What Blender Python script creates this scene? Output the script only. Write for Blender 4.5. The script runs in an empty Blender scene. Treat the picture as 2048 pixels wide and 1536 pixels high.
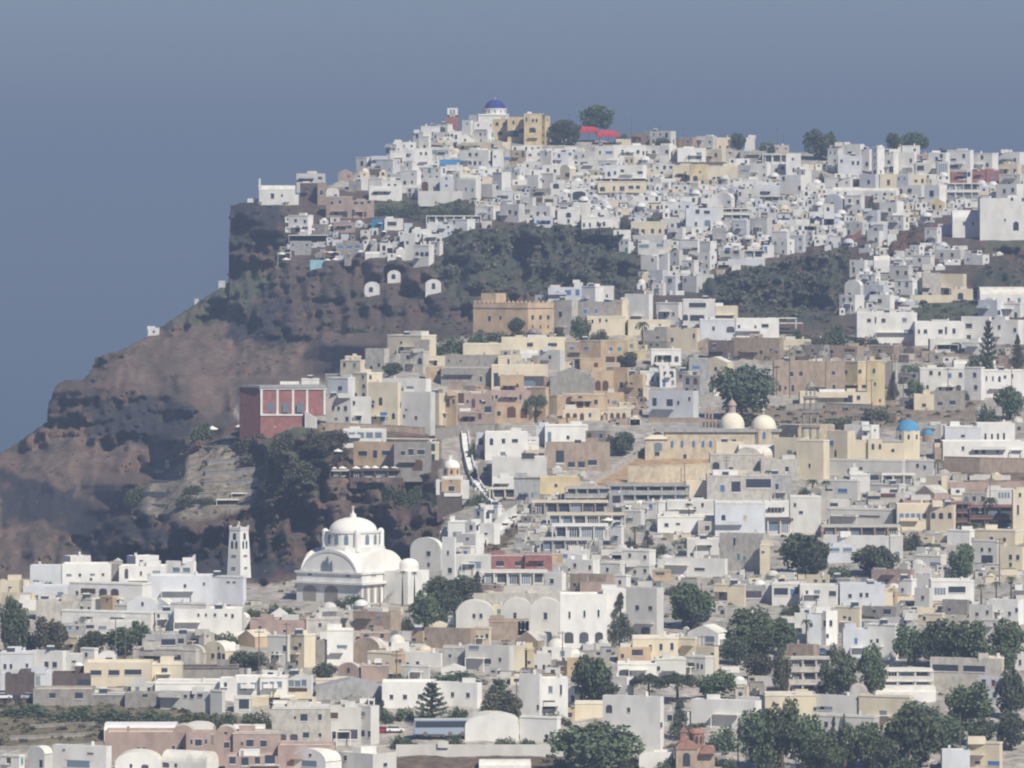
import bpy, math, random
import numpy as np
from mathutils import Vector
rnd = random.Random(7)
# ---------------------------------------------------------------- camera, sky, sun, exposure
K = 7.34e-5            # tangent per photo pixel (2048 px wide frame)
HY = 400.0             # row of the horizon
ZC = 330.0             # height of the camera above the sea
scene = bpy.context.scene
col = scene.collection
cam_data = bpy.data.cameras.new('camera')
cam = bpy.data.objects.new('camera', cam_data); col.objects.link(cam)
cam.location = (0, 0, ZC); cam.rotation_euler = (math.radians(90), 0, 0)
cam_data.sensor_width = 36; cam_data.lens = 18 / (1024 * K)
cam_data.shift_y = -(768 - HY) / 2048
cam_data.clip_start = 10; cam_data.clip_end = 200000
scene.camera = cam
SUN_AZ = Vector((0.54, -0.842)); SUN_EL = 43.0
world = bpy.data.worlds.new('World'); scene.world = world; world.use_nodes = True
nt = world.node_tree; bg = nt.nodes['Background']
sky = nt.nodes.new('ShaderNodeTexSky'); sky.sky_type = 'NISHITA'; sky.sun_disc = False
sky.sun_elevation = math.radians(SUN_EL); sky.sun_rotation = math.atan2(SUN_AZ.x, SUN_AZ.y)
sky.altitude = 300; sky.dust_density = 0.5; sky.ozone_density = 3.0
tint = nt.nodes.new('ShaderNodeVectorMath'); tint.operation = 'MULTIPLY'; tint.inputs[1].default_value = (.48, .54, .71)
nt.links.new(sky.outputs[0], tint.inputs[0]); nt.links.new(tint.outputs[0], bg.inputs[0]); bg.inputs[1].default_value = 0.085
sl = bpy.data.lights.new('sun', 'SUN'); sl.energy = 4.6; sl.angle = math.radians(0.6); sl.color = (1.0, 0.93, 0.81)
sun = bpy.data.objects.new('sun', sl); col.objects.link(sun)
ce = math.cos(math.radians(SUN_EL))
sdir = Vector((SUN_AZ.x * ce, SUN_AZ.y * ce, math.sin(math.radians(SUN_EL))))
sun.rotation_euler = sdir.to_track_quat('Z', 'Y').to_euler()
scene.view_settings.view_transform = 'Standard'; scene.view_settings.look = 'None'
scene.view_settings.exposure = 0.45; scene.view_settings.gamma = 1
scene.cycles.filter_width = 2.1
scene.cycles.max_bounces = 5; scene.cycles.diffuse_bounces = 3
scene.cycles.use_adaptive_sampling = True
scene.cycles.volume_bounces = 0
HAZE_D = 0.000165; HAZE_C = (0.334, 0.434, 0.618)

# ---------------------------------------------------------------- helpers
def link(o): col.objects.link(o); return o
def mat_base(name, rgb, rough=0.85):
    m = bpy.data.materials.new(name); m.use_nodes = True
    b = m.node_tree.nodes['Principled BSDF']
    b.inputs['Base Color'].default_value = (*rgb, 1); b.inputs['Roughness'].default_value = rough
    b.inputs['Specular IOR Level'].default_value = 0.25
    return m, m.node_tree, b
def plaster(name, rgb, lo=0.8, scale=0.35, vary=0.12, rough=0.88):
    m, t, b = mat_base(name, rgb, rough)
    tc = t.nodes.new('ShaderNodeTexCoord')
    mp = t.nodes.new('ShaderNodeMapping'); mp.inputs['Scale'].default_value = (1, 1, 0.55)
    n1 = t.nodes.new('ShaderNodeTexNoise'); n1.inputs['Scale'].default_value = scale; n1.inputs['Detail'].default_value = 6
    oi = t.nodes.new('ShaderNodeObjectInfo')
    add = t.nodes.new('ShaderNodeVectorMath'); add.operation = 'ADD'
    sc3 = t.nodes.new('ShaderNodeVectorMath'); sc3.operation = 'SCALE'
    t.links.new(oi.outputs['Location'], sc3.inputs[0]); sc3.inputs['Scale'].default_value = 0.37
    t.links.new(tc.outputs['Object'], add.inputs[0]); t.links.new(sc3.outputs[0], add.inputs[1])
    t.links.new(add.outputs[0], mp.inputs[0]); t.links.new(mp.outputs[0], n1.inputs['Vector'])
    mr = t.nodes.new('ShaderNodeMapRange'); mr.inputs['From Min'].default_value = 0.35; mr.inputs['From Max'].default_value = 0.6
    mr.inputs['To Min'].default_value = lo; mr.inputs['To Max'].default_value = 1.0
    t.links.new(n1.outputs['Fac'], mr.inputs['Value'])
    mr2 = t.nodes.new('ShaderNodeMapRange'); mr2.inputs['To Min'].default_value = 1 - vary; mr2.inputs['To Max'].default_value = 1.0
    t.links.new(oi.outputs['Random'], mr2.inputs['Value'])
    mu = t.nodes.new('ShaderNodeMath'); mu.operation = 'MULTIPLY'
    t.links.new(mr.outputs[0], mu.inputs[0]); t.links.new(mr2.outputs[0], mu.inputs[1])
    mx = t.nodes.new('ShaderNodeVectorMath'); mx.operation = 'SCALE'; mx.inputs[0].default_value = rgb
    t.links.new(mu.outputs[0], mx.inputs['Scale']); t.links.new(mx.outputs[0], b.inputs['Base Color'])
    return m
PAL = dict(W=(.80, .79, .75), w=(.64, .63, .59), L=(.64, .66, .69), C=(.72, .64, .48), Y=(.66, .55, .34), O=(.58, .44, .29), D=(.62, .54, .40),  # L also paints the shaded left sides of some white houses
           T=(.40, .32, .25), R=(.35, .16, .145), P=(.43, .325, .28), G=(.40, .40, .39), B=(.14, .11, .10), S=(.33, .31, .28),
           A=(.35, .60, .64), N=(.06, .22, .42), K=(.06, .065, .08), M=(.55, .52, .46), H=(.55, .07, .09))
CNAME = dict(D='sand', W='white', w='off-white', L='pale bluish white', C='cream', Y='yellow', O='ochre', T='brown stone', R='red',
             P='dusty pink', G='grey', B='dark brown', S='grey stone', A='turquoise', N='blue', K='dark', M='beige', H='bright red')
MW = {}
for c, rgb in PAL.items():
    MW[c] = plaster('plaster_' + CNAME[c].replace(' ', '_').replace('-', '_'), rgb, 0.86 if c in 'WLwC' else 0.74,
                    0.35 if c in 'WwLCYOP' else 0.9)
M_ROOF = plaster('roof_screed', (.66, .62, .54), 0.7, 0.5)
M_ROOFW = plaster('roof_limewash', (.82, .79, .70), 0.8, 0.5)
M_FRAME = mat_base('painted_frame', (.6, .6, .58))[0]
M_PANE = mat_base('dark_glass', (.045, .055, .075), 0.25)[0]
M_PANEB = mat_base('brown_shutter', (.10, .055, .04), 0.6)[0]
M_PANEN = mat_base('blue_shutter', (.07, .16, .34), 0.6)[0]
M_PANEG = mat_base('green_shutter', (.08, .26, .25), 0.6)[0]
M_GLASS = mat_base('grey_glazing', (.16, .21, .26), 0.2)[0]
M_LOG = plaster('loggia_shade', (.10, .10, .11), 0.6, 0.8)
M_IRON = mat_base('weathered_pole', (.14, .12, .11), 0.7)[0]
M_CANVAS = mat_base('canvas', (.80, .78, .70), 0.9)[0]
M_DOMEW = plaster('dome_limewash', (.82, .80, .74), 0.9, 0.3, 0.02)
M_DOMEC = plaster('dome_cream', (.77, .72, .58), 0.85, 0.3, 0.02)
M_DOMEB = plaster('dome_blue', (.10, .30, .50), 0.8, 0.3, 0.02)
M_DOMEI = plaster('dome_indigo', (.035, .06, .24), 0.8, 0.3, 0.02)

class MB:
    def __init__(s): s.v = []; s.f = []; s.m = []
    def poly(s, pts, faces, mi=0):
        n = len(s.v); s.v += [tuple(p) for p in pts]
        for f in faces: s.f.append([i + n for i in f]); s.m.append(mi)
    def prism(s, plan, z0, z1, mi=0, top=True, bottom=False, mitop=None):
        n = len(plan)
        pts = [(x, y, z0) for x, y in plan] + [(x, y, z1) for x, y in plan]
        s.poly(pts, [(i, (i + 1) % n, (i + 1) % n + n, i + n) for i in range(n)], mi)
        if top: s.poly([(x, y, z1) for x, y in plan], [tuple(range(n))], mi if mitop is None else mitop)
        if bottom: s.poly([(x, y, z0) for x, y in plan], [tuple(range(n))[::-1]], mi)
    def box(s, x0, x1, y0, y1, z0, z1, mi=0):
        s.prism([(x0, y0), (x1, y0), (x1, y1), (x0, y1)], z0, z1, mi, True, True)
    def sweep(s, prof, y0, y1, mi=0, axis='y'):
        """closed profile (x,z) extruded along y (or x)"""
        n = len(prof)
        if axis == 'y': P = [(x, y0, z) for x, z in prof] + [(x, y1, z) for x, z in prof]
        else: P = [(y0, -x, z) for x, z in prof] + [(y1, -x, z) for x, z in prof]
        s.poly(P, [(i, (i + 1) % n, (i + 1) % n + n, i + n) for i in range(n)] + [tuple(range(n))[::-1], tuple(range(n, 2 * n))], mi)
    def lathe(s, prof, cx, cy, mi=0, seg=24, sx=1, sy=1):
        """profile [(r,z)...] from bottom to top"""
        n = len(s.v)
        for r, z in prof:
            for i in range(seg):
                a = 2 * math.pi * i / seg
                s.v.append((cx + r * sx * math.cos(a), cy + r * sy * math.sin(a), z))
        for j in range(len(prof) - 1):
            for i in range(seg):
                a, b = n + j * seg + i, n + j * seg + (i + 1) % seg
                s.f.append([a, b, b + seg, a + seg]); s.m.append(mi)
    def dome(s, cx, cy, z, r, h=None, mi=0, seg=24, rings=8):
        h = h or r
        s.lathe([(max(0.02, r * math.cos(t * math.pi / 2 / rings)), z + h * math.sin(t * math.pi / 2 / rings)) for t in range(rings + 1)], cx, cy, mi, seg)
    def mesh(s, name, mats, smooth=False):
        me = bpy.data.meshes.new(name); me.from_pydata(s.v, [], s.f)
        for m in mats: me.materials.append(m)
        if len(mats) > 1: me.polygons.foreach_set('material_index', s.m)
        if smooth: me.polygons.foreach_set('use_smooth', [True] * len(me.polygons))
        me.update(); return me
    def build(s, name, mats, parent=None, smooth=False):
        if not isinstance(mats, (list, tuple)): mats = [mats]
        o = link(bpy.data.objects.new(name, s.mesh(name, mats, smooth)))
        if parent: o.parent = parent
        return o
def tag(o, label, cat, group=None, kind=None):
    if label: o['label'] = label
    if cat: o['category'] = cat
    if group: o['group'] = group
    if kind: o['kind'] = kind
def empty(name, loc, rz=0):
    o = link(bpy.data.objects.new(name, None)); o.location = loc; o.rotation_euler = (0, 0, rz); o.empty_display_size = 1
    return o

# ---------------------------------------------------------------- noise
_rs = np.random.RandomState(3)
_G = _rs.rand(256, 256)
def vnoise(x, y):
    xi = np.floor(x).astype(int); yi = np.floor(y).astype(int); fx = x - xi; fy = y - yi
    fx = fx * fx * (3 - 2 * fx); fy = fy * fy * (3 - 2 * fy)
    g = lambda a, b: _G[a % 256, b % 256]
    return (g(xi, yi) * (1 - fx) + g(xi + 1, yi) * fx) * (1 - fy) + (g(xi, yi + 1) * (1 - fx) + g(xi + 1, yi + 1) * fx) * fy
def fbm(x, y, o=5):
    r = 0; a = 0.5
    for i in range(o): r = r + a * vnoise(x * 2 ** i + 17 * i, y * 2 ** i + 9 * i); a *= 0.5
    return r
def inpoly(px, py, poly):
    px = np.asarray(px, float); py = np.asarray(py, float); r = np.zeros(px.shape, bool); n = len(poly)
    for i in range(n):
        x0, y0 = poly[i]; x1, y1 = poly[(i + 1) % n]
        if y0 == y1: continue
        c = ((y0 > py) != (y1 > py)) & (px < (x1 - x0) * (py - y0) / (y1 - y0) + x0)
        r ^= c
    return r

T_TOP = '''
495 522 397 404 W x 0
593 650 347 372 w f 0 | 604:358:12:8:lk 621:357:10:7:lk 640:356:8:5
600 636 366 399 B f 0 | 612:380:8:10:lk
635 652 364 408 T f 0 | 643:385:5:10:wk
676 706 339 358 P g 0 look=reddish_brown_stone_house
712 743 314 332 W f .3
742 776 312 334 L f 0
720 739 336 354 C d 0
738 762 336 352 B f 0
697 722 362 380 S f 0
719 736 354 378 W v 0
738 770 356 378 W f .2
765 804 360 398 W f 0 | 790:372 778:372
738 800 372 398 W f 0 | 752:386 770:384
652 704 392 437 P f 0 | 664:406:5:7 680:404:5:7 672:424:6:10:ak 690:428:10:12:ak
700 748 400 437 P f 0 | 712:406:8:6 724:406:6:6 738:404:7:6 706:425:10:12:ak 725:428:16:11:ab
652 678 376 396 W v 0
625 656 448 470 S f .2
576 626 430 470 W f .2 | 591:441:5:6 610:443:5:6 595:458:9:12:ak 612:456:12:5:lk
667 710 444 464 P f 0 | 676:454:5:7 685:454:5:7 699:454:8:7
577 656 470 484 W s 0
580 622 482 512 G f 0
672 727 486 504 S f 0 | 681:495:9:8:ln 699:495:9:8:ln 715:494:9:8:ln
743 771 438 462 N f 0 look=bright_blue_walled_house
769 806 437 462 W f 0 | 784:448:18:9:lk
743 756 456 472 W f 0
760 785 486 505 W f 0 | 768:497:7:12:lk
555 582 505 521 W s 0
730 767 503 514 W k 0
648 680 503 522 W s 0
620 652 520 534 A x 0 look=pale_green_garden_wall
824 863 458 494 W f 0 | 837:471:4:5 845:471:4:5 832:487:3:6 843:487:20:5
808 830 466 520 w f 0 | 815:485:5:6
826 868 490 531 W f .25 | 834:508:7:8:ak 844:508:7:8:ak 855:508:7:8:ak
862 886 483 508 W f .3
846 884 468 488 W f 0
853 962 431 447 W l 0
868 905 448 472 L f 0
898 950 438 462 W f .3
775 801 541 564 W v 0 | 787:553:8:10:ak
729 759 564 592 W v 0 | 742:579:8:10:ak
851 882 559 583 W v 0 | 867:572:7:12:ak
771 802 288 308 W f .3
786 832 284 300 W f 0
800 830 300 322 L f 0 | 812:310:5:7
826 852 264 288 W f .2 | 834:272
842 880 252 276 W f 0 | 850:270 866:268
872 905 248 268 W f .3
828 864 296 338 W f 0 | 842:307:4:6 852:307:4:6 852:326:4:4
860 900 294 318 w f 0 | 880:305:32:10:lg
856 892 281 296 A s 0 look=pale_turquoise_roofed_pavilion
838 862 272 300 W f .2 
806 832 322 350 W f .3
800 842 340 372 W f .2
752 800 318 345 L f .3
780 812 302 330 W f 0
900 924 262 285 W f 0 | 904:272 912:274
914 948 268 298 W g 0 | 930:280:4:5 937:293:3:5 930:297:4:6
946 988 262 300 W f .3
938 958 230 262 W f .2 | 942:242:8:6:lk
924 946 240 268 W f .2
948 990 243 272 W f 0
892 925 330 356 W f 0 | 898:340 911:340
838 892 334 360 W f .2
843 882 356 397 w f 0 | 850:373:13:20:Ab 868:375:3:6 873:372:3:6
880 908 348 396 L g 0 | 893:357:4:5 893:371:5:4
906 926 342 390 W f .3
920 962 350 398 W k .25 | 932:378:3:5 945:380:3:5
836 926 382 399 w x 0
985 1023 238 282 Y f 0 | 994:248:6:7:ak 1008:248:5:6:ak 1000:268:10:9:lk name=hotel
1015 1050 234 286 Y f 0 | 1027:245:4:8 1045:262:13:9:Ak 1018:267:22:13:Ak name=hotel
1048 1084 227 290 Y f .0 | 1053:239:3:9 1066:241:4:7 1073:241:4:7 1065:260:13:10:Ak name=hotel
1080 1100 232 292 Y f .5 name=hotel
913 1021 284 304 C f .15 | 925:294 950:293 985:292
918 988 300 334 W f .15 | 940:309:5:7 953:309:5:6 941:326:4:6 950:326:5:8 960:326:4:7 978:325:10:7:lk
985 1007 298 334 W f 0 | 990:313:4:4
996 1022 298 328 M f 0 | 1005:305:6:8 1014:318:12:8:ln
1022 1052 300 328 T f 0 | 1034:310:5:10:ak 1046:308:5:12:ak
1050 1082 302 324 W f 0 | 1060:310:6:4 1078:308:6:5:wn
1080 1112 301 330 W f .3
1108 1136 304 334 L f 0 | 1118:312
1128 1146 302 330 W f 0 | 1140:308:6:6:wn
1143 1198 303 320 W f .15
1156 1196 318 345 w f 0 | 1168:327:14:6:lk
1120 1152 330 362 C v .4 | 1136:350:8:8
1085 1122 330 350 W f 0 | 1096:340:5:7 1110:342:5:7
1190 1228 292 318 w f 0 | 1200:305:4:7 1218:305:14:6:wn
1226 1292 290 318 W f 0 | 1245:304:5:8 1255:306:6:6 1276:304:6:7 1287:306:4:7
1290 1354 291 320 W f .25 | 1294:306:4:8 1308:304:6:6 1334:303:6:6
1188 1245 320 338 W f .2
1210 1236 330 360 L f 0 | 1218:348:6:10:ak 1230:346:5:7
1236 1294 330 362 W f .15 | 1245:344:7:10:dk 1283:345:10:5
1196 1292 362 387 C/w f 0 | 1205:378:10:9:ak 1228:377:4:9 1242:377:5:9 1247:377:4:9 1262:375:10:7:lk 1276:375:8:7:lk
1186 1298 356 365 W s 0
1142 1176 378 402 W v 0 | 1158:391:26:17:Ak
1082 1112 346 385 w f .2 | 1078:362:6:5
1054 1086 350 384 W f .3
1100 1130 366 392 W f 0 | 1112:372:12:10:Ak
1024 1056 350 372 W d 0
985 1022 344 385 W f .5 | 995:374:4:4
1010 1052 338 356 L f .3
1060 1102 376 396 S f 0 | 1070:382:8:6:lk
992 1026 380 405 L f 0 | 1005:395:22:8:ll
955 992 368 396 w f .2
1040 1072 395 420 W f .2
1085 1115 392 410 w f 0 | 1098:402:18:8:lb
1120 1158 404 430 L f .3 | 1140:414
1060 1110 412 438 W f .2 | 1076:428 1090:428 
1068 1106 432 454 L f 0 | 1076:444:6:8:an 1086:444:6:8:an 1098:444:6:8:an
1000 1050 408 446 w f .25 | 1020:424 1032:426
950 1002 412 440 W f .3
1115 1160 418 452 W f 0 | 1137:430:10:10:ak 1137:442:5:8
1163 1240 434 456 W f 0 | 1168:450:4:8 1180:450:4:8 1196:448 1208:448
1355 1412 296 326 W f 0 | 1378:315:4:12:de 1398:312:10:14:wg
1345 1360 300 322 C f 0
1410 1452 298 326 C f .2 | 1420:312:5:10:dk 1432:310
1344 1450 324 332 B x 0
1436 1482 296 322 M g 0 | 1460:306:5:4
1480 1532 302 324 G f 0 | 1491:320:12:8:ab
1392 1434 272 292 w f .2 | 1420:284:4:4
1432 1464 275 300 C f 0
1490 1510 275 297 W f 0
1262 1310 266 284 P f .2
1300 1352 262 288 w f .2
1340 1396 275 292 T f .2
1232 1262 278 296 C f 0
1532 1578 290 304 M f 0
1345 1384 330 362 C f 0 | 1360:352:9:8:lk 1372:353
1380 1416 328 364 Y f 0 | 1391:357:9:11:Ak 1400:344:4:4
1414 1476 332 364 C f 0 | 1428:358:6:8:dk 1438:358:8:9:dk 1457:356:6:8:ak 1447:358
1476 1508 330 352 G f 0 | 1492:342:20:4:ln
1502 1542 326 358 W f .2
1526 1580 308 328 W l 0
1572 1602 307 360 W f 0 | 1586:318:4:5 1587:340:4:8 1601:339:8:8
1524 1576 328 356 w f 0 | 1536:340 1552:340:5:6 1565:336:6:6
1590 1624 338 368 W f .4
1560 1612 350 390 W f .2 | 1568:357 1600:376 1606:385
1506 1560 370 396 L f 0 | 1521:384:5:7 1538:384:5:7
1498 1560 392 404 S l 0
1434 1470 386 416 W v .2 | 1458:404:5:5
1402 1436 396 414 W f 0 | 1412:409:5:3
1476 1520 378 404 w f 0 | 1480:388 1500:392
1372 1430 416 458 L f 0 | 1395:424:8:10:lk 1414:425:12:8:lk 1392:448 1415:446:12:12:Ag
1428 1447 412 446 W f 0 | 1445:438:4:6
1446 1500 416 440 w l 0
1262 1334 443 472 C f 0 | 1275:462:6:9 1286:463:7:9 1305:462:6:9 1320:462 1335:462
1266 1334 470 492 W f .1
1276 1332 486 510 w f 0 | 1288:493:20:8:lg 1320:491:14:8:lg
1238 1262 478 506 W f .2
1336 1372 456 480 W f .2 | 1348:470
1425 1452 455 492 G f 0
1466 1500 440 472 L f .2 | 1475:455:5:12
1500 1545 436 470 w f .25 | 1520:460
1360 1404 478 512 W f .2 | 1388:498:20:5:lk
1400 1434 482 528 W f .4 | 1432:500:4:4
1544 1580 462 496 W f .2 | 1560:480:4:6
1580 1612 470 504 L f .2
1508 1528 492 508 W f 0 | 1517:503:14:8:lk
1526 1548 490 514 W f 0 | 1531:500:7:14:dn
1487 1530 500 518 W l 0
1440 1490 500 528 w f .2 | 1455:505:10:8:lk 1472:505:10:8:lk
1456 1530 518 530 L x 0
1545 1590 478 512 W f .35
1282 1322 512 545 W f .2 | 1305:520:4:6
1318 1340 506 560 W f .2
1340 1366 500 534 w f .3
1364 1398 520 548 W f .3 | 1380:530
1300 1336 540 575 L f .3
1352 1378 545 580 W f 0
1330 1356 552 590 L f .2 | 1340:562:8:10:lk
1274 1292 558 580 W d 0
1304 1332 566 592 W f .2
1365 1405 552 585 w f .3
1396 1430 506 540 W f .3
'''
T_RIGHT = '''
1656 1684 297 345 W f .3
1660 1688 290 330 w f .2 | 1672:310
1682 1730 288 318 W f .2 | 1700:305:8:4
1676 1700 310 352 L f 0 | 1683:322:5:6
1700 1724 312 352 L f 0 | 1706:326:5:8 1716:326:5:8
1722 1746 298 342 W f .3 | 1734:328:5:8
1744 1770 294 350 W f .6
1766 1798 303 348 W f .35 | 1778:324:5:7 1786:340:8:14:lk
1798 1834 305 350 W f .15 | 1822:321:4:8 1822:340:4:10
1804 1840 291 308 W f 0
1832 1862 308 332 P f 0 | 1842:316
1831 1862 325 350 w f 0 | 1841:337:14:12:lk
1858 1900 305 350 W f .2 | 1874:318 1883:312
1873 1896 323 355 G f 0 | 1885:338:18:26:gg
1896 1948 300 342 W f .15 | 1908:319:10:4 1909:333:16:7:lk 1928:312
1944 1998 306 342 W f .25 | 1965:315 1975:330
1996 2050 304 332 W f .2 | 2010:318 2030:320
2000 2044 328 352 C f .2 | 2012:342 2030:342
1902 1936 342 366 R/w f 0 | 1925:352:18:16:lk name=red_house
1934 1944 340 368 W f 0
1944 1974 342 364 R/w f 0 name=red_house
1973 1998 341 364 R/w f 0 name=red_house
2000 2050 348 372 w f .2
1650 1706 354 376 W f .1
1704 1722 358 374 B f 0
1720 1764 348 380 L f .3 | 1738:364
1760 1796 348 380 C f 0 | 1777:365:6:12:db
1794 1822 350 392 L f .2
1820 1852 350 372 C f 0 | 1832:362:6:5 1845:362
1806 1852 370 394 W f .2 | 1820:382:8:10:lk
1850 1894 370 418 W f .35 | 1864:388:8:14:lk
1894 1960 366 400 w l 0
1858 1890 396 420 Y g 0
1665 1720 374 392 W k 0
1716 1800 376 396 W k .1
1690 1730 390 424 W f .2 | 1700:402 1716:404
1726 1762 420 446 L f .2
1760 1808 404 440 W f .3 | 1780:420
1776 1820 430 460 W f .3
1650 1692 388 420 L v .2 | 1665:410:8:10:ak
1648 1668 408 452 W f 0 | 1656:418:6:8:ak
1690 1740 444 470 w f .3
1738 1776 448 478 L f .25 | 1752:460
1735 1768 462 496 W f .3 | 1752:480
1905 1966 420 476 W/W k 0 dep=12 | 1928:447:4:7 1946:447:4:7 1964:446:4:6 look=large_plain_white_block
1960 2050 396 482 W f 0 dep=14 | 2024:398:5:6 2046:399:5:6 2010:440:3:5 2032:452:11:18:Ak look=huge_white_blank_wall
1994 2050 368 402 W f .3 | 2010:382 2026:380:5:8
1876 1912 448 472 L f 0
1850 1884 455 490 W f .3
1820 1850 490 515 W f .4
1748 1780 512 540 W k 0
1700 1736 520 545 W f .2
1780 1826 530 560 w f .2 | 1796:545 1812:546
1724 1762 548 575 W f .3
1690 1728 560 600 W v .2 | 1700:590
1728 1780 570 600 L f .25 | 1745:585 1760:588
1680 1730 590 625 W f .4
1740 1790 590 620 W f .2 | 1760:603:8:10:lk
1790 1840 560 590 W f .3 
1826 1870 510 535 W f .2 | 1840:520:5:7
1870 1930 500 520 w f .15 | 1885:510 1905:510
1930 1980 510 528 W f .3
1845 1882 546 592 M f 0 | 1860:590:6:8:lk
1880 1934 548 592 C f .15 | 1895:585:10:12:lk
1902 1946 578 600 C f 0 | 1921:592:11:13:Ak
1820 1905 590 604 C x 0
1960 2050 574 612 W k 0 dep=14
1958 2010 600 634 L f .3 | 1998:625:6:10:ak
2000 2050 606 634 W f .2 | 2032:630:5:10:dk
1714 1834 625 684 W f 0 | 1738:641:8:7 1751:640:3:12 1767:641:8:8 1809:640:9:8:wg 1817:664:18:10:lg
1714 1732 622 660 w f 0
1830 1926 643 690 W f 0 | 1851:663:7:8 1881:663:9:8 1892:661:4:14 1908:662:6:10 1838:663:4:8
1924 1984 633 690 W f .1 | 1939:652:12:9 1939:675:8:9
1860 1938 678 706 w f 0 | 1887:695:22:10:lk 1912:694:22:18:Ak
1926 1990 684 708 W f .2 | 1927:701:5:8
1980 2050 640 690 W f .2 | 2000:655 2030:660
1535 1594 636 660 W s 0
1472 1558 637 680 W f 0 | 1478:655:5:10 1511:655:4:8 1530:652:14:8:lk
1408 1476 612 648 C f 0 | 1420:630
1400 1476 638 680 L f 0 | 1427:657:5:8 1461:659:16:12:Al
1546 1606 646 668 R s 0 name=canopy
1366 1430 598 670 w f 0 | 1395:611:34:11:lk 1394:637:28:14:lk 1371:635:10:12:ak 1400:656:10:10:ak
1313 1368 605 642 W f .2 | 1347:628:4:6 1330:630
1340 1368 640 668 W f .2
1256 1340 640 672 C f 0 | 1272:655:4:5 1320:650:4:4
1224 1258 600 662 C f .3
1250 1306 588 650 W f .15 | 1240:600
1164 1208 572 612 W f .4 |
1096 1168 575 605 L f 0 | 1115:587:5:9:wn 1136:585:12:10:wn 1155:585:8:12:wn
1148 1166 565 580 W f 0 |
1204 1228 572 598 W f 0
1070 1100 590 606 W f .3
1106 1156 600 672 M f .25 | 1121:629:6:12
1152 1232 604 665 S f 0 | 1171:623:6:10:wn 1193:622:6:10:wn
1226 1256 602 665 C f .4 | 1226:620:5:10:wn
1174 1250 632 668 C f 0 | 1185:643:4:8 1200:641:4:8 1213:641:4:5
1284 1338 660 692 S f 0 | 1315:675:6:6
1334 1400 656 700 C f .1 | 1345:680 1388:672:4:10 
1290 1340 680 700 S f .1 | 1302:690:4:8 1315:690:4:8
1302 1362 698 728 W f 0 | 1316:717:14:14:Al 1335:717:16:14:Al 1353:718:8:12:Al
1392 1440 676 700 T g 0
1418 1468 681 722 B f 0
1464 1568 676 722 T f .08 | 1480:705:6:5 1505:705:5:5 1523:705:5:9 1542:700:4:6 1553:704:4:6
1500 1526 668 684 P f 0
1566 1622 679 702 C f 0 | 1590:695
1600 1660 690 712 S f .2
1650 1730 692 716 T f .2 | 1665:704 1700:702:20:8:lb
1740 1800 690 712 T f .2 | 1760:702 
1378 1418 716 762 G f 0 | 1392:736:14:8:ln
1404 1468 714 744 C g .2 | 1432:738:5:8:ak
1320 1352 738 774 W f 0
1300 1324 740 770 L f 0 | 1305:758:4:10 1315:758:4:10
1280 1302 742 768 W f 0
1350 1386 742 764 M f .3
1366 1408 750 790 G f .2
1298 1398 782 838 L/B f .12 | 1310:806:8:18:dk 1340:806:12:14:wk 1357:806:4:8 1379:798:4:8:wk
1548 1658 722 792 T f 0 | 1583:748:7:10 1602:747:7:8:ak 1560:776:5:13:ak 1586:776:5:13:ak 1571:776:4:8
1552 1578 735 776 C g 0 | 1562:743:4:7
1618 1652 724 792 Y f 0 | 1619:744:4:8:ab 1627:746:8:15:ab 1639:746:8:15:ab 1641:775:7:18:ab
1652 1690 722 800 T f 0 | 1667:746:6:8 1668:775:5:12
1682 1738 722 790 Y f .4 | 1693:745:5:8 1720:743:7:8:wl 1706:774:28:8:lk 1730:774:12:8:lk
1734 1770 720 812 Y f 0 | 1748:742:5:10 1750:768:4:8 1760:801:4:6:ak
1764 1796 722 800 M f .3 | 1770:775
1600 1742 784 812 C f 0 | 1697:799:17:17:lk 1717:796:7:10:lk
1428 1470 772 790 W x 0
1840 1936 736 792 w f 0 | 1862:746:7:9 1879:747:5:8 1900:751:6:9:wn 1921:750:7:10 1898:776:12:10:Al 1917:776:10:12:Al 1880:776 1855:774
1930 1970 734 798 W f .2 | 1950:750:6:9 1952:775:6:9
1966 2050 740 796 W f 0 | 1973:757:3:9 1986:757:3:9 1999:758:5:12:ak 2010:754:5:6 2025:752:3:8 2002:780:8:10:Al
1908 1992 720 738 W k 0
1970 2050 718 742 P f .1
1798 1842 745 770 S f .2 | 1810:755 1828:752:6:8
1828 1868 788 818 C f 0 | 1848:811:8:8:lk
1864 1930 783 818 S/S f 0 | 1880:808:10:8:lk 1905:806:12:10:lk
1800 1832 795 815 S f .2
1690 1760 850 880 W f .25 | 1710:868 1730:866
1724 1752 852 880 W f 0 | 1730:867:4:6:ak 1738:861:3:4 1750:860:3:4
1830 1895 848 876 w f .2 |
1890 1962 852 892 L f 0 | 1926:872:8:5
1954 2030 846 892 W f 0 | 1971:873:4:12 1984:873:4:10 1996:873:4:12 2008:873:4:14
1886 2050 882 918 W f 0 | 1953:900:7:14:Al 1967:900:7:14:Al 1995:903:4:6 1926:897
2010 2050 888 918 W f 0 | 2021:903:10:16:Al 2038:903:10:18:Al
1895 1905 858 880 S f 0
2024 2050 834 866 G d 0
'''
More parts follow.
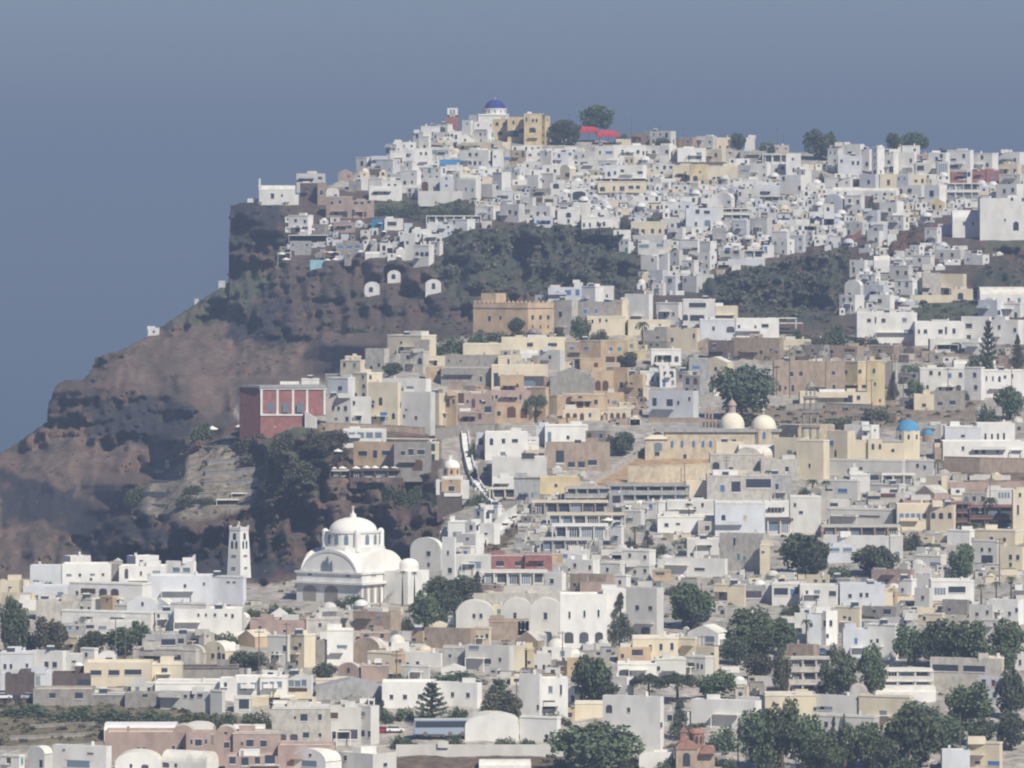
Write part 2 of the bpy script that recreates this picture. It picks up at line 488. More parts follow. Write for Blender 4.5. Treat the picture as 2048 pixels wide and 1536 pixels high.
T_MID = '''
774 872 670 712 C f .3 dep=9 | 802:686:4:5 803:699:6:10:ak 790:712:10:6:lk
730 778 697 742 M f .2 | 742:736 758:730
680 738 720 760 C f .3
690 722 712 728 C f 0
800 858 702 745 M f .2 | 815:715 840:722:8:12:ak
828 858 685 722 S f 0 |
926 1004 687 712 C f 0 auto=0 look=long_cream_parapet_house
1003 1132 675 702 C f 0 | 1060:690:12:9:lk 1105:690:18:8:lk
1068 1092 682 694 W s 0
1080 1130 700 738 w f .2 | 1100:715 
1040 1076 700 716 W k 0
854 890 712 738 C f 0 | 871:726:6:11:ak
886 1000 711 742 S f 0 | 898:722:3:6 922:722:3:6
851 886 732 760 O f 0
882 986 734 768 S f 0 | 962:758:4:12
996 1032 712 748 C f 0 | 1017:724:4:12
1022 1062 722 748 M f 0
983 1096 730 780 C f 0 | 1041:764:100:24:ll 992:762:9:32:lk 1058:768:26:14:Ag
1130 1170 681 722 T f 0 | 1144:698:8:10:wn
1160 1212 680 740 O f .2 | 1173:697:7:7:wn 1190:740:8:8:ao
1160 1206 716 740 O f 0 | 1192:730:8:10:ab
1206 1256 680 722 O f 0 | 1222:698:6:8:wn 1239:698:8:8:we 1207:695:4:10
1205 1250 706 732 O/C f 0 | 1218:720:24:14:lb 1238:720:10:14:lb
1248 1276 677 706 Y f 0 | 1263:692:7:9:wg
1268 1292 700 722 Y f 0
878 916 788 848 O f .1 | 886:801:4:8 896:806:7:16:ab 907:803:4:10
912 984 788 830 P f 0 | 922:798:12:24:lb 935:803:4:8 947:806:7:18:ab 961:803:4:8
908 968 822 852 P f 0 | 914:835:8:16:Ab 931:835:8:16:Ab 946:834:8:16:Ab 960:832:6:12:Ab
960 990 808 850 T f 0 | 976:820:14:14:lk
980 1066 782 812 P f 0 | 984:795:5:10 993:794:5:9 1010:794:4:9 1021:794:4:10:ak 1031:794:4:10:ak 1041:794:4:10:ak
985 1068 808 844 O/P f 0 | 998:827:7:10 1023:824:17:22:Ab 1048:826:14:20:Ab
1014 1066 776 792 R/R f 0 |
1062 1098 774 842 O f .2 |
1088 1132 754 792 O f .15 | 1098:768:7:7 1118:768:4:9
1092 1124 790 832 O f .3 | 1100:830:8:8:wg
1124 1216 788 822 O f 0 | 1140:805:16:24:Ab 1160:804:12:24:Ab 1175:807:8:14:Ak 1192:804:7:10
1212 1248 785 815 O f 0 | 1229:805:9:9:wg 1217:803:3:9
1112 1158 776 792 R/O s 0
1182 1228 742 790 O f 0 | 1196:771:11:20:Ab 1211:771:12:20:Ab 1180:770:5:8
1226 1262 735 792 O f .2 | 1243:770:6:12
1258 1292 748 795 O f .2 | 1279:780:5:8 1263:770:6:9:ak
1286 1300 775 800 C f 0 |
1100 1190 736 790 S/G g 0 auto=0
1180 1232 740 752 S x 0
760 862 758 795 W f .1 | 777:774:6:9 788:774:6:9 800:778:14:10:lg 820:778:14:10:lg
735 802 765 852 C f .1 | 746:805:5:7 761:803:7:16:ak 767:835:14:20:ln 750:835 787:832:6:12:ak 745:812
792 870 784 862 w f .12 | 799:810:5:12:ak 808:833:4:7 832:836:5:7 812:820:4:3
700 742 794 850 w f 0 | 718:835:8:11 708:806
652 704 792 850 w f .05 | 666:817:5:9 677:817:5:8 691:817:6:10 672:838:5:4 694:838:6:9
655 718 755 796 L f .35 | 680:778:8:10:lk
704 764 745 800 C f .5
705 760 750 772 M l 0
650 700 748 772 M f .2
850 890 786 846 C/O f .3 | 868:800 866:820:5:8
560 598 763 774 W k 0
603 638 757 774 W f 0 |
686 772 859 896 W f 0 | 730:870:76:12:gg
768 872 878 902 L s .1
706 792 884 934 O/L f .05 | 725:908:17:10 750:909:8:16:dk 771:906:14:9
788 862 886 944 S f 0 | 806:906:8:9 822:904:10:13 842:904:14:10 835:930:20:22:Ab
854 878 884 922 C f 0
1330 1345 890 900 W f 0
970 1056 864 920 W f .0 | 983:883:7:14:ak 1007:882:7:9 1006:908:10:8:wg 1030:882:12:8:lk
953 974 866 916 L f 0
1050 1078 874 900 W f 0 | 1055:884:8:8:lg 1067:884:8:8:lg
1014 1076 884 912 W f 0 |
1090 1176 850 894 W f .0 | 1099:877:7:26:lg 1136:875:6:7
1072 1094 852 892 L f 0 |
1160 1196 880 892 W f 0
984 1094 914 975 w f 0 | 1056:913:26:14:ll 1006:965:6:7 1016:965:5:6
1050 1088 900 925 C f 0 | 1056:915:24:14:lb
955 986 928 965 S f 0
985 1040 955 988 W f 0 | 993:972:12:10:lg
1028 1080 955 1012 G/K f 0 | 1040:990:5:12:wg 1052:990:5:12:wg 1065:990:5:12:wg
1078 1160 954 990 Y f 0 | 1112:971:6:6
1092 1220 886 942 T/S f 0 | 1120:915:16:28:lk 1143:930:14:12:lk 1163:930:14:14:lk 1185:926:18:12:lk
1170 1222 862 900 S f .2
1400 1548 940 955 C x 0
930 960 980 1000 M f .1 | 936:990
980 1040 976 1000 C l 0
'''
T_MID2 = '''
1000 1048 750 790 O f 0 | 1010:775:8:16:Ab 1022:775:8:16:Ab 1034:775:8:16:Ab
1215 1262 815 842 C f 0 | 1224:832:7:13:Ab 1236:832:7:13:Ab 1248:832:7:13:Ab
1125 1200 818 842 C f 0 | 1136:833:8:14:Ab 1150:833:8:14:Ab 1164:833:8:14:Ab 1180:830
700 800 939 957 B/B l 0 cat=terrace name=restaurant_terrace
660 702 940 955 B/w l 0 cat=terrace name=restaurant_terrace
296 318 656 670 W f 0
389 397 598 606 w f 0
437 450 562 577 w f 0
1130 1220 975 1012 G/M l 0 name=terrace_restaurant cat=terrace
1064 1216 1003 1030 S/C l 0 name=terrace_restaurant cat=terrace
1094 1250 1028 1054 w/C l 0 name=terrace_restaurant cat=terrace
1105 1216 1050 1080 w/W l 0 name=terrace_restaurant cat=terrace
1080 1180 1078 1105 G/w l 0 name=terrace_restaurant cat=terrace
1215 1378 970 1004 G/G l 0 name=terrace_restaurant cat=terrace
1218 1246 986 1014 G f 0 | 1233:1000:16:18:lk
1220 1244 1014 1044 S f 0 | 1235:1022:16:14:lk
1372 1416 962 1004 C f 0 | 1396:996:14:8:lk
1414 1544 950 1012 M f 0 | 1445:977:8:14:wn 1472:975:18:24:lk 1517:968:50:20:lk
1538 1584 948 1008 G f 0 | 1554:973:6:12
1284 1318 1004 1040 W f .15
1316 1336 1002 1040 W f 0 | 1333:1024:4:8
1334 1434 1002 1042 w f 0 | 1352:1025:7:8 1405:1010 1390:1018
1248 1290 1020 1056 w f .2 | 1262:1040:8:10:lg
1315 1434 1032 1066 W f 0 | 1333:1050:8:7 1356:1048:8:4
1396 1436 1042 1070 M f 0
1430 1530 1004 1072 L f 0 | 1447:1035:8:11:ak 1490:1035:6:8:wo
1526 1584 1003 1036 W f 0 | 1538:1018:3:10:ak 1545:1019:3:12:ak 1552:1018:3:12:ak 1559:1018:3:12:ak 1567:1017:3:12:ak
1486 1586 1038 1070 w/B l 0
1500 1540 984 1006 W f 0 | 1510:998:7:8:lk 1530:996:14:9:lk
1580 1642 992 1066 w f 0 | 1602:1025:8:6 1590:1010
1638 1660 990 1042 M f 0 |
1648 1722 960 1000 w f .1 | 1660:983:12:8 1686:982:18:8:wn
1700 1740 948 985 W f 0 |
1656 1700 1000 1020 w f 0 | 1668:1010:16:8:lk
1656 1800 1018 1056 w f .1 | 1700:1034:24:4:lk 1740:1034:40:4:lk
1645 1802 1052 1076 T/M l 0
1736 1808 985 1010 M f 0 | 1730:996:24:8:lk 1776:992:30:10:lb
1742 1812 968 996 w f .2
1660 1812 920 956 w f .05 | 1724:938:6:5 1700:944
1806 1872 920 956 w f .1 | 1836:932 1850:935
1700 1716 935 960 W f 0 |
1736 1764 945 968 G f 0 | 1748:956:20:12:lk
1764 1830 948 972 w l 0
1853 1896 952 990 C f .3 | 1880:966:5:10
1894 1930 968 984 C f 0 |
1832 1900 972 1012 P g .45 | 1840:998
1806 1910 1000 1022 P f 0 | 1846:1005:5:9 1866:1004:14:8:lk 1886:1003:10:8:lb
1794 1866 1008 1062 C f 0 | 1820:1033:48:14:gg 1848:1033:8:12:lb 
1862 1912 1010 1064 C f .1 | 1868:1032:8:12:ak 1883:1032:8:12:ak 1900:1031:7:12:ak
1974 2032 978 1010 w f 0 | 2008:990:26:12:gg
1926 1978 985 1010 M f .1
2026 2050 980 1070 C f 0 | 2036:1020:4:20 2040:990
1908 1942 1006 1060 B/R l 0
1940 2030 1012 1060 B/R l 0 | 1960:1020
1888 2050 964 985 P x 0
1540 1580 1048 1066 K l 0
1650 1808 1073 1102 W f .05 |
1655 1712 1092 1125 L f 0 | 1670:1100:18:8:lg 1695:1100:18:8:lg
1780 1806 1070 1120 w f 0
1374 1452 1078 1114 w f 0 | 1418:1091:8:5 1383:1109:5:7 1440:1090
1440 1540 1068 1146 M f .15 | 1478:1115:5:14:we 1490:1118:5:10:we 1470:1085:4:16
1330 1456 1118 1156 W f .05 | 1400:1140:20:6:lk
1518 1536 1078 1092 A f 0 |
1520 1540 1088 1150 C f 0 | 1526:1104:6:4 
1306 1342 1140 1166 O/G f 0 | 1320:1148:18:6:lb
1245 1312 1100 1132 W f .2 | 1260:1112 1290:1115
1220 1248 1050 1094 W f .2 | 1232:1075:6:16:we
1250 1310 1130 1160 w f .2 | 1270:1145 1290:1142
1130 1200 1120 1150 W f .2 | 1150:1132 1180:1135
1200 1250 1125 1160 w f .2 | 1215:1140
1120 1180 1100 1124 w f 0 | 1130:1112:10:8:wn 1150:1112:14:8:wn
1140 1230 1150 1190 T f .2 | 1150:1172 1175:1168
1160 1215 1164 1190 P f 0 |
1215 1262 1150 1176 W f .2 | 1240:1165 1225:1168
978 1052 1109 1138 R/w f 0 | 1000:1128:16:12:lk 1036:1128:12:10:lk name=red_house
1050 1104 1107 1142 R/w f 0 | 1082:1130:12:8:wl name=red_house
1100 1126 1106 1126 O f 0 name=red_house
908 982 1111 1152 w f 0 | 925:1138:10:10:wg 950:1130:24:14:wg
820 888 1076 1142 w v .1 | 857:1108:8:10:wk 857:1130
884 912 1074 1172 W f .1 | 896:1106:4:8 900:1142:8:12:lk
895 935 1156 1178 W d 0
962 1094 1143 1172 w l 0
1090 1132 1146 1192 W f .2 | 1104:1163:7:9
955 1008 1168 1194 T f .1 | 990:1172:4:12
1000 1100 1172 1190 w x 0
896 934 1042 1078 W f 0 | 910:1070:8:12:wg 920:1070:8:12:wg
880 900 1062 1092 W f 0 
930 960 1044 1090 W f .3
948 984 1016 1062 W f .45
975 1004 1010 1050 W f .3
940 1000 1048 1090 W f .2 | 972:1068:6:4
912 968 1068 1112 W f .3 | 935:1078:6:4:lk
905 950 1092 1124 W f .2
'''
T_LOWR = '''
912 988 1202 1264 w v 0 | 948:1232:6:9 962:1232:6:10
1004 1062 1197 1270 w v 0 | 1030:1231:6:12
1060 1122 1197 1272 w v 0 | 1091:1232:7:14
985 1008 1210 1262 C f 0
1120 1214 1188 1294 W f .0 | 1139:1230:4:13 1169:1228:4:13 1197:1227:4:14 1138:1275:18:22:Al 1168:1275:18:22:Al 1198:1275:16:22:Al
1206 1252 1178 1290 W f 0 |
1248 1328 1176 1272 w f .18 | 1275:1217:7:10 1301:1217:7:9 1292:1262:18:14:Al
885 1140 1186 1204 M f 0 |
978 1036 1240 1282 T/O f 0 |
1034 1058 1238 1272 C f 0 | 1042:1252:3:14 1050:1252:3:14
848 952 1258 1302 T f .1 | 830:1280:5:5
948 982 1254 1302 C f .1 | 954:1276:4:10 964:1276:4:10 974:1272:5:9
822 852 1262 1288 O f .2 | 828:1280:7:5
852 900 1244 1262 C g 0
896 914 1232 1258 W f .3
1030 1088 1264 1322 T g .2 | 1058:1300:8:12
1064 1104 1264 1292 W k .2
1084 1142 1278 1318 W d 0 
1130 1168 1298 1322 W d 0
1028 1054 1290 1340 C f 0 |
1050 1068 1296 1342 Y f 0 | 1058:1325:6:6
1066 1102 1308 1342 w f 0 | 1072:1334:5:8 1088:1334:6:10:ak 1098:1334:6:10:ak
930 1028 1292 1345 w f .1 | 948:1298:20:8:lg 975:1325:14:12:lk 1000:1320
886 932 1292 1336 G f 0 | 900:1312 
1134 1192 1318 1348 O/w f 0 |
1112 1134 1325 1350 B f 0
1236 1302 1294 1326 O/C f 0 | 1245:1312:6:9 1275:1306:22:14:ll
1265 1356 1274 1320 C f 0 | 1301:1296:5:13 1322:1294:6:13 1344:1293:6:14
1352 1394 1274 1318 C f .1 |
1392 1438 1294 1348 C f .2 | 1425:1310:5:8
1310 1372 1316 1366 w f 0 | 1317:1337:6:9
1370 1428 1312 1360 w f .3 | 1383:1333:13:13 1396:1333:4:12 1404:1333:4:10:ak
1235 1312 1326 1366 W f 0 | 1250:1345:24:12:Al
1376 1462 1252 1290 W g .3 | 1420:1280:18:14:lg
1440 1470 1280 1296 w f .2
1206 1328 1394 1500 W f .06 | 1219:1421:12:16:Al 1258:1422:6:9 1321:1450:4:10
1220 1268 1354 1400 W f .3 |
1080 1136 1356 1440 W f 0 | 1101:1379:8:13:wg 1098:1411:24:20:lk 1122:1380:4:20
1038 1084 1348 1446 W f .1 | 1076:1415:4:10
1130 1170 1374 1410 W g .3
1150 1212 1404 1436 C f 0 |
1130 1150 1418 1440 O f 0
1040 1122 1434 1486 W f .1 |
1384 1524 1402 1460 W f .1 |
1474 1604 1398 1440 w f .1 | 1490:1420
1326 1386 1424 1450 w f .2
1530 1632 1388 1444 C f 0 | 1640:1418
1630 1722 1392 1450 w f .08 | 1654:1419:24:8:lg 1630:1420:20:8:lg 1722:1418
1700 1736 1370 1430 M v 0 | 1720:1412:12:34:Ab
1734 1872 1374 1400 W k 0 |
1720 1830 1392 1460 C f .1 | 1768:1428:14:10:wg
1640 1760 1432 1474 w f .1 
1578 1660 1316 1392 M l 0
1574 1640 1290 1328 T f .2 | 1590:1310
1760 1866 1340 1380 w l 0
1864 2008 1318 1378 M f .04 | 1894:1340:50:15:lk 1950:1340:42:14:lk
1972 2008 1314 1360 C f 0 | 1983:1333:6:9 1996:1333:6:9
1960 2004 1354 1402 L f .1
2030 2050 1310 1340 w f 0 | 2040:1325:5:12
1935 2006 1484 1540 C f .1 | 1957:1527:10:6 1988:1527:22:9:wn
1884 1940 1500 1545 L f 0 |
1780 1830 1508 1540 W s 0
1640 1680 1500 1536 L f 0 | 1650:1520:12:14:lg
1650 1662 1495 1512 W f 0
1600 1645 1528 1545 W f .1
958 1062 1522 1545 W k 0
1278 1348 1504 1545 W f 0 |
1510 1600 1530 1545 W f .1
1614 1642 1228 1290 L f 0 | 1622:1250:7:8
1636 1676 1222 1290 W f .6 | 1650:1247:4:12 1662:1247:6:12 1655:1272
1672 1724 1212 1268 C f .1 | 1690:1236:6:6:lk 1700:1238
1564 1620 1236 1282 w f 0 | 1582:1250:14:8:lk 1600:1262
1686 1740 1258 1322 L f 0 | 1712:1282:6:12:wn
1736 1800 1248 1318 W f .15 | 1744:1285 1756:1283 
1696 1716 1246 1262 W f 0
1712 1770 1240 1262 w f .2
1430 1492 1168 1210 C f .05 | 1447:1195:16:20:ll
1484 1532 1172 1206 G f 0 | 1505:1190:36:16:ll
1530 1552 1170 1206 w f 0
1544 1604 1166 1208 w f 0 | 1562:1184:28:16:lk 1585:1185:8:14:wn 1600:1182:16:16:lk
1600 1676 1170 1214 w f 0 | 1634:1190:12:20:lg 1665:1188:14:12:lk 1614:1185
1680 1770 1168 1216 L/G f 0 | 1700:1192:7:8 1722:1190:6:9 1734:1190:6:9 
1740 1786 1184 1212 C f 0 | 1756:1196:14:8:wb
1768 1796 1180 1212 O/C f .2 | 1786:1192
1798 1834 1158 1200 W f .3 | 1806:1180:4:6
1830 1866 1176 1226 w f .2 | 1846:1196
1862 1948 1160 1206 W f 0 | 1880:1182:24:14:gg 1914:1180:34:14:lk
1890 1946 1140 1172 w f .2 | 1905:1155
1832 1864 1150 1176 w f .1
1612 1660 1150 1172 C f .05 | 1632:1162:6:5 1648:1162:6:5
1660 1710 1156 1176 M f .2 | 1668:1163:14:12:lk
1745 1830 1140 1172 P/M f .1 | 1775:1162:6:6
1748 1772 1136 1160 L f 0 | 1762:1148:12:12:lg
1824 1864 1136 1164 w f 0 | 1845:1153:32:14:gg
1830 1894 1110 1136 w f .2 | 1872:1130:20:10:lg
1946 2000 1080 1130 w f .1 | 1965:1100 1980:1100 1975:1120:22:18:lk
1896 1950 1060 1090 W f .2 | 1950:1082:7:8 1962:1080:7:8
1950 2050 1060 1092 C f .2 | 1985:1080:6:10 2010:1080
1998 2050 1094 1140 C f .1 | 2022:1115:6:10 2036:1115:6:10 2022:1130
1886 1940 1200 1232 S f .1 | 1900:1220
1940 1990 1210 1250 w f .1 | 1955:1230:6:8:lk 1975:1225
1980 2050 1200 1250 W f .2 | 2000:1225:5:6 2020:1228:5:8 2036:1220
1830 1890 1226 1250 C f .1 | 1850:1238
1720 1800 1214 1240 S f .1 | 1750:1224:6:7 1775:1225:14:12:lk
1790 1835 1236 1262 w f .1 | 1810:1246
1965 2010 1238 1275 w f .1 | 1990:1250
'''
T_LOWL = '''
60 128 1131 1182 L f 0 |
124 222 1128 1182 W f 0 | 138:1150:10:4:wg 160:1150:5:6 185:1149:9:4:wg 206:1149:5:5 182:1160
124 180 1112 1138 W f .7 |
218 242 1124 1182 S f 0 |
224 244 1118 1134 w g 0
238 332 1132 1184 W f 0 | 253:1147:7:20:Al 282:1147:4:8 298:1158:5:20:lg 313:1144:16:6:gg
252 316 1112 1140 W f .7
330 392 1123 1182 W f .08 | 352:1140:14:8:wg 373:1140:14:8:wg
376 390 1110 1130 W f 0
332 372 1148 1176 W s 0
0 38 1160 1206 C f .0 | 20:1178:6:10
36 58 1160 1204 C f .5 | 
46 136 1172 1212 L f 0 | 68:1192:5:10 92:1192:6:12 120:1190:14:12:lg
120 136 1178 1204 W f 0 |
134 302 1167 1226 W f .1 | 173:1186:30:12:lb 204:1188:16:18:Al 228:1188:16:18:Al 150:1190
296 424 1152 1208 L f 0 | 370:1172:5:7 408:1168:4:6
418 492 1152 1212 L f .08 | 456:1165:6:3 468:1165:6:3
0 70 1186 1216 C f .1
24 116 1200 1222 W f 0
72 158 1202 1242 M f 0 | 130:1228:16:10:lk
155 190 1196 1236 w f .2 | 163:1218:4:8 178:1218
200 236 1192 1224 O/C f .3 | 214:1200:4:4
180 202 1190 1222 T f 0
254 316 1196 1232 L v 0 | 285:1208
228 260 1208 1232 w f .2
304 352 1198 1228 L g .3
340 420 1206 1268 w f .1 | 367:1235:4:6 352:1240
348 484 1218 1268 W f .0 | 397:1230:4:6 412:1230:4:6 430:1230:5:6 452:1230:5:5 465:1232
310 352 1222 1262 w f 0 | 317:1232:5:8 339:1232:6:8:wn
118 312 1224 1258 W f .05 | 172:1236 220:1240
124 168 1248 1276 G f 0 | 140:1255:6:10:wn 155:1256
168 282 1244 1272 w f 0 | 180:1254:16:8:lk 205:1256:16:8:lg 270:1249:12:12:lk
126 162 1272 1310 C f .2
465 500 1226 1262 W v .2
420 560 1238 1262 W f .05
540 575 1218 1248 W g 0
0 66 1304 1352 L f 0 | 10:1333:6:10 22:1333:5:10 54:1331:5:8
62 132 1302 1352 W f .1 | 92:1330:8:11 109:1330:9:11 
124 166 1308 1340 w f 0 | 129:1320:9:12:lk 148:1323:8:4
160 196 1296 1330 W f .2 | 172:1310
196 232 1304 1326 W v 0 | 218:1318:14:6:lk
284 404 1268 1306 G f 0 | 303:1288:14:14:lk 337:1285:28:14:lk 362:1283:12:12:lk
372 428 1266 1308 M f .35 | 390:1285:14:14:lk
262 406 1298 1340 M f .1 | 303:1317:36:12:lk 343:1317:36:12:lk 
362 412 1290 1340 M v .1 | 381:1317:17:13:wk
404 470 1284 1338 C v .3 | 437:1297:3:6 425:1313:6:10 438:1314:7:18:Ak 450:1313:6:11
448 478 1284 1302 W d 0
10 66 1347 1390 B/B f 0 |
0 16 1347 1382 L f 0 |
64 104 1343 1382 L f 0 | 76:1360:10:20:gg
100 182 1346 1380 B/B f 0 | 168:1366:26:14:lk
168 302 1325 1378 C f .0 | 192:1346:22:11:lk 228:1346:22:12:lk 266:1345:34:12:lk
298 364 1326 1374 C f .0 | 329:1341:12:10:lk 295:1342:4:14
362 475 1334 1366 S/B f 0 |
262 312 1366 1392 w f 0
310 442 1364 1394 W f 0 |
440 474 1356 1400 W f 0 | 451:1370:6:10
470 522 1352 1402 W f 0 | 477:1373:11:14:wg 489:1373:8:13:wk 507:1372:11:13:wg
520 574 1352 1402 W f 0 | 530:1371:12:13:wg 544:1370:9:13:wg 559:1369:10:12:wg
570 626 1350 1398 W/W f .06 | 582:1368:11:13:wg 595:1368:11:12:wg 608:1366:10:12:wg 595:1381:38:9:wb
66 186 1378 1408 S/C f 0 | 105:1392:12:12:lk 158:1392:16:14:lk
180 254 1386 1412 S/W f 0 | 215:1390:60:5:lk
250 322 1386 1414 S/W f 0 | 290:1392:10:8:lk
318 424 1384 1424 w f .05 | 370:1394:7:6 383:1394:8:8 400:1392:10:8:lk 345:1395
420 450 1380 1430 w f .2 |
468 502 1394 1426 w f 0 | 488:1410:20:22:lk
500 560 1394 1408 C f 0
538 632 1395 1412 C f 0 | 560:1402:40:8:lk 610:1402:28:8:lk
474 546 1262 1296 O/C g .5 |
470 500 1262 1290 W k 0
534 580 1270 1335 w f .1 | 545:1310:4:12:Al 554:1310:4:12:Al 570:1297:8:12
576 630 1268 1335 C f .4 | 591:1298:8:9 592:1326:8:9 600:1290
626 660 1280 1332 M v .2 |
654 706 1258 1330 W f 0 | 684:1294:20:8:lg
640 700 1256 1280 W d 0
706 772 1276 1330 T v .2 | 
768 818 1270 1308 W d 0 | 780:1288
500 622 1240 1268 P/B f 0 | 570:1262:7:6 520:1255 
612 680 1236 1268 M f 0 | 640:1250:6:8 658:1252:6:9:wb
676 706 1220 1262 M f 0
698 802 1224 1264 T f .2 | 728:1236:10:5:wg 758:1236:10:5:wg 743:1255:9:6:lk
720 780 1262 1280 T f 0
676 722 1326 1362 P v .1 | 697:1341:5:10:ak
722 776 1328 1362 P f 0 | 757:1330:14:8:lk
734 806 1304 1345 C f .2 | 758:1331:12:9:lk
786 810 1304 1362 O/C f 0 | 793:1322 800:1322
802 860 1330 1370 w f .05 |
808 890 1306 1334 W f .1 | 815:1331 835:1328:6:7 
882 932 1330 1350 W g 0
632 766 1360 1402 G/G g 0 auto=0 |
632 700 1356 1376 C f 0 |
764 872 1364 1416 W f 0 | 783:1394:7:9 810:1394:8:9 840:1393:8:9:lk
868 964 1366 1416 W f .1 | 905:1391:6:9 936:1391:7:9
544 660 1414 1500 M/W f 0 | 590:1435:4:6:ak 608:1436:14:16:lk 640:1434:7:12 565:1474:15:12:Al 588:1474:15:12:Al 612:1471:12:13:lk 640:1470:6:8
546 606 1402 1420 W k 0
655 722 1414 1492 w f .0 | 668:1432:16:14:lb 668:1470:7:14 696:1470:38:22:ll
716 758 1412 1488 w f .4 | 725:1430:10:11:lg 740:1468:5:12 726:1467:7:12:ak
1 4 1500 1501 W x 0
210 372 1464 1520 P/C f .0 | 277:1497:5:6 288:1497:5:6 347:1495:5:8 363:1496:5:8
208 352 1448 1480 C/W k 0 |
346 386 1450 1520 P v .0 | 362:1468:8:7
372 448 1464 1528 P f .0 | 383:1484:4:10 397:1485:13:13:wk 412:1483:4:10 425:1478:6:20:gb
368 428 1446 1470 W v 0
434 470 1452 1528 P v 0 | 452:1466:6:6 452:1490:13:12:wk 440:1487:4:9 467:1486:4:9
466 560 1464 1528 P f .0 | 500:1486:14:14:wk 527:1487:12:13:wk 484:1487:4:8
466 530 1450 1470 W k 0
556 670 1490 1545 P f 0 |
450 572 1512 1560 P f 0 | 465:1522:12:16:lk 490:1524:14:18:lk 515:1522:10:16:lk 540:1520:20:20:lk
54 104 1494 1560 w v .3 | 82:1528:6:16
102 222 1493 1560 W f .08 | 155:1530:46:14:wg 125:1503:5:3 180:1508:12:3
0 48 1510 1560 W f .2
230 322 1504 1560 W v 0 | 290:1534:14:10:Al 262:1532
320 436 1504 1560 W k .2 | 312:1534:16:10:Al 350:1534
580 682 1500 1560 W v .3 | 620:1512:5:5 618:1530:30:14:lg
676 792 1508 1560 w f .4 | 690:1520:5:10 770:1532:7:8
792 1134 1490 1512 w/M f 0 dep=1.5 | look=long_low_pale_retaining_wall
1134 1140 1490 1512 w x 0
930 1038 1430 1482 W v 0 dep=18 |
'''
# ---------------------------------------------------------------- the lie of the land: distance of the ground along each line of sight
PROF = [
 (-400, [(1750, 1440), (1536, 1520), (1400, 1600), (1300, 1690), (1200, 1800), (1165, 1860), (1145, 2200), (1110, 2350)]),
 (0,    [(1750, 1440), (1536, 1520), (1400, 1600), (1300, 1690), (1200, 1800), (1160, 1860), (1140, 2200), (1000, 2420), (900, 2560)]),
 (150,  [(1750, 1440), (1536, 1520), (1400, 1600), (1300, 1690), (1200, 1800), (1150, 1870), (1130, 2150), (1000, 2380), (850, 2560), (750, 2650)]),
 (300,  [(1750, 1440), (1536, 1520), (1400, 1600), (1300, 1690), (1200, 1800), (1155, 1870), (1125, 2060), (1000, 2140), (968, 2165), (945, 2420), (700, 2760), (660, 2820)]),
 (375,  [(1750, 1440), (1536, 1520), (1400, 1600), (1300, 1690), (1200, 1800), (1155, 1875), (1128, 2040), (1040, 2085), (1000, 2110), (900, 2165), (880, 2185), (855, 2480), (700, 2740), (620, 2850)]),
 (450,  [(1750, 1440), (1536, 1520), (1400, 1600), (1300, 1690), (1200, 1800), (1155, 1880), (1130, 2030), (1040, 2080), (900, 2150), (855, 2180), (825, 2560), (770, 2660), (600, 2850), (560, 2900), (400, 3000)]),
 (600,  [(1750, 1440), (1536, 1520), (1400, 1600), (1300, 1690), (1200, 1800), (1160, 1870), (1130, 2000), (1040, 2060), (850, 2140), (790, 2220), (750, 2640), (560, 2880), (480, 2940), (400, 3000), (350, 3060)]),
 (800,  [(1750, 1440), (1536, 1520), (1400, 1600), (1300, 1690), (1200, 1800), (1150, 1890), (1100, 1990), (1040, 2040), (850, 2150), (760, 2280), (690, 2380), (665, 2700), (560, 2850), (500, 2910), (400, 3010), (300, 3170), (260, 3230)]),
 (950,  [(1750, 1440), (1536, 1520), (1400, 1600), (1300, 1690), (1200, 1800), (1100, 1920), (1000, 2030), (850, 2180), (750, 2320), (665, 2440), (645, 2700), (560, 2820), (470, 2890), (400, 2980), (300, 3180), (230, 3300)]),
 (1250, [(1750, 1440), (1536, 1520), (1400, 1600), (1300, 1690), (1200, 1800), (1100, 1920), (1000, 2030), (850, 2180), (750, 2320), (665, 2440), (630, 2520), (610, 2720), (560, 2820), (470, 2890), (400, 2980), (300, 3180), (250, 3300)]),
 (1600, [(1750, 1440), (1536, 1520), (1400, 1600), (1300, 1690), (1200, 1800), (1100, 1920), (1000, 2030), (850, 2180), (750, 2320), (665, 2440), (640, 2520), (615, 2740), (540, 2830), (470, 2890), (400, 2980), (300, 3180), (250, 3300)]),
 (1760, [(1750, 1440), (1536, 1520), (1400, 1600), (1300, 1690), (1200, 1800), (1100, 1920), (1000, 2030), (850, 2180), (750, 2320), (690, 2440), (640, 2560), (560, 2720), (500, 2820), (400, 2990), (300, 3200), (250, 3300)]),
 (2500, [(1750, 1440), (1536, 1520), (1400, 1600), (1300, 1690), (1200, 1800), (1100, 1920), (1000, 2030), (900, 2130), (850, 2190), (750, 2320), (690, 2430), (640, 2560), (560, 2690), (480, 2850), (400, 2990), (300, 3200), (250, 3300)]),
]
_PX = np.array([p[0] for p in PROF], float)
def Dof(px, py):
    px = np.asarray(px, float); py = np.asarray(py, float)
    vals = np.array([np.interp(-py, [-a for a, _ in pr], [d for _, d in pr]) for _, pr in PROF])
    i = np.clip(np.searchsorted(_PX, px) - 1, 0, len(_PX) - 2)
    t = np.clip((px - _PX[i]) / (_PX[i + 1] - _PX[i]), 0, 1); t = t * t * (3 - 2 * t)
    v0 = np.take_along_axis(vals, i[None], 0)[0] if px.ndim else vals[i]
    v1 = np.take_along_axis(vals, (i + 1)[None], 0)[0] if px.ndim else vals[i + 1]
    return v0 * (1 - t) + v1 * t
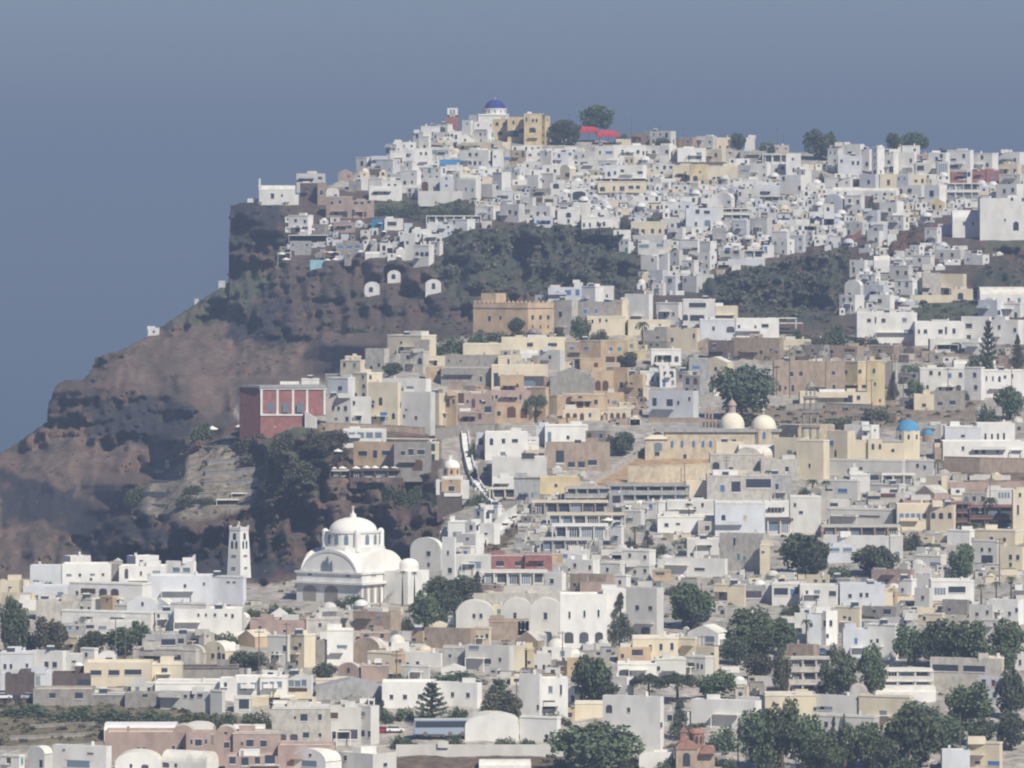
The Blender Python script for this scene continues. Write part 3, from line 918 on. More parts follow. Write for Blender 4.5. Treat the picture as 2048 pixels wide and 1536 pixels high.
SIL = [(-400, 1120), (-100, 945), (0, 905), (40, 880), (92, 842), (97, 803), (112, 768), (130, 760), (165, 756), (178, 745), (190, 715),
       (212, 706), (240, 700), (300, 668), (350, 633), (400, 600), (440, 574), (456, 562), (458, 480), (461, 408), (490, 403), (520, 403),
       (590, 402), (620, 396), (650, 372), (700, 352), (720, 336), (770, 318), (830, 290), (900, 268), (990, 262), (1100, 275), (1160, 276),
       (1300, 288), (1450, 298), (1600, 302), (1700, 318), (1900, 325), (2060, 330), (2500, 350)]
def Sil(px): return np.interp(px, [a for a, _ in SIL], [b for _, b in SIL])
def W3(px, py, D):
    return ((px - 1024) * K * D, D, ZC + (HY - py) * K * D)

# ---------------------------------------------------------------- ground sheet
CLIFFS = [
 [(-400, 700), (440, 560), (456, 400), (560, 398), (600, 560), (730, 470), (900, 440), (1270, 440), (1330, 590), (1220, 620), (930, 660), (780, 668), (660, 745), (470, 760),
  (470, 850), (660, 860), (880, 960), (890, 1120), (560, 1165), (400, 1150), (-400, 1160)],
 [(1380, 540), (1500, 510), (1700, 500), (1700, 655), (1560, 650), (1370, 620)],
 [(1760, 450), (1850, 440), (1850, 500), (1760, 510)], [(1950, 500), (2300, 500), (2300, 590), (1950, 590)],
]
BASE = [  # (colour, polygon): kind of ground; 'dark' is darker rock plus painted shade of overhangs
 ('rock',  [(-400, 500), (440, 500), (450, 380), (2400, 380), (2400, 700), (1300, 660), (950, 670), (780, 690), (660, 750), (475, 775), (475, 850), (880, 860), (890, 1120), (560, 1170), (400, 1160), (-400, 1170)]),
 ('scree', [(0, 900), (100, 850), (190, 880), (250, 700), (340, 630), (470, 600), (520, 680), (760, 650), (770, 700), (640, 760), (480, 790), (300, 960), (230, 1000), (160, 1160), (-400, 1160), (-400, 1000)]),
 ('olive', [(330, 650), (455, 565), (500, 480), (540, 560), (470, 640), (380, 660)]),
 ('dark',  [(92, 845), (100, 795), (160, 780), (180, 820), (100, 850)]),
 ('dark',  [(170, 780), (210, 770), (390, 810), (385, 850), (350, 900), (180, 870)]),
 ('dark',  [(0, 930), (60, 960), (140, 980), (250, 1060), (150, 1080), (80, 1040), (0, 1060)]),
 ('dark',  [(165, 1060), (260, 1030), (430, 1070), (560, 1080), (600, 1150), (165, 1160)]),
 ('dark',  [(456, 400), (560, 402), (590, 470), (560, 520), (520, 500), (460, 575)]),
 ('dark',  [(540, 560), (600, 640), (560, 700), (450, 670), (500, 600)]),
 ('green',  [(880, 460), (1250, 455), (1290, 560), (1250, 600), (1000, 590), (890, 500)]),
 ('green',  [(1380, 560), (1700, 500), (1700, 600), (1640, 650), (1500, 640), (1370, 600)]),
 ('green',  [(1945, 540), (2020, 520), (2048, 580), (1950, 590)]),

 ('olive', [(750, 400), (940, 400), (950, 425), (860, 440), (750, 430)]),
 ('olive', [(860, 530), (960, 540), (1080, 580), (930, 620), (860, 570)]),
 ('olive', [(530, 860), (650, 850), (640, 990), (540, 960)]), ('scree', [(640, 930), (780, 950), (760, 1040), (660, 1010)]),
 ('terr',  [(265, 1010), (330, 945), (400, 890), (470, 885), (520, 905), (515, 1010), (400, 1045), (275, 1035)]),
 ('red',   [(1760, 470), (1910, 440), (1910, 460), (1850, 480), (1800, 510), (1750, 530)]),
 ('olive', [(1980, 480), (2400, 470), (2400, 510), (1980, 500)]),
 ('olive', [(1830, 600), (1960, 600), (1960, 640), (1830, 640)]),
 ('stone', [(1800, 810), (1960, 790), (1960, 850), (1800, 850)]),
 ('stone', [(1860, 690), (2400, 690), (2400, 715), (1860, 712)]), ('stone', [(1400, 700), (1850, 690), (1850, 720), (1400, 720)]),
 ('stone', [(1440, 820), (1800, 800), (1800, 855), (1440, 855)]),
 ('ramp',  [(1190, 962), (1260, 920), (1300, 890), (1420, 900), (1420, 975), (1180, 975)]),
 ('field', [(-400, 1398), (180, 1395), (430, 1420), (560, 1450), (560, 1480), (-400, 1505)]),
 ('soil',  [(780, 1508), (1140, 1505), (1140, 1750), (780, 1750)]),
 ('soil',  [(600, 845), (880, 845), (1000, 850), (1000, 870), (650, 872)]),
 ('soil',  [(870, 1120), (905, 1110), (1030, 1010), (1060, 1060), (960, 1115), (870, 1125)]),
 ('soil',  [(1880, 915), (2400, 915), (2400, 968), (1880, 968)]),
]
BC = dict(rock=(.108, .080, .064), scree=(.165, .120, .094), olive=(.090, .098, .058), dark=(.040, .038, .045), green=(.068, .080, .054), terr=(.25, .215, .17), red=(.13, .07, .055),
          stone=(.26, .21, .16), ramp=(.42, .29, .18), field=(.17, .145, .095), soil=(.16, .12, .09), town=(.40, .37, .32))
STEP = 5
gx = np.unique(np.concatenate([np.arange(-400, 2500, STEP), [456, 458, 461, 459, 92, 97]])).astype(float)
gy = np.arange(1750, 215, -STEP).astype(float)
GX, GY = np.meshgrid(gx, gy)
cl = np.zeros(GX.shape)
for p in CLIFFS: cl = np.maximum(cl, inpoly(GX, GY, p))
def blur(a, n):
    for _ in range(n):
        p = np.pad(a, 1, mode='edge'); a = (p[:-2, 1:-1] + p[2:, 1:-1] + p[1:-1, :-2] + p[1:-1, 2:] + 4 * a) / 8
    return a
SMOOTH = [[(0, 905), (100, 860), (190, 890), (250, 960), (160, 1060), (0, 1130)], [(250, 705), (470, 620), (560, 690), (760, 655), (770, 700), (640, 760), (480, 790), (420, 830), (300, 780), (220, 760)], [(260, 1000), (340, 930), (420, 880), (530, 900), (520, 1010), (400, 1040), (280, 1030)]]
for p in SMOOTH: cl = np.where(inpoly(GX, GY, p), cl * .3, cl)
cl = blur(cl, 8)
flat = np.zeros(GX.shape)     # plots levelled for the buildings
PLOTS = [(585, 850, 1150, 1216), (455, 505, 1100, 1152), (470, 660, 800, 858), (940, 1110, 640, 668), (872, 940, 985, 1024), (515, 600, 385, 404), (700, 800, 925, 950), (455, 500, 985, 1010), (405, 500, 845, 872)]
for l in (T_TOP + T_RIGHT + T_MID + T_MID2 + T_LOWR + T_LOWL).splitlines():
    a = l.split()
    if len(a) > 6: PLOTS.append((float(a[0]), float(a[1]), float(a[2]), float(a[3])))
flat[inpoly(GX, GY, SMOOTH[2])] = .95
for x0, x1, yt, yb in PLOTS:
    flat[(GX > x0 - 8) & (GX < x1 + 8) & (GY > max(yt, yb - 26) - 4) & (GY < yb + 9)] = 1
flat = np.clip(blur(flat, 4) * 1.6, 0, 1); cl = cl * (1 - .93 * flat)
warp = (fbm(GX / 120, GY / 90) - .5) * 60
r1 = fbm((GX + warp) / 75, (GY + warp) / 45, 5) - .5
r2 = 1 - np.abs(2 * fbm((GX - warp) / 40 + 50, GY / 90 + 20, 4) - 1)
r3 = fbm(GX / 16 + 5, GY / 9 + 5, 3) - .5
REL = cl * (r1 * 120 - (r2 - .7) * 75 + r3 * 9 + (fbm(GX / 90 + 31, (GY + warp * .6 + GX * .06) / 8 + 13, 3) - .5) * 34) + (1 - cl) * (fbm(GX / 30, GY / 12, 3) - .5) * 5
SY = Sil(GX)
DD = Dof(GX, np.maximum(GY, SY))
over = np.maximum(0, SY - GY)
edge = np.clip((GY - SY) / 25, 0, 1)
DD = DD + REL * (0.25 + 0.75 * edge) * (over <= 0) + over * 2.5
PYc = np.maximum(GY, SY + 0.6 * (fbm(GX / 6, GX * 0, 3) - .5) * 6)
X = (GX - 1024) * K * DD; Z = ZC + (HY - PYc) * K * DD - over * 0.9
colr = np.zeros(GX.shape + (3,)); colr[:] = BC['town']
jx = (fbm(GX / 25 + 40, GY / 25) - .5) * 40; jy = (fbm(GX / 25, GY / 25 + 80) - .5) * 24
BASE.append(('path', [(932, 868), (938, 868), (946, 930), (962, 975), (985, 1000), (1000, 1040), (990, 1045), (972, 1008), (948, 975), (938, 930)]))
BASE.append(('path', [(985, 1015), (1010, 1020), (1035, 1030), (1010, 1050), (960, 1090), (915, 1118), (890, 1110), (930, 1080)]))
BC['path'] = (.62, .60, .55)
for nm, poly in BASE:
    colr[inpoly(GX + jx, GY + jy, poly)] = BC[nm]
vals = fbm(GX / 14 + 3, GY / 7 + 11, 4)
colr *= (0.62 + 0.78 * vals)[..., None]
# scrub-covered and rusty patches of the slopes are other ground, not shade
pg = (fbm(GX / 45 + 9, GY / 28 + 70, 4) > .54) & (cl > .3) & ~inpoly(GX, GY, SMOOTH[2])
colr[pg] = colr[pg] * .6 + np.array((.055, .062, .040)) * .4
SM2 = inpoly(GX, GY, SMOOTH[2]); pg0 = pg
pr = (fbm(GX / 40 + 90, GY / 12 + 7, 4) > .60) & (cl > .3)
colr[pr] = colr[pr] * .5 + np.array((.17, .10, .075)) * .5
for i in range(3): colr[..., i] = blur(colr[..., i], 1)
nr, nc = GX.shape
verts = np.stack([X, DD, Z], -1).reshape(-1, 3)
idx = np.arange(nr * nc).reshape(nr, nc)
faces = np.stack([idx[:-1, :-1], idx[:-1, 1:], idx[1:, 1:], idx[1:, :-1]], -1).reshape(-1, 4)
me = bpy.data.meshes.new('hillside')
me.vertices.add(len(verts)); me.vertices.foreach_set('co', verts.astype(np.float32).ravel())
me.loops.add(faces.size); me.loops.foreach_set('vertex_index', faces.astype(np.int32).ravel())
me.polygons.add(len(faces)); me.polygons.foreach_set('loop_start', np.arange(0, faces.size, 4, dtype=np.int32))
me.update(calc_edges=True); me.validate()
ca = me.color_attributes.new('ground', 'FLOAT_COLOR', 'POINT')
ca.data.foreach_set('color', np.concatenate([colr.reshape(-1, 3), np.ones((nr * nc, 1))], 1).astype(np.float32).ravel())
ground = link(bpy.data.objects.new('hillside', me)); tag(ground, None, None, None, 'structure')
m, t, b = mat_base('volcanic_ground', (.1, .1, .1), 0.95)
at = t.nodes.new('ShaderNodeAttribute'); at.attribute_name = 'ground'
n1 = t.nodes.new('ShaderNodeTexNoise'); n1.inputs['Scale'].default_value = 0.35; n1.inputs['Detail'].default_value = 8; n1.inputs['Roughness'].default_value = .65
tc = t.nodes.new('ShaderNodeTexCoord'); t.links.new(tc.outputs['Object'], n1.inputs['Vector'])
mr = t.nodes.new('ShaderNodeMapRange'); mr.inputs['From Min'].default_value = .3; mr.inputs['From Max'].default_value = .7; mr.inputs['To Min'].default_value = .5; mr.inputs['To Max'].default_value = 1.5
t.links.new(n1.outputs['Fac'], mr.inputs['Value'])
vm = t.nodes.new('ShaderNodeVectorMath'); vm.operation = 'SCALE'
t.links.new(at.outputs['Color'], vm.inputs[0]); t.links.new(mr.outputs[0], vm.inputs['Scale']); t.links.new(vm.outputs[0], b.inputs['Base Color'])
bp = t.nodes.new('ShaderNodeBump'); bp.inputs['Strength'].default_value = .9; bp.inputs['Distance'].default_value = 1.2
t.links.new(n1.outputs['Fac'], bp.inputs['Height']); t.links.new(bp.outputs[0], b.inputs['Normal'])
me.materials.append(m)
def Dof(px, py, _f=Dof):
    ri = int(np.clip(round((1750 - float(py)) / STEP), 0, nr - 1)); c0, c1 = np.searchsorted(gx, [float(px) - 6, float(px) + 6])
    return float(DD[ri, c0:max(c0 + 1, c1)].min())
def Dbox(x0, x1, yt, yb):
    r0 = int(np.clip(round((1750 - float(yb)) / STEP), 0, nr - 1)); r1 = int(np.clip(round((1750 - float(yt)) / STEP), r0 + 1, nr)); c0, c1 = np.searchsorted(gx, [x0, x1])
    b = float(DD[r0, c0:max(c0 + 1, c1)].min()); return max(b - 4, float(DD[r0:r1, c0:max(c0 + 1, c1)].min()))
# sea far below, behind the hill
sea = MB(); sea.poly([(-30000, 500, 0), (30000, 500, 0), (30000, 36000, 0), (-30000, 36000, 0)], [(0, 1, 2, 3)])
m, t, b = mat_base('sea_water', (.010, .035, .065), 0.25)
nn = t.nodes.new('ShaderNodeTexNoise'); nn.inputs['Scale'].default_value = .05; nn.inputs['Detail'].default_value = 5
tc = t.nodes.new('ShaderNodeTexCoord'); t.links.new(tc.outputs['Object'], nn.inputs['Vector'])
bp = t.nodes.new('ShaderNodeBump'); bp.inputs['Strength'].default_value = .4; bp.inputs['Distance'].default_value = 2
t.links.new(nn.outputs['Fac'], bp.inputs['Height']); t.links.new(bp.outputs[0], b.inputs['Normal'])
so = sea.build('sea', m); tag(so, None, None, None, 'structure')
# even haze over the whole bay
hz = MB(); hz.box(-30500, 30500, -300, 36500, -60, 590)
m = bpy.data.materials.new('haze'); m.use_nodes = True; t = m.node_tree
t.nodes.remove(t.nodes['Principled BSDF'])
pv = t.nodes.new('ShaderNodeVolumePrincipled'); pv.inputs['Density'].default_value = HAZE_D; pv.inputs['Color'].default_value = (*HAZE_C, 1)
pv.inputs['Anisotropy'].default_value = 0.0
t.links.new(pv.outputs[0], t.nodes['Material Output'].inputs['Volume'])
ho = hz.build('haze', m); tag(ho, None, None, None, 'stuff')
# ---------------------------------------------------------------- objects
# ---------------------------------------------------------------- windows and doors shared by the houses
def win_mesh(kind):
    m = MB()
    if kind in ('a', 'A'):      # arched opening
        n = 8
        arc = [(.5 * math.cos(math.pi * i / n), .22 + .28 * math.sin(math.pi * i / n)) for i in range(n + 1)]
        m.sweep([(-.5, -.5), (.5, -.5)] + arc, -.05, .05, 1)
    elif kind == 'g':           # glazed front with bars
        m.box(-.5, .5, -.03, .05, -.5, .5, 1)
        for i in range(5): m.box(-.5 + i * .235, -.44 + i * .235, -.07, .0, -.5, .5, 0)
        m.box(-.5, .5, -.08, 0, .44, .53, 0)
    elif kind == 'l':           # loggia opening: flat panel, its shade painted in dark
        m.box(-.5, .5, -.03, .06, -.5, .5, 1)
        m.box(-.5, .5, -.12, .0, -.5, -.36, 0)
    else:
        m.box(-.5, .5, -.03, .05, -.5, .5, 1)
        m.box(-.6, .6, -.06, .0, .5, .6, 0); m.box(-.62, .62, -.10, .0, -.62, -.5, 0)
    return m
WM = {}
def win(kind, c, i=0):
    key = (kind, c)
    if key not in WM:
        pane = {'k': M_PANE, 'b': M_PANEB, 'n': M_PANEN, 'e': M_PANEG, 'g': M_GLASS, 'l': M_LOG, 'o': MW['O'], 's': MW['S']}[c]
        WM[key] = win_mesh(kind).mesh('window', [M_FRAME, pane])
    return WM[key]
WNAME = {'w': 'window', 'a': 'arched_window', 'A': 'arched_doorway', 'd': 'door', 'l': 'loggia', 'g': 'glazed_front'}

class Face:
    def __init__(s, a, b, p0, p1, z0): s.a = Vector((*a, 0)); s.b = Vector((*b, 0)); s.p0 = p0; s.p1 = p1
HOUSES = []; COV = []     # COV: what each thing covers in the picture, for choosing and describing
def add_window(root, face, px, zc, w, h, kind, c, off=0.0):
    t = (px - face.p0) / (face.p1 - face.p0)
    p = face.a.lerp(face.b, t); d = (face.b - face.a).normalized()
    n = Vector((d.y, -d.x, 0))
    o = link(bpy.data.objects.new(WNAME[kind], win(kind, c))); o.parent = root
    o.location = p + n * (0.02 + off) + Vector((0, 0, zc)); o.rotation_euler = (0, 0, math.atan2(d.y, d.x))
    o.scale = (w, 1, h)
    return o

def plan_of(x0, x1, split, s, dep=None):
    """corner points in metres, u measured from the middle column; faces with their pixel columns"""
    W = x1 - x0; xm = (x0 + x1) / 2
    if not split:
        d = dep or min(12, max(5, W * s * .8))
        A, B = ((x0 - xm) * s, 0), ((x1 - xm) * s, 0)
        return [A, B, (B[0], d), (A[0], d)], [Face(A, B, x0, x1, 0)]
    a = math.radians(22 + 46 * split); xs = x0 + (1 - split) * W
    L1 = (xs - x0) * s / math.cos(a); L2 = (x1 - xs) * s / math.sin(a)
    F = ((xs - xm) * s, 0); Lp = (F[0] - L1 * math.cos(a), L1 * math.sin(a)); Rp = (F[0] + L2 * math.sin(a), L2 * math.cos(a))
    return [Lp, F, Rp, (Lp[0] + L2 * math.sin(a), Lp[1] + L2 * math.cos(a))], [Face(Lp, F, x0, xs, 0), Face(F, Rp, xs, x1, 0)]
def inset(plan, d):
    c = Vector((sum(p[0] for p in plan) / 4, sum(p[1] for p in plan) / 4)); n = len(plan); out = []
    P = [Vector(p) for p in plan]
    for i in range(n):
        e1 = (P[i] - P[i - 1]).normalized(); e2 = (P[(i + 1) % n] - P[i]).normalized()
        n1 = Vector((-e1.y, e1.x)); n2 = Vector((-e2.y, e2.x))
        q = P[i] + (n1 + n2) * d / (1 + n1.dot(n2)); out.append((q.x, q.y))
    return out

def house(x0, x1, yt, yb, c='W', typ='f', split=0, wins=None, name=None, label=None, dep=None, cat='house', auto=True, roofc=None, group=None, found=3.0, clutter=True, seed=0, D=None, look=None):
    r = random.Random(int(x0 * 131 + yb * 7 + seed))
    xm = (x0 + x1) / 2
    if D is None: D = Dbox(x0, x1, yt, yb)
    s = K * D; H = (yb - yt) * s
    o = empty(name or {'v': 'vaulted_house', 'k': 'vaulted_house', 'g': 'gabled_house', 'd': 'domed_chapel', 's': 'canopy', 'l': 'terrace_building', 'x': 'garden_wall'}.get(typ, 'house'), W3(xm, yb, D))
    plan, faces = plan_of(x0, x1, split, s, dep)
    wm = MW[c]; roof = MW[roofc] if roofc else (M_ROOFW if c in 'WwLC' else M_ROOF)
    p = MB(); rf = MB(); topz = H
    if typ == 'f':
        par = min(.6, H * .14); inn = inset(plan, .22)
        p.prism(plan, -found, H, 0, top=False)
        n = 4
        p.poly([(x, y, H) for x, y in plan] + [(x, y, H) for x, y in inn], [(i, (i + 1) % n, (i + 1) % n + n, i + n) for i in range(n)])
        p.poly([(x, y, H) for x, y in inn] + [(x, y, H - par) for x, y in inn], [(i, i + n, (i + 1) % n + n, (i + 1) % n) for i in range(n)])
        rf.poly([(x, y, H - par) for x, y in inn], [(0, 1, 2, 3)])
        if r.random() < .45 and clutter: 
            # projecting roof slab edge
            ou = inset(plan, -.12); rf.prism(ou, H - .45, H - .2, 0, True, True)
    elif typ == 's':            # thin awning or flat canopy on posts
        rf.prism(plan, H - .25, H, 0, True, True)
        for q in inset(plan, .2): p.box(q[0] - .08, q[0] + .08, q[1] - .08, q[1] + .08, -found, H - .25)
    elif typ == 'l':            # open floors: slabs and piers in front of shaded rooms
        fl = max(1, round(H / 3.1)); fh = H / fl
        back = inset(plan, .9)
        p.prism(back, -found, H - .1, 0)
        for k in range(fl):
            rf.prism(inset(plan, -.15), (k + 1) * fh - .38, (k + 1) * fh, 0, True, True)
            p.prism(plan, k * fh - (found if k == 0 else 0), k * fh + (.9 if k else .25), 0, True, True)
            for f in faces:
                nn = max(2, round((f.b - f.a).length / 3.8))
                for i in range(nn + 1):
                    q = f.a.lerp(f.b, i / nn); q = q + (Vector((0, .25, 0)))
                    p.box(q.x - .2, q.x + .2, q.y - .2, q.y + .2, k * fh, (k + 1) * fh - .38)
    elif typ == 'x':
        plan, faces = plan_of(x0, x1, 0, s, .5); p.prism(plan, -found, H)
    elif typ in 'vg' :
        A, B = faces[0].a, faces[0].b; Lw = (B - A).length
        rise = min(Lw * .36, H * .42) if typ == 'v' else min(Lw * .35, H * .4)
        zs = H - rise
        dv = (Vector((*plan[3], 0)) - Vector((*plan[0], 0)))
        N = 12 if typ == 'v' else 2
        prof = [(t, zs + rise * (math.sqrt(max(0, 1 - (2 * t - 1) ** 2)) if typ == 'v' else 1 - abs(2 * t - 1))) for t in [(.5 - .5 * math.cos(math.pi * i / N)) if typ == 'v' else i / N for i in range(N + 1)]]
        def ring(sh): return [A + sh] + [B + sh]
        fr = [A.lerp(B, t) + Vector((0, 0, z)) for t, z in prof]; bk = [q + dv for q in fr]
        n = len(fr)
        base = [A + Vector((0, 0, -found)), B + Vector((0, 0, -found))]
        p.poly(base + fr[::-1], [tuple(range(n + 2))])
        p.poly([base[0] + dv, base[1] + dv] + bk[::-1], [tuple(range(n + 2))[::-1]])
        p.poly([base[1], base[1] + dv, bk[-1], fr[-1]], [(0, 1, 2, 3)]); p.poly([base[0], base[0] + dv, bk[0], fr[0]], [(3, 2, 1, 0)])
        up = Vector((0, 0, .12)); ovh = dv.normalized() * .0
        a = [q + up for q in fr]; bq = [q + up for q in bk]
        for i in range(n - 1):
            rf.poly([a[i], a[i + 1], bq[i + 1], bq[i]], [(0, 1, 2, 3)])
        rf.poly(fr + a, [(i, i + 1, i + 1 + n, i + n) for i in range(n - 1)])
        topz = zs
    elif typ == 'k':            # long side of a barrel vault
        d = (Vector(plan[3]) - Vector(plan[0])).length; rise = min(d * .5, H * .38); zs = H - rise
        p.prism(plan, -found, zs, 0)
        P0, P1, P2, P3 = [Vector((*q, 0)) for q in plan]; N = 10
        for (u0, u1) in ((0, 1),):
            L = [P0.lerp(P3, .5 - .5 * math.cos(math.pi * i / N)) + Vector((0, 0, zs + rise * math.sin(math.pi * i / N))) for i in range(N + 1)]
            R = [P1.lerp(P2, .5 - .5 * math.cos(math.pi * i / N)) + Vector((0, 0, zs + rise * math.sin(math.pi * i / N))) for i in range(N + 1)]
            for i in range(N): rf.poly([L[i], R[i], R[i + 1], L[i + 1]], [(0, 1, 2, 3)])
            rf.poly(L, [tuple(range(N + 1))]); rf.poly(R, [tuple(range(N + 1))[::-1]])
        topz = zs
    elif typ == 'd':
        hb = H * .58; p.prism(plan, -found, hb, 0)
        c0 = Vector((sum(q[0] for q in plan) / 4, sum(q[1] for q in plan) / 4)); rr = min((Vector(plan[1]) - Vector(plan[0])).length, (Vector(plan[2]) - Vector(plan[1])).length) * .42
        rr = min(rr, H * .5)
        p.lathe([(rr * 1.04, hb - .1), (rr * 1.04, H - rr)], c0.x, c0.y); rf.dome(c0.x, c0.y, H - rr, rr)
        topz = hb
    if typ == 'f' and clutter and r.random() < .33 and (x1 - x0) > 14 and (plan[2][1] - plan[1][1]) > 3:
        P0, P1, P3 = Vector(plan[0]), Vector(plan[1]), Vector(plan[3]); t0 = r.uniform(.05, .55); t1 = t0 + r.uniform(.25, .4); v0 = r.uniform(.25, .5)
        q = [P0.lerp(P1, t0) + (P3 - P0) * v0, P0.lerp(P1, t1) + (P3 - P0) * v0, P0.lerp(P1, t1) + (P3 - P0) * .95, P0.lerp(P1, t0) + (P3 - P0) * .95]
        u = MB(); hh = r.uniform(.5, 1.3); u.prism([tuple(e) for e in q], H - par - .1, H + hh, 0); u.build('roof_room', MW[r.choice([c, c, 'w', 'W'])], o)
    if typ == 'f' and (x1 - x0) > 26 and H > 4.2 and r.random() < .5:      # projecting slab: balcony or shade roof along the front
        f = faces[0]; d_ = (f.b - f.a).normalized(); n_ = Vector((d_.y, -d_.x, 0)); t0 = r.uniform(0, .4); t1 = t0 + r.uniform(.35, .6); a_ = f.a.lerp(f.b, t0); b_ = f.a.lerp(f.b, t1); zz = min(H * .62, 3.1) + r.uniform(-.2, .3)
        u = MB(); u.prism([(a_ + n_ * 1.5).to_2d()[:], (b_ + n_ * 1.5).to_2d()[:], b_.to_2d()[:], a_.to_2d()[:]], zz, zz + .18, 0, True, True)
        if r.random() < .6: u.prism([(a_ + n_ * 1.5).to_2d()[:], (b_ + n_ * 1.5).to_2d()[:], (b_ + n_ * 1.42).to_2d()[:], (a_ + n_ * 1.42).to_2d()[:]], zz + .18, zz + 1.0, 0, True, True); u.build('balcony', wm, o)
        else:
            for q_ in (a_ + n_ * 1.4, b_ + n_ * 1.4): u.box(q_.x - .1, q_.x + .1, q_.y - .1, q_.y + .1, -found, zz)
            u.build('porch', roof, o)
    p.build('wall', wm, o)
    if rf.v: rf.build('roof', roof, o, smooth=(typ == 'd'))
    nw = 0
    if wins is None and auto and typ not in 'sx':
        for f in faces:
            wpx = abs(f.p1 - f.p0); Lm = (f.b - f.a).length; hm = topz
            if typ == 'l':
                continue
            if wpx < 9 or hm < 2.2: continue
            fl = max(1, round(hm / 3.3)); cols = max(1, round(Lm / r.uniform(3.0, 4.6)))
            for k in range(fl):
                for i in range(cols):
                    if r.random() < (.42 if D > 2700 else .22): continue
                    tt = (i + .5 + r.uniform(-.12, .12)) / cols
                    zc = (k + .55) * hm / fl - .2
                    kd = r.choice('wwwwwda') if k == 0 else r.choice('wwwwa')
                    cc = r.choice('kkkkkggbbne' if c in 'WwL' else 'kkkkbbbg')
                    sc_ = .8 if D > 2700 else 1; ww = r.uniform(.8, 1.3) * sc_; hh = r.uniform(1.1, 1.6) * sc_
                    if kd == 'd': hh = 2.1; zc = k * hm / fl + 1.1; ww = 1.0
                    if kd == 'a': hh = 2.2; ww = 1.4; zc = k * hm / fl + 1.3
                    if zc + hh / 2 > hm - .3: hh = max(.7, hm * .4); zc = hm * .45
                    if ww > Lm * .7: ww = Lm * .4
                    add_window(o, f, f.p0 + (f.p1 - f.p0) * tt, zc, ww, hh, kd, cc); nw += 1
            if r.random() < .3 and typ == 'f' and Lm > 6:
                pass
    elif wins:
        for w in wins:
            px, py, ww, hh, kd, cc = w
            f = faces[0] if (len(faces) == 1 or px <= faces[0].p1) else faces[1]
            cosf = abs(f.p1 - f.p0) * s / max(.1, (f.b - f.a).length)
            add_window(o, f, min(max(px, f.p0 + ww / 2), f.p1 - ww / 2) if abs(f.p1 - f.p0) > ww else (f.p0 + f.p1) / 2, (yb - py) * s, min(ww * s / max(.35, cosf), (f.b - f.a).length * .95), hh * s, kd, cc); nw += 1
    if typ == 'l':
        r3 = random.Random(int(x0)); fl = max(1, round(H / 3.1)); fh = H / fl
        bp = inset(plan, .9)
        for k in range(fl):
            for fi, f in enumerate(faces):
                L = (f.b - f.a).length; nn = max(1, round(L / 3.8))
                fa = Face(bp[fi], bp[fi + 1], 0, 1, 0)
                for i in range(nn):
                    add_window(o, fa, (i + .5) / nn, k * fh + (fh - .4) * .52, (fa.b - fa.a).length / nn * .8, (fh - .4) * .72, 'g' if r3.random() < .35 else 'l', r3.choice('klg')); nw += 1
    if typ == 'f' and clutter and r.random() < .6 and (x1 - x0) > 16:
        c0 = Vector((sum(q[0] for q in plan) / 4, sum(q[1] for q in plan) / 4)); q = c0.lerp(Vector(plan[r.randrange(4)]), .45)
        k = r.random()
        m = MB()
        if k < .4:
            w = r.uniform(1.2, 2); m.box(q.x - w, q.x + w, q.y - w * .8, q.y + w * .8, H - .6, H + r.uniform(.7, 1.3)); m.build('stair_hut', wm, o)
        elif k < .7:
            m.lathe([(.02, H - .4), (.45, H - .4), (.45, H + .7), (.02, H + .75)], q.x, q.y, 0, 10); m.build('water_tank', M_FRAME, o)
        else:
            m.box(q.x - .3, q.x + .3, q.y - .3, q.y + .3, H - .6, H + 1.0); m.build('chimney', wm, o)
    if typ == 'f' and clutter and r.random() < .16 and (x1 - x0) > 18 and c not in 'BK':
        q = Vector(plan[0]).lerp(Vector(plan[1]), r.uniform(.2, .8)) + (Vector(plan[3]) - Vector(plan[0])) * .12; m = MB(); zz = H - .4
        m.poly([(q.x - 1, q.y - .3, zz + .3), (q.x + 1, q.y - .3, zz + .3), (q.x + 1, q.y + .9, zz + 1.3), (q.x - 1, q.y + .9, zz + 1.3)], [(0, 1, 2, 3)]); m.build('solar_panel', M_PANE, o)
        m = MB(); m.sweep([(y_ + .25 * math.cos(t_ * math.pi / 4), zz + 1.35 + .25 * math.sin(t_ * math.pi / 4)) for y_ in (-(q.y + 1.0),) for t_ in range(8)], q.x - .9, q.x + .9, 0, 'x'); m.build('water_tank', M_FRAME, o)
    tag(o, label, cat, group)
    HOUSES.append(dict(o=o, x0=x0, x1=x1, yt=yt, yb=yb, c=c, typ=typ, nw=nw, wins=wins, cat=cat, label=label, roofc=roofc, look=look))
    COV.append((x0, x1, yt, yb, D, o))
    return o

def parse(table):
    """x0 x1 ytop ybase COLOUR[/ROOF] type split [| window,window...]   window = x:y[:w:h[:kind+colour]]"""
    for line in table.strip().splitlines():
        line = line.split('#')[0].strip()
        if not line: continue
        head, *rest = line.split('|')
        a = head.split(); kw = {}
        for e in a[7:] + [w for w in (rest[0].split() if rest else []) if '=' in w]:
            k, v = e.split('=', 1)
            kw[k] = float(v) if k in ('D', 'dep', 'found', 'auto') else v.replace('_', ' ') if k != 'name' else v
        wins = None
        if rest:
            wins = []
            for w in rest[0].split():
                if '=' in w: continue
                p = w.split(':'); kc = p[4] if len(p) > 4 else 'wk'
                wins.append((float(p[0]), float(p[1]), float(p[2]) if len(p) > 2 else 5, float(p[3]) if len(p) > 3 else 8, kc[0], kc[1] if len(kc) > 1 else 'k'))
        c, _, rc = a[4].partition('/')
        house(float(a[0]), float(a[1]), float(a[2]), float(a[3]), c, a[5], float(a[6]), wins, roofc=rc or None, **kw)
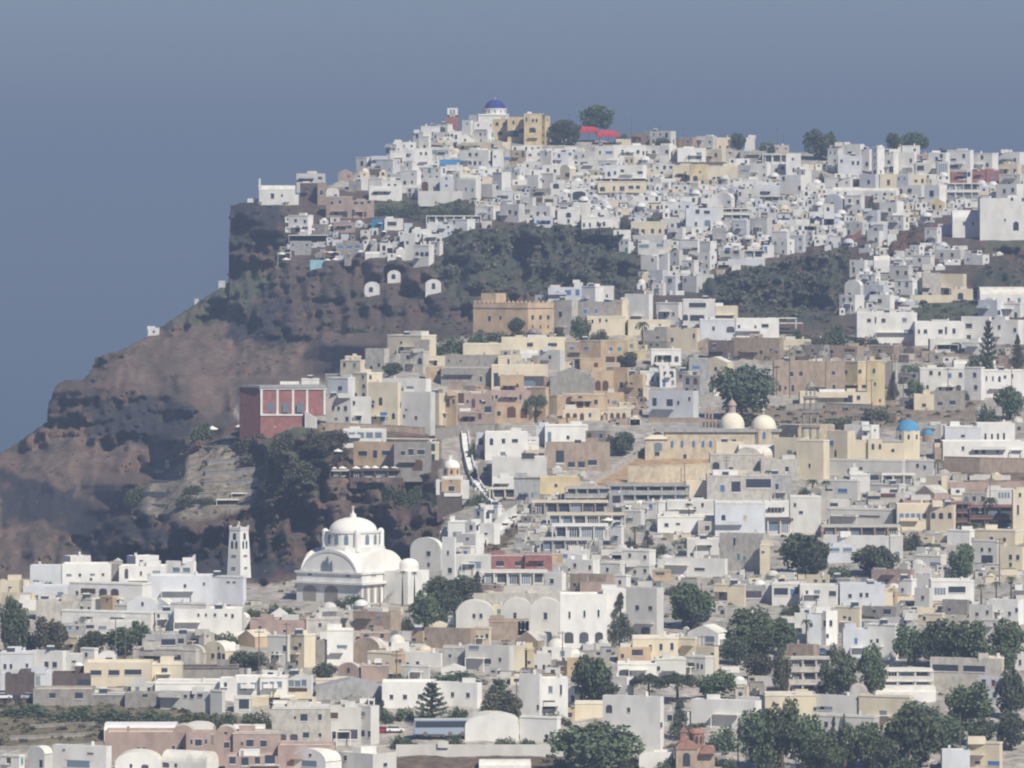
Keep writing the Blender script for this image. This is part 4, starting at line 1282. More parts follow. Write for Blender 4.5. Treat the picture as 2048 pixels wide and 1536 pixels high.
# ---------------------------------------------------------------- the churches and other buildings with a shape of their own
class LM:
    def __init__(s, name, xc, yb, yaw=0, D=None):
        s.xc = xc; s.yb = yb; s.D = D or float(Dof(xc, yb)); s.s = K * s.D
        s.root = empty(name, W3(xc, yb, s.D), yaw)
    def X(s, px): return (px - s.xc) * s.s
    def Z(s, py): return (s.yb - py) * s.s
    def cov(s, x0, x1, yt, yb): COV.append((x0, x1, yt, yb, s.D, s.root)); s.root['cov'] = [x0, x1, yt, yb]
    def win(s, x, y, z, w, h, kind='w', c='k', rot=0, parent=None):
        o = link(bpy.data.objects.new(WNAME[kind], win(kind, c))); o.parent = parent or s.root
        o.location = (x, y, z); o.rotation_euler = (0, 0, rot); o.scale = (w, 1, h); return o
    def part(s, mb, name, mat, smooth=False, parent=None): return mb.build(name, mat, parent or s.root, smooth)
LAND = []   # (phrase, x, y) for wording
def cross(mb, x, y, z, h, w=.12):
    mb.box(x - w, x + w, y - w, y + w, z, z + h); mb.box(x - h * .28, x + h * .28, y - w * .8, y + w * .8, z + h * .6, z + h * .75)
def arc(cx, r, z0, rise, n=12): return [(cx + r * math.cos(math.pi * i / n), z0 + rise * math.sin(math.pi * i / n)) for i in range(n + 1)]

def white_cathedral():
    a = math.radians(35); L = LM('domed_cathedral', 706, 1207, -a, D=1802); s = L.s
    h = 66 * s / math.cos(a) * 1.0      # half side in metres
    w = MB()
    zt = L.Z(1140)
    w.prism([(-h, -h), (h, -h), (h, h), (-h, h)], -3, zt, 0, True)
    w.box(-h - .4, h + .4, -h - .4, h + .4, zt - .5, zt + .05)
    L.part(w, 'wall', MW['W'])
    v = MB(); R = h * .86
    for ax in ('y', 'x'):
        prof = arc(0, R, zt - 1.6, L.Z(1097) - zt + 1.6, 16)
        if ax == 'y': v.sweep(prof, -h + .25, h - .25, 0, 'y')
        else: v.sweep([(x, z + .03) for x, z in prof], -h + .25, h - .25, 0, 'x')
    L.part(v, 'vaulted_roof', M_DOMEW)
    # raised moulding along the front gable arches
    g = MB()
    for ax in ('y', 'x'):
        g = MB(); o1 = arc(0, R + .15, zt - 1.6, L.Z(1096) - zt + 1.7, 16); i1 = arc(0, R - .3, zt - 1.6, L.Z(1101) - zt + 1.6, 16)
        for (y0, y1) in ((-h + .1, -h + .5),):
            n = 17
            for k in range(16):
                q = [o1[k], o1[k + 1], i1[k + 1], i1[k]]
                g.sweep(q, y0, y1, 0, ax)
        L.part(g, 'arch_moulding', MW['W'])
    base = MB(); base.prism([(R * .95 * math.cos(t), R * .95 * math.sin(t)) for t in [math.pi / 8 + k * math.pi / 4 for k in range(8)]], zt, L.Z(1092), 0)
    L.part(base, 'drum_base', MW['W'])
    dr = MB(); rd = 55 * s; z1, z2 = L.Z(1093), L.Z(1061)
    dr.lathe([(rd * 1.0, z1 - .6), (rd * 1.0, z2 - .5), (rd * 1.04, z2 - .45), (rd * 1.04, z2), (rd * .9, z2 + .02)], 0, 0, 0, 32)
    d = L.part(dr, 'drum', MW['W'])
    for k in range(16):
        t = 2 * math.pi * k / 16
        L.win(rd * 1.005 * math.sin(t), -rd * 1.005 * math.cos(t), (z1 + z2) / 2, 1.1, 2.6, 'a', 'g', t, d)
    dm = MB(); dm.dome(0, 0, z2, 48 * s, L.Z(1034) - z2, 0, 40, 12)
    L.part(dm, 'dome', M_DOMEW, True)
    f = MB(); zt2 = L.Z(1034) - .2
    f.lathe([(.9, zt2), (.8, zt2 + 1), (.35, zt2 + 1.2), (.3, zt2 + 1.7), (.02, zt2 + 1.8)], 0, 0, 0, 12); cross(f, 0, 0, zt2 + 1.6, 1.6)
    L.part(f, 'finial', M_DOMEW)
    # corner turrets at the drum
    for k in range(4):
        t = math.pi / 4 + k * math.pi / 2; tb = MB(); x, y = rd * 1.02 * math.cos(t), rd * 1.02 * math.sin(t)
        tb.lathe([(.9, z1 - 1), (.9, z2 - .2)], x, y, 0, 10); tb.dome(x, y, z2 - .2, .9, .9, 0, 10, 4); L.part(tb, 'turret', MW['W'])
    # arcades: flat grey panels, the shade within painted as colour
    zs = L.Z(1166)
    for k in range(2): L.win(-h + (k + .62) * h * .66, -h - .03, zs / 2 + .3, h * .40, zs * .8, 'A', 's')
    for k in range(7): L.win(h + .03, -h + (k + .55) * 2 * h / 7.2, zs / 2 + .3, 2 * h / 7.2 * .55, zs * .8, 'A', 's', math.pi / 2)
    cb = MB(); cb.box(-h - 1.0, h + 1.0, -h - 1.0, h + .2, zs + .3, zs + .9); L.part(cb, 'cornice', MW['W'])
    for x, z, hh in ((-1.3, 1131, 3.4), (0, 1127, 4.6), (1.3, 1131, 3.4)): L.win(x - h * .05, -h - .03, L.Z(z), .8, hh, 'a', 'g')
    for x in (-h * .62, -h * .56, h * .55, h * .62): L.win(x, -h - .03, L.Z(1144), .6, 1.3, 'a', 'g')
    for x in (-h * .55, -h * .45, h * .3, h * .4, h * .75): L.win(h + .03, x, L.Z(1144), .6, 1.3, 'a', 'g', math.pi / 2)
    # low apse and side chapels
    for (cx, cy, r, zz) in ((-h - 3.0, h * .2, 3.2, 1103), (h * .9 + 6, h * .35, 2.6, 1114)):
        b = MB(); zz = L.Z(zz); b.lathe([(r, -3), (r, zz - r * .7)], cx, cy, 0, 20); b.dome(cx, cy, zz - r * .7, r, r * .7, 0, 20, 6); L.part(b, 'side_chapel', M_DOMEW, True)
    b = MB(); b.box(h + .3, h + 8, -h * .1, h * .8, -3, L.Z(1138)); L.part(b, 'annex', MW['W'])
    tag(L.root, 'great white cathedral with one wide dome on a windowed drum', 'church'); L.cov(586, 846, 1034, 1214)

def white_belltower():
    a = math.radians(36); L = LM('bell_tower', 478, 1152, -a, D=1882); s = L.s; h = 16.5 * s
    w = MB(); zt = L.Z(1060)
    def ring(z): t = z / zt; q = h * (1.08 - .28 * t); return [(-q, -q), (q, -q), (q, q), (-q, q)]
    P = [(*p, z) for z in (-3, zt * .55, zt) for p in ring(max(z, 0))]
    w.poly(P, [(i, (i + 1) % 4, (i + 1) % 4 + 4, i + 4) for i in range(4)] + [(i + 4, (i + 1) % 4 + 4, (i + 1) % 4 + 8, i + 8) for i in range(4)] + [(8, 9, 10, 11)])
    L.part(w, 'shaft', MW['W'])
    c = MB(); q = h * .85; c.box(-q, q, -q, q, zt, zt + .8); L.part(c, 'parapet', MW['W'])
    for i in (-1, 1):
        for j in (-1, 1):
            f = MB(); f.box(i * q * .9 - .25, i * q * .9 + .25, j * q * .9 - .25, j * q * .9 + .25, zt + .8, zt + 1.3); L.part(f, 'corner_post', MW['W'])
    f = MB(); cross(f, 0, 0, zt + .8, 1.6, .1); L.part(f, 'cross', MW['W'])
    for (z, wd, hh) in ((1072, 1.0, 1.9), (1089, .7, 2.2), (1111, 1.5, .5), (1135, 1.2, .5)):
        t = L.Z(z) / zt; q = h * (1.08 - .28 * t) + .04
        xs = (-.75, .75) if z == 1089 else (0,)
        for x in xs:
            L.win(x, -q, L.Z(z), wd, hh, 'a' if z < 1100 else 'w', 'k' if z < 1100 else 'g'); L.win(q, x, L.Z(z), wd, hh, 'a' if z < 1100 else 'w', 'k' if z < 1100 else 'g', math.pi / 2)
    tag(L.root, 'tall white tapering bell tower beside the white cathedral, dark bell openings', 'bell tower'); L.cov(457, 500, 1055, 1150)

def catholic_cathedral():
    D0 = 2112
    # long nave, drum and dome on the right, lantern dome on the left
    L = LM('cream_church', 1460, 925, 0, D=D0); s = L.s
    w = MB()
    w.box(L.X(1330), L.X(1560), 0, 14, -4, L.Z(864)); w.box(L.X(1560), L.X(1670), 1.5, 12, -4, L.Z(850))
    w.box(L.X(1290), L.X(1333), -1.5, 6, -4, L.Z(878)); L.part(w, 'wall', MW['D'])
    r = MB(); r.box(L.X(1310), L.X(1566), -.7, 15, L.Z(864), L.Z(858)); L.part(r, 'roof', MW['G'])
    r = MB(); r.poly([(L.X(1287), -2, L.Z(878)), (L.X(1336), -2, L.Z(878)), (L.X(1336), 6.5, L.Z(878)), (L.X(1287), 6.5, L.Z(878)), (L.X(1317), 2, L.Z(862))], [(0, 1, 4), (1, 2, 4), (2, 3, 4), (3, 0, 4)])
    L.part(r, 'porch_roof', MW['C'])
    for px in (1344, 1364, 1387, 1406, 1421): L.win(L.X(px), -.02, L.Z(888), .85, 2.1, 'a', 'n')
    L.win(L.X(1370), -.02, L.Z(913), 1, 1.4, 'w'); L.win(L.X(1468), -.02, L.Z(882), 1.3, 1.0, 'l'); L.win(L.X(1316), -1.53, L.Z(893), 2.4, 2.6, 'a', 'g'); L.win(L.X(1314), -1.53, L.Z(908), 1.4, 1.6, 'l')
    L.win(L.X(1582), 1.47, L.Z(877), 1.2, .9, 'l')
    # dome on drum
    cx = L.X(1528); cy = 3.0; rd = 28 * s
    m = MB(); P8 = [(cx + rd * math.cos(math.pi / 8 + k * math.pi / 4), cy + rd * math.sin(math.pi / 8 + k * math.pi / 4)) for k in range(8)]
    m.prism(P8, L.Z(900), L.Z(857), 0); d = L.part(m, 'drum', MW['D'])
    for k in range(8):
        t = k * math.pi / 4; q = rd * math.cos(math.pi / 8) + .03
        L.win(cx + q * math.sin(t), cy - q * math.cos(t), L.Z(870), .9, 2.3, 'a', 'n', t, d)
    m = MB(); m.lathe([(26.5 * s, L.Z(857.5)), (26.5 * s, L.Z(856))], cx, cy, 0, 32); m.dome(cx, cy, L.Z(856), 25.5 * s, 26 * s, 0, 36, 10); L.part(m, 'dome', M_DOMEC, True)
    m = MB(); cross(m, cx, cy, L.Z(830), 15 * s); L.part(m, 'cross', MW['C'])
    cx = L.X(1466); cy = 9; m = MB(); m.lathe([(25 * s, L.Z(866)), (25 * s, L.Z(852))], cx, cy, 0, 32); m.dome(cx, cy, L.Z(852), 25 * s, 26 * s, 0, 36, 10); L.part(m, 'lantern_dome', M_DOMEC, True)
    m = MB(); m.lathe([(9 * s, L.Z(828)), (7.5 * s, L.Z(825)), (7.5 * s, L.Z(814)), (9.5 * s, L.Z(813)), (9 * s, L.Z(810)), (6 * s, L.Z(805)), (1.5 * s, L.Z(801)), (.05, L.Z(796))], cx, cy, 0, 14); L.part(m, 'lantern', MW['P'])
    tag(L.root, 'long ochre church with two cream domes, one on a windowed drum', 'church'); L.cov(1285, 1666, 826, 925)
    # lower cream buildings in front of it are of the same parish
    for (x0, x1, yt, yb, c, typ, spl, wins, dd) in (
        (1432, 1486, 884, 940, 'C', 'f', 0, [], None), (1478, 1562, 890, 945, 'C', 'k', 0, [], None), (1550, 1616, 876, 950, 'C', 'f', .15, [(1580, 908, 9, 14, 'w', 'g')], None),
        (1472, 1522, 896, 950, 'M', 'v', 0, [], None), (1420, 1528, 907, 950, 'M', 'f', 0, [(1432, 934, 14, 20, 'A', 'k'), (1462, 940, 8, 12, 'w', 'k')], None), (1522, 1600, 918, 958, 'M', 'f', 0, [(1574, 938, 7, 10, 'w', 'k')], None),
        (1594, 1660, 880, 958, 'C', 'f', .2, [(1620, 932, 4, 8, 'w', 'k')], None), (1655, 1712, 862, 930, 'C', 'f', .3, [(1664, 887, 8, 10, 'w', 'n'), (1672, 907, 4, 14, 'a', 'b')], None)):
        house(x0, x1, yt, yb, c, typ, spl, wins, D=dd)
    # ornate open bell tower
    L = LM('bell_tower', 1622, 900, 0, D=2100); s = L.s; h = 17 * s; cy = 3
    m = MB(); m.box(-h, h, cy - h, cy + h, -2, L.Z(882)); L.part(m, 'base', MW['S'])
    for k, (z0, z1, q) in enumerate(((882, 855, 17), (849, 826, 16), (820, 797, 13), (792, 775, 9.5))):
        q *= s; tm = MB(); za, zb = L.Z(z0), L.Z(z1); pw = q * .26
        for i in (-1, 1):
            for j in (-1, 1): tm.box(i * q - (pw if i > 0 else 0), i * q + (0 if i > 0 else pw), cy + j * q - (pw if j > 0 else 0), cy + j * q + (0 if j > 0 else pw), za, zb)
        tm.box(-pw * .4, pw * .4, cy - q, cy - q + pw, za, zb); tm.box(-pw * .4, pw * .4, cy + q - pw, cy + q, za, zb)
        tm.box(-q, q, cy - q, cy + q, zb - .5, zb + .02)
        tm.box(-q * 1.12, q * 1.12, cy - q * 1.12, cy + q * 1.12, zb, zb + .55 if k < 3 else zb + .3)
        L.part(tm, 'tier', MW['S'])
        b = MB(); b.lathe([(.02, za + (zb - za) * .62), (.28, za + (zb - za) * .6), (.32, za + (zb - za) * .4), (.5, za + (zb - za) * .32)], 0, cy, 0, 10); L.part(b, 'bell', M_IRON)
    m = MB(); m.lathe([(9 * s, L.Z(774)), (6 * s, L.Z(768)), (2 * s, L.Z(763)), (.05, L.Z(757))], 0, cy, 0, 12); L.part(m, 'spire', MW['S'])
    tag(L.root, 'slender grey stone bell tower in open tiers beside the cream domes', 'bell tower'); L.cov(1604, 1640, 762, 880)
    # pink bell gable
    L = LM('bell_gable', 1418, 864, 0, D=2136); s = L.s
    m = MB()
    for (z, xs) in ((856, (-14, -7, 0, 7, 14)), (838, (-7, 0, 7))):
        for x in xs: m.box((x - 1.6) * s, (x + 1.6) * s, 0, 1.2, L.Z(z) - (1 if z == 856 else 0), L.Z(z - 13))
        m.box((xs[0] - 3) * s, (xs[-1] + 3) * s, -.1, 1.3, L.Z(z - 13), L.Z(z - 17))
    m.sweep([(-8 * s, L.Z(821)), (8 * s, L.Z(821)), (0, L.Z(812))], 0, 1.2); m.box(-17 * s, 17 * s, 0, 1.2, -3, L.Z(856)); L.part(m, 'wall', MW['P'])
    m = MB(); cross(m, 0, .6, L.Z(812), 1.0, .06); L.part(m, 'cross', MW['P'])
    tag(L.root, 'small dusty pink bell gable with two rows of arches', 'bell tower'); L.cov(1401, 1436, 815, 860)

def blue_dome_church():
    L = LM('blue_domed_church', 1812, 925, 0, D=2108); s = L.s
    w = MB(); w.box(L.X(1708), L.X(1738), 1, 9, -3, L.Z(882)); w.box(L.X(1736), L.X(1764), 0, 9, -3, L.Z(880)); w.box(L.X(1764), L.X(1808), .6, 10, -3, L.Z(884))
    L.part(w, 'wall', MW['C']); w = MB(); w.box(L.X(1870), L.X(1900), 2, 10, -3, L.Z(888)); L.part(w, 'side_wing', MW['C'])
    r = MB(); r.poly([(L.X(1764), .4, L.Z(884)), (L.X(1810), .4, L.Z(884)), (L.X(1800), 5, L.Z(876)), (L.X(1770), 5, L.Z(876))], [(0, 1, 2, 3)]); L.part(r, 'roof', MW['G'])
    cx, cy, rd = L.X(1818), 5, 25 * s
    m = MB(); P8 = [(cx + rd * math.cos(math.pi / 8 + k * math.pi / 4), cy + rd * math.sin(math.pi / 8 + k * math.pi / 4)) for k in range(8)]
    m.prism(P8, -3, L.Z(862), 0); d = L.part(m, 'drum', MW['C'])
    for k in range(8):
        t = k * math.pi / 4; q = rd * math.cos(math.pi / 8) + .03
        L.win(cx + q * math.sin(t), cy - q * math.cos(t), L.Z(874), .7, 1.5, 'a', 'k', t, d)
    m = MB(); m.dome(cx, cy, L.Z(863), 23.5 * s, 23 * s, 0, 36, 10); L.part(m, 'dome', M_DOMEB, True)
    m = MB(); cx2 = L.X(1859); m.lathe([(12 * s, L.Z(885)), (12 * s, L.Z(871)), (.1, L.Z(871))], cx2, 6, 0, 20); L.part(m, 'small_drum', MW['T'])
    m = MB(); m.dome(cx2, 6, L.Z(871), 10.5 * s, 11 * s, 0, 24, 8); m.lathe([(.15, L.Z(860.5)), (.15, L.Z(857))], cx2, 6, 0, 8); L.part(m, 'small_dome', M_DOMEB, True)
    for px, z, ww, hh in ((1746, 893, .8, 1.9), (1760, 893, .8, 1.6), (1786, 901, 1.0, 1.0), (1703, 911, .7, 1)): 
        if px > 1710: L.win(L.X(px), -.02 if px < 1764 else .58, L.Z(z), ww, hh, 'a', 'k')
    m = MB(); m.box(L.X(1870), L.X(1905), 1.2, 2, -3, L.Z(895)); L.part(m, 'side_wall', MW['T'])
    tag(L.root, 'cream church with a large and a small sky blue dome', 'church'); L.cov(1708, 1900, 840, 922)

def red_mansion():
    a = 0; L = LM('red_mansion', 585, 856, 0, D=2138); s = L.s
    xF = L.X(521); zt = L.Z(776)
    # left face recedes into shade
    ang = math.radians(38); d = 44 * s / math.cos(math.radians(52))
    F = (xF, 0); B = (xF - 44 * s, 44 * s * 1.0); R = (L.X(652), 1.5)
    w = MB(); w.prism([B, F, R, (R[0] - 44 * s * .2, R[1] + 44 * s * 1.28)], L.Z(832) , zt, 0); L.part(w, 'wall', MW['R']); w = MB(); w.prism([B, F, (L.X(607), 0), (L.X(607), 14)], -4, L.Z(832), 0)
    L.part(w, 'plinth', MW['R'])
    p = MB()
    for px in (523, 555, 586, 614, 649): 
        y = (px - 521) / 131 * 1.5; p.box(L.X(px) - 2.2 * s, L.X(px) + 2.2 * s, y - .25, y + .1, L.Z(830), zt)
    p.box(L.X(521), L.X(608), -.3, .1, L.Z(831.5), L.Z(828)); p.prism([(L.X(519.5), -.35), (L.X(653), 1.1), (L.X(653), 1.5), (L.X(521), 0)], zt - .5, zt - .02); L.part(p, 'pilasters', MW['W'])
    r = MB(); r.prism([(B[0] - .4, B[1]), (xF - .3, -.6), (R[0], .9), (R[0] - 2, 15)], zt, zt + .75, 0, True, True); L.part(r, 'roof', MW['G'])
    for px in (541, 571, 600):
        L.win(L.X(px), .15, L.Z(815), 2.0, 3.0, 'a', 'g'); 
    for k in range(3):
        t = (k + .6) / 3.3; L.win(xF - 44 * s * t - .03, 44 * s * 1.28 * t - .02, L.Z(796), 1.2, 3.0, 'w', 'b', math.atan2(-1.28, 1))
    st = MB()
    for k in range(10): st.box(L.X(610) + k * 2.3 * s, L.X(613) + k * 2.3 * s, -1.5 , .6, -4, L.Z(822) - k * 1.6 * s)
    L.part(st, 'outside_stair', MW['W'])
    tag(L.root, 'red mansion with white pilasters and flat grey roof on the cliff', 'mansion'); L.cov(478, 652, 768, 855)

def tan_fort():
    L = LM('crenellated_fort', 1030, 668, 0, D=2432); s = L.s
    xF = L.X(1056); w1 = 108 * s; 
    w = MB(); Lp = (L.X(946), 10); F = (xF, 0); R = (L.X(1108), 3)
    pl = [Lp, F, R, (L.X(1010), 18)]; zt = L.Z(606)
    w.prism(pl, -4, zt, 0); L.part(w, 'wall', MW['O'])
    c = MB()
    for a, b, n in ((Lp, F, 13), (F, R, 6)):
        A, Bv = Vector(a), Vector(b)
        for k in range(n):
            q = A.lerp(Bv, (k + .5) / n); c.box(q.x - .45, q.x + .45, q.y - .05, q.y + .45, zt, zt + .75)
    L.part(c, 'battlement', MW['O'])
    m = MB(); d1 = (F[0] - Lp[0], F[1] - Lp[1])
    m.prism([(Lp[0], Lp[1] - .2), (F[0], F[1] - .25), (R[0] + .1, R[1] - .2), R, F, Lp], L.Z(617), L.Z(615)); L.part(m, 'string_course', MW['T'])
    t = MB(); t.prism([(L.X(962), 9), (L.X(992), 6.2), (L.X(1012), 9), (L.X(985), 12)], zt - 1, L.Z(587), 0); L.part(t, 'tower', MW['O'])
    def on(a, b, t, z, w_, h_):
        A, Bv = Vector(a), Vector(b); q = A.lerp(Bv, t); dd = (Bv - A).normalized(); L.win(q.x + dd.y * .03, q.y - dd.x * .03, z, w_, h_, 'w', 'k', math.atan2(dd.y, dd.x))
    on(Lp, F, .3, L.Z(638), 1.0, 1.9); on(Lp, F, .5, L.Z(636), .7, 1.5)
    for t_ in (.18, .48, .78): on(F, R, t_, L.Z(635), .9, 1.7); on(F, R, t_, L.Z(654), .5, 1.4)
    tag(L.root, 'tan fort-like mansion with battlements and a low square tower', 'mansion'); L.cov(946, 1108, 587, 665)

def top_church():
    L = LM('blue_domed_church', 988, 262, 0, D=float(Dof(988, 262))); s = L.s
    w = MB(); w.box(L.X(956), L.X(1018), 0, 16, -6, L.Z(228)); w.box(L.X(956), L.X(1018), -.3, .1, L.Z(231), L.Z(229)); L.part(w, 'wall', MW['W'])
    r = MB(); cx = L.X(990); r.lathe([(23 * s, L.Z(229)), (23 * s, L.Z(219)), (24 * s, L.Z(218.5)), (24 * s, L.Z(216.5)), (.1, L.Z(216))], cx, 7, 0, 24); d = L.part(r, 'drum', MW['W'])
    for k in range(12):
        t = k * math.pi / 6; L.win(cx + 23.1 * s * math.sin(t), 7 - 23.1 * s * math.cos(t), L.Z(223), .7, 1.3, 'a', 'g', t, d)
    r = MB(); r.dome(cx, 7, L.Z(217), 20.5 * s, 18 * s, 0, 32, 10); L.part(r, 'dome', M_DOMEI, True)
    m = MB(); cross(m, cx, 7, L.Z(199.5), 1.2, .08); L.part(m, 'cross', MW['W'])
    tag(L.root, 'white hilltop church crowned by a deep indigo blue dome', 'church'); L.cov(956, 1018, 199, 262)
    L = LM('bell_tower', 905, 262, 0, D=float(Dof(905, 266))); s = L.s
    m = MB(); m.box(-12.5 * s, 12.5 * s, 0, 25 * s, -4, L.Z(233)); L.part(m, 'base', MW['R'])
    m = MB(); q = 10.5 * s
    for x0, x1 in ((-q, -q * .45), (-q * .12, q * .12), (q * .45, q)): m.box(x0, x1, .4, 2 * q, L.Z(233), L.Z(219))
    m.box(-q, q, .4, 2 * q, L.Z(219), L.Z(216)); m.box(-q, q, .4, 2 * q, L.Z(233), L.Z(230)); L.part(m, 'belfry', MW['W'])
    tag(L.root, 'square hilltop bell tower, dusty red below and white above', 'bell tower'); L.cov(893, 917, 216, 262)

def cliff_chapel():
    L = LM('cliff_edge_chapel', 553, 404, 0, D=2992); s = L.s
    m = MB(); m.box(L.X(518), L.X(590), 0, 7, -5, L.Z(380)); m.box(L.X(586), L.X(597), .5, 5, -5, L.Z(389)); L.part(m, 'wall', MW['W'])
    m = MB(); m.sweep([(-x, z) for x, z in arc(3.5, 3.55, L.Z(380), 9.5 * s)], L.X(519), L.X(590), 0, 'x'); 
    L.part(m, 'vaulted_roof', M_ROOFW)
    m = MB(); m.box(L.X(517), L.X(523), .2, 4, L.Z(380), L.Z(371)); m.box(L.X(517.5), L.X(521), 1, 2.4, L.Z(371), L.Z(357)); L.part(m, 'belfry', MW['W'])
    L.win(L.X(545), -.02, L.Z(392), 1.5, 2.2, 'd'); L.win(L.X(564), -.02, L.Z(391), .8, 1.0)
    tag(L.root, 'lone white barrel-vaulted chapel on the cliff edge, with upright belfry', 'chapel'); L.cov(517, 597, 357, 404)

def orange_chapel():
    L = LM('ochre_chapel', 903, 1024, 0, D=2010); s = L.s
    m = MB(); m.box(L.X(874), L.X(924), .5, 9, -3, L.Z(990)); L.part(m, 'plinth', MW['B'])
    m = MB(); m.box(L.X(888), L.X(922), .2, 8, L.Z(993), L.Z(955)); m.box(L.X(884), L.X(926), .6, 8.5, L.Z(962), L.Z(953)); m.box(L.X(872), L.X(889), .8, 8.6, L.Z(990), L.Z(960)); m.box(L.X(921), L.X(938), .8, 8.6, L.Z(998), L.Z(962)); L.part(m, 'wall', MW['W'])
    m = MB(); m.box(L.X(883), L.X(922), 0, .3, L.Z(984), L.Z(959)); L.part(m, 'front_panel', MW['O'])
    L.win(L.X(903), -.02, L.Z(977), 1.7, 1.5); L.win(L.X(902), -.02, L.Z(962), .6, .5)
    cx = L.X(903); P8 = [(cx + 18 * s * math.cos(math.pi / 8 + k * math.pi / 4), 4.5 + 18 * s * math.sin(math.pi / 8 + k * math.pi / 4)) for k in range(8)]
    m = MB(); m.prism(P8, L.Z(954), L.Z(936), 0); d = L.part(m, 'drum', MW['O'])
    for k in range(8):
        t = k * math.pi / 4; q = 18 * s * math.cos(math.pi / 8) + .03; L.win(cx + q * math.sin(t), 4.5 - q * math.cos(t), L.Z(944), .6, 1.4, 'a', 'k', t, d)
    m = MB(); m.dome(cx, 4.5, L.Z(936), 17 * s, 16 * s, 0, 24, 8); L.part(m, 'dome', M_DOMEW, True)
    m = MB(); m.box(L.X(898), L.X(902), 4, 5, L.Z(921), L.Z(912)); cross(m, cx, 4.5, L.Z(921), 1.6, .1); L.part(m, 'cross', MW['W'])
    tag(L.root, 'small ochre and white chapel with white dome on dark plinth', 'chapel'); L.cov(872, 938, 916, 1020)

def brick_church():
    L = LM('red_brick_church', 1390, 1556, 0, D=1512); s = L.s
    M = plaster('brick', (.36, .20, .155), .75, 1.2)
    w = MB(); w.box(L.X(1352), L.X(1430), 2, 14, -3, L.Z(1500)); 
    w.sweep([(L.X(1352), -3), (L.X(1394), -3)] + [(L.X(1394), L.Z(1498))] + arc(L.X(1373), 21 * s, L.Z(1498), 14 * s) + [(L.X(1352), -3)], 0, 6)
    L.part(w, 'wall', MW['T'])
    r = MB(); r.sweep(arc(L.X(1373), 22.5 * s, L.Z(1499), 16 * s)+[], -.2, 6, 0); r.box(L.X(1362), L.X(1374), 5, 8, L.Z(1500), L.Z(1468)); r.sweep([(L.X(1360), L.Z(1468)), (L.X(1377), L.Z(1468)), (L.X(1368.5), L.Z(1456))], 4.8, 8.2)
    r.sweep(arc(L.X(1415), 15 * s, L.Z(1508), 14 * s), .5, 6, 0); L.part(r, 'roof', M)
    m = MB(); m.lathe([(15 * s, L.Z(1500)), (15 * s, L.Z(1472))], L.X(1395), 8, 0, 14); d = L.part(m, 'drum', M)
    for k in range(10):
        t = k * math.pi / 5; L.win(L.X(1395) + 15.1 * s * math.sin(t), 8 - 15.1 * s * math.cos(t), L.Z(1484), .5, 1.6, 'a', 'k', t, d)
    m = MB(); m.dome(L.X(1395), 8, L.Z(1472), 17 * s, 11 * s, 0, 14, 6); L.part(m, 'dome', M)
    m = MB(); cross(m, L.X(1368.5), 6.5, L.Z(1456), 1.0, .06); L.part(m, 'cross', MW['P'])
    L.win(L.X(1373), -.03, L.Z(1519), 1.6, 3, 'A', 'k')
    tag(L.root, 'small brick red domed church among the trees', 'church'); L.cov(1350, 1432, 1456, 1536)

def little_blue_dome():
    L = LM('blue_domed_chapel', 1790, 302, 0); s = L.s
    m = MB(); m.box(-12 * s, 12 * s, 0, 6, -3, L.Z(286)); m.lathe([(7 * s, L.Z(287)), (7 * s, L.Z(283))], 0, 3, 0, 14); L.part(m, 'wall', MW['W'])
    m = MB(); m.dome(0, 3, L.Z(283), 7 * s, 7 * s, 0, 18, 6); L.part(m, 'dome', M_DOMEB, True); m = MB(); cross(m, 0, 3, L.Z(276), .8, .07); L.part(m, 'cross', MW['W'])
    tag(L.root, 'tiny hilltop chapel with a blue dome in front of two trees', 'chapel'); L.cov(1778, 1802, 275, 302)
    # blue barrel-roofed hall below the hill top
    L = LM('blue_vaulted_hall', 900, 334, 0, D=float(Dof(900, 337))); s = L.s
    m = MB(); m.box(-20 * s, 20 * s, .3, 8, -3, L.Z(330)); L.part(m, 'wall', MW['W']); m = MB()
    m.sweep([(-x, z) for x, z in arc(4.2, 4.4, L.Z(331), 12 * s)], -21 * s, 21 * s, 0, 'x'); L.part(m, 'vaulted_roof', MW['N'])
    tag(L.root, 'white hall under a long blue barrel roof below the hilltop', 'hall'); L.cov(879, 921, 318, 334)
    # crimson awnings at the hill top
    for (x0, x1, y0, y1, lab) in ((1157, 1200, 252, 284, 'larger crimson tent roof by the hilltop trees'), (1194, 1240, 260, 289, 'smaller crimson tent roof right of the larger one')):
        L = LM('awning', (x0 + x1) / 2, y1, 0); s = L.s; h = (x1 - x0) / 2 * s; zt = L.Z(y0); ze = zt - 9 * s
        m = MB(); m.poly([(-h, -1, ze), (h, -1, ze), (h, 9, ze), (-h, 9, ze), (-h * .6, 4, zt), (h * .5, 4, zt - .3)], [(0, 1, 5, 4), (1, 2, 5), (2, 3, 4, 5), (3, 0, 4)])
        m.box(-h, h, -1, 9, ze - 1.1, ze); L.part(m, 'canvas_roof', MW['H']); m = MB()
        for i in (-.95, 0, .95):
            for y in (-.8, 8.8): m.box(i * h - .1, i * h + .1, y - .1, y + .1, -2, ze)
        L.part(m, 'posts', M_IRON); tag(L.root, lab, 'awning'); L.cov(x0, x1, y0, y1)

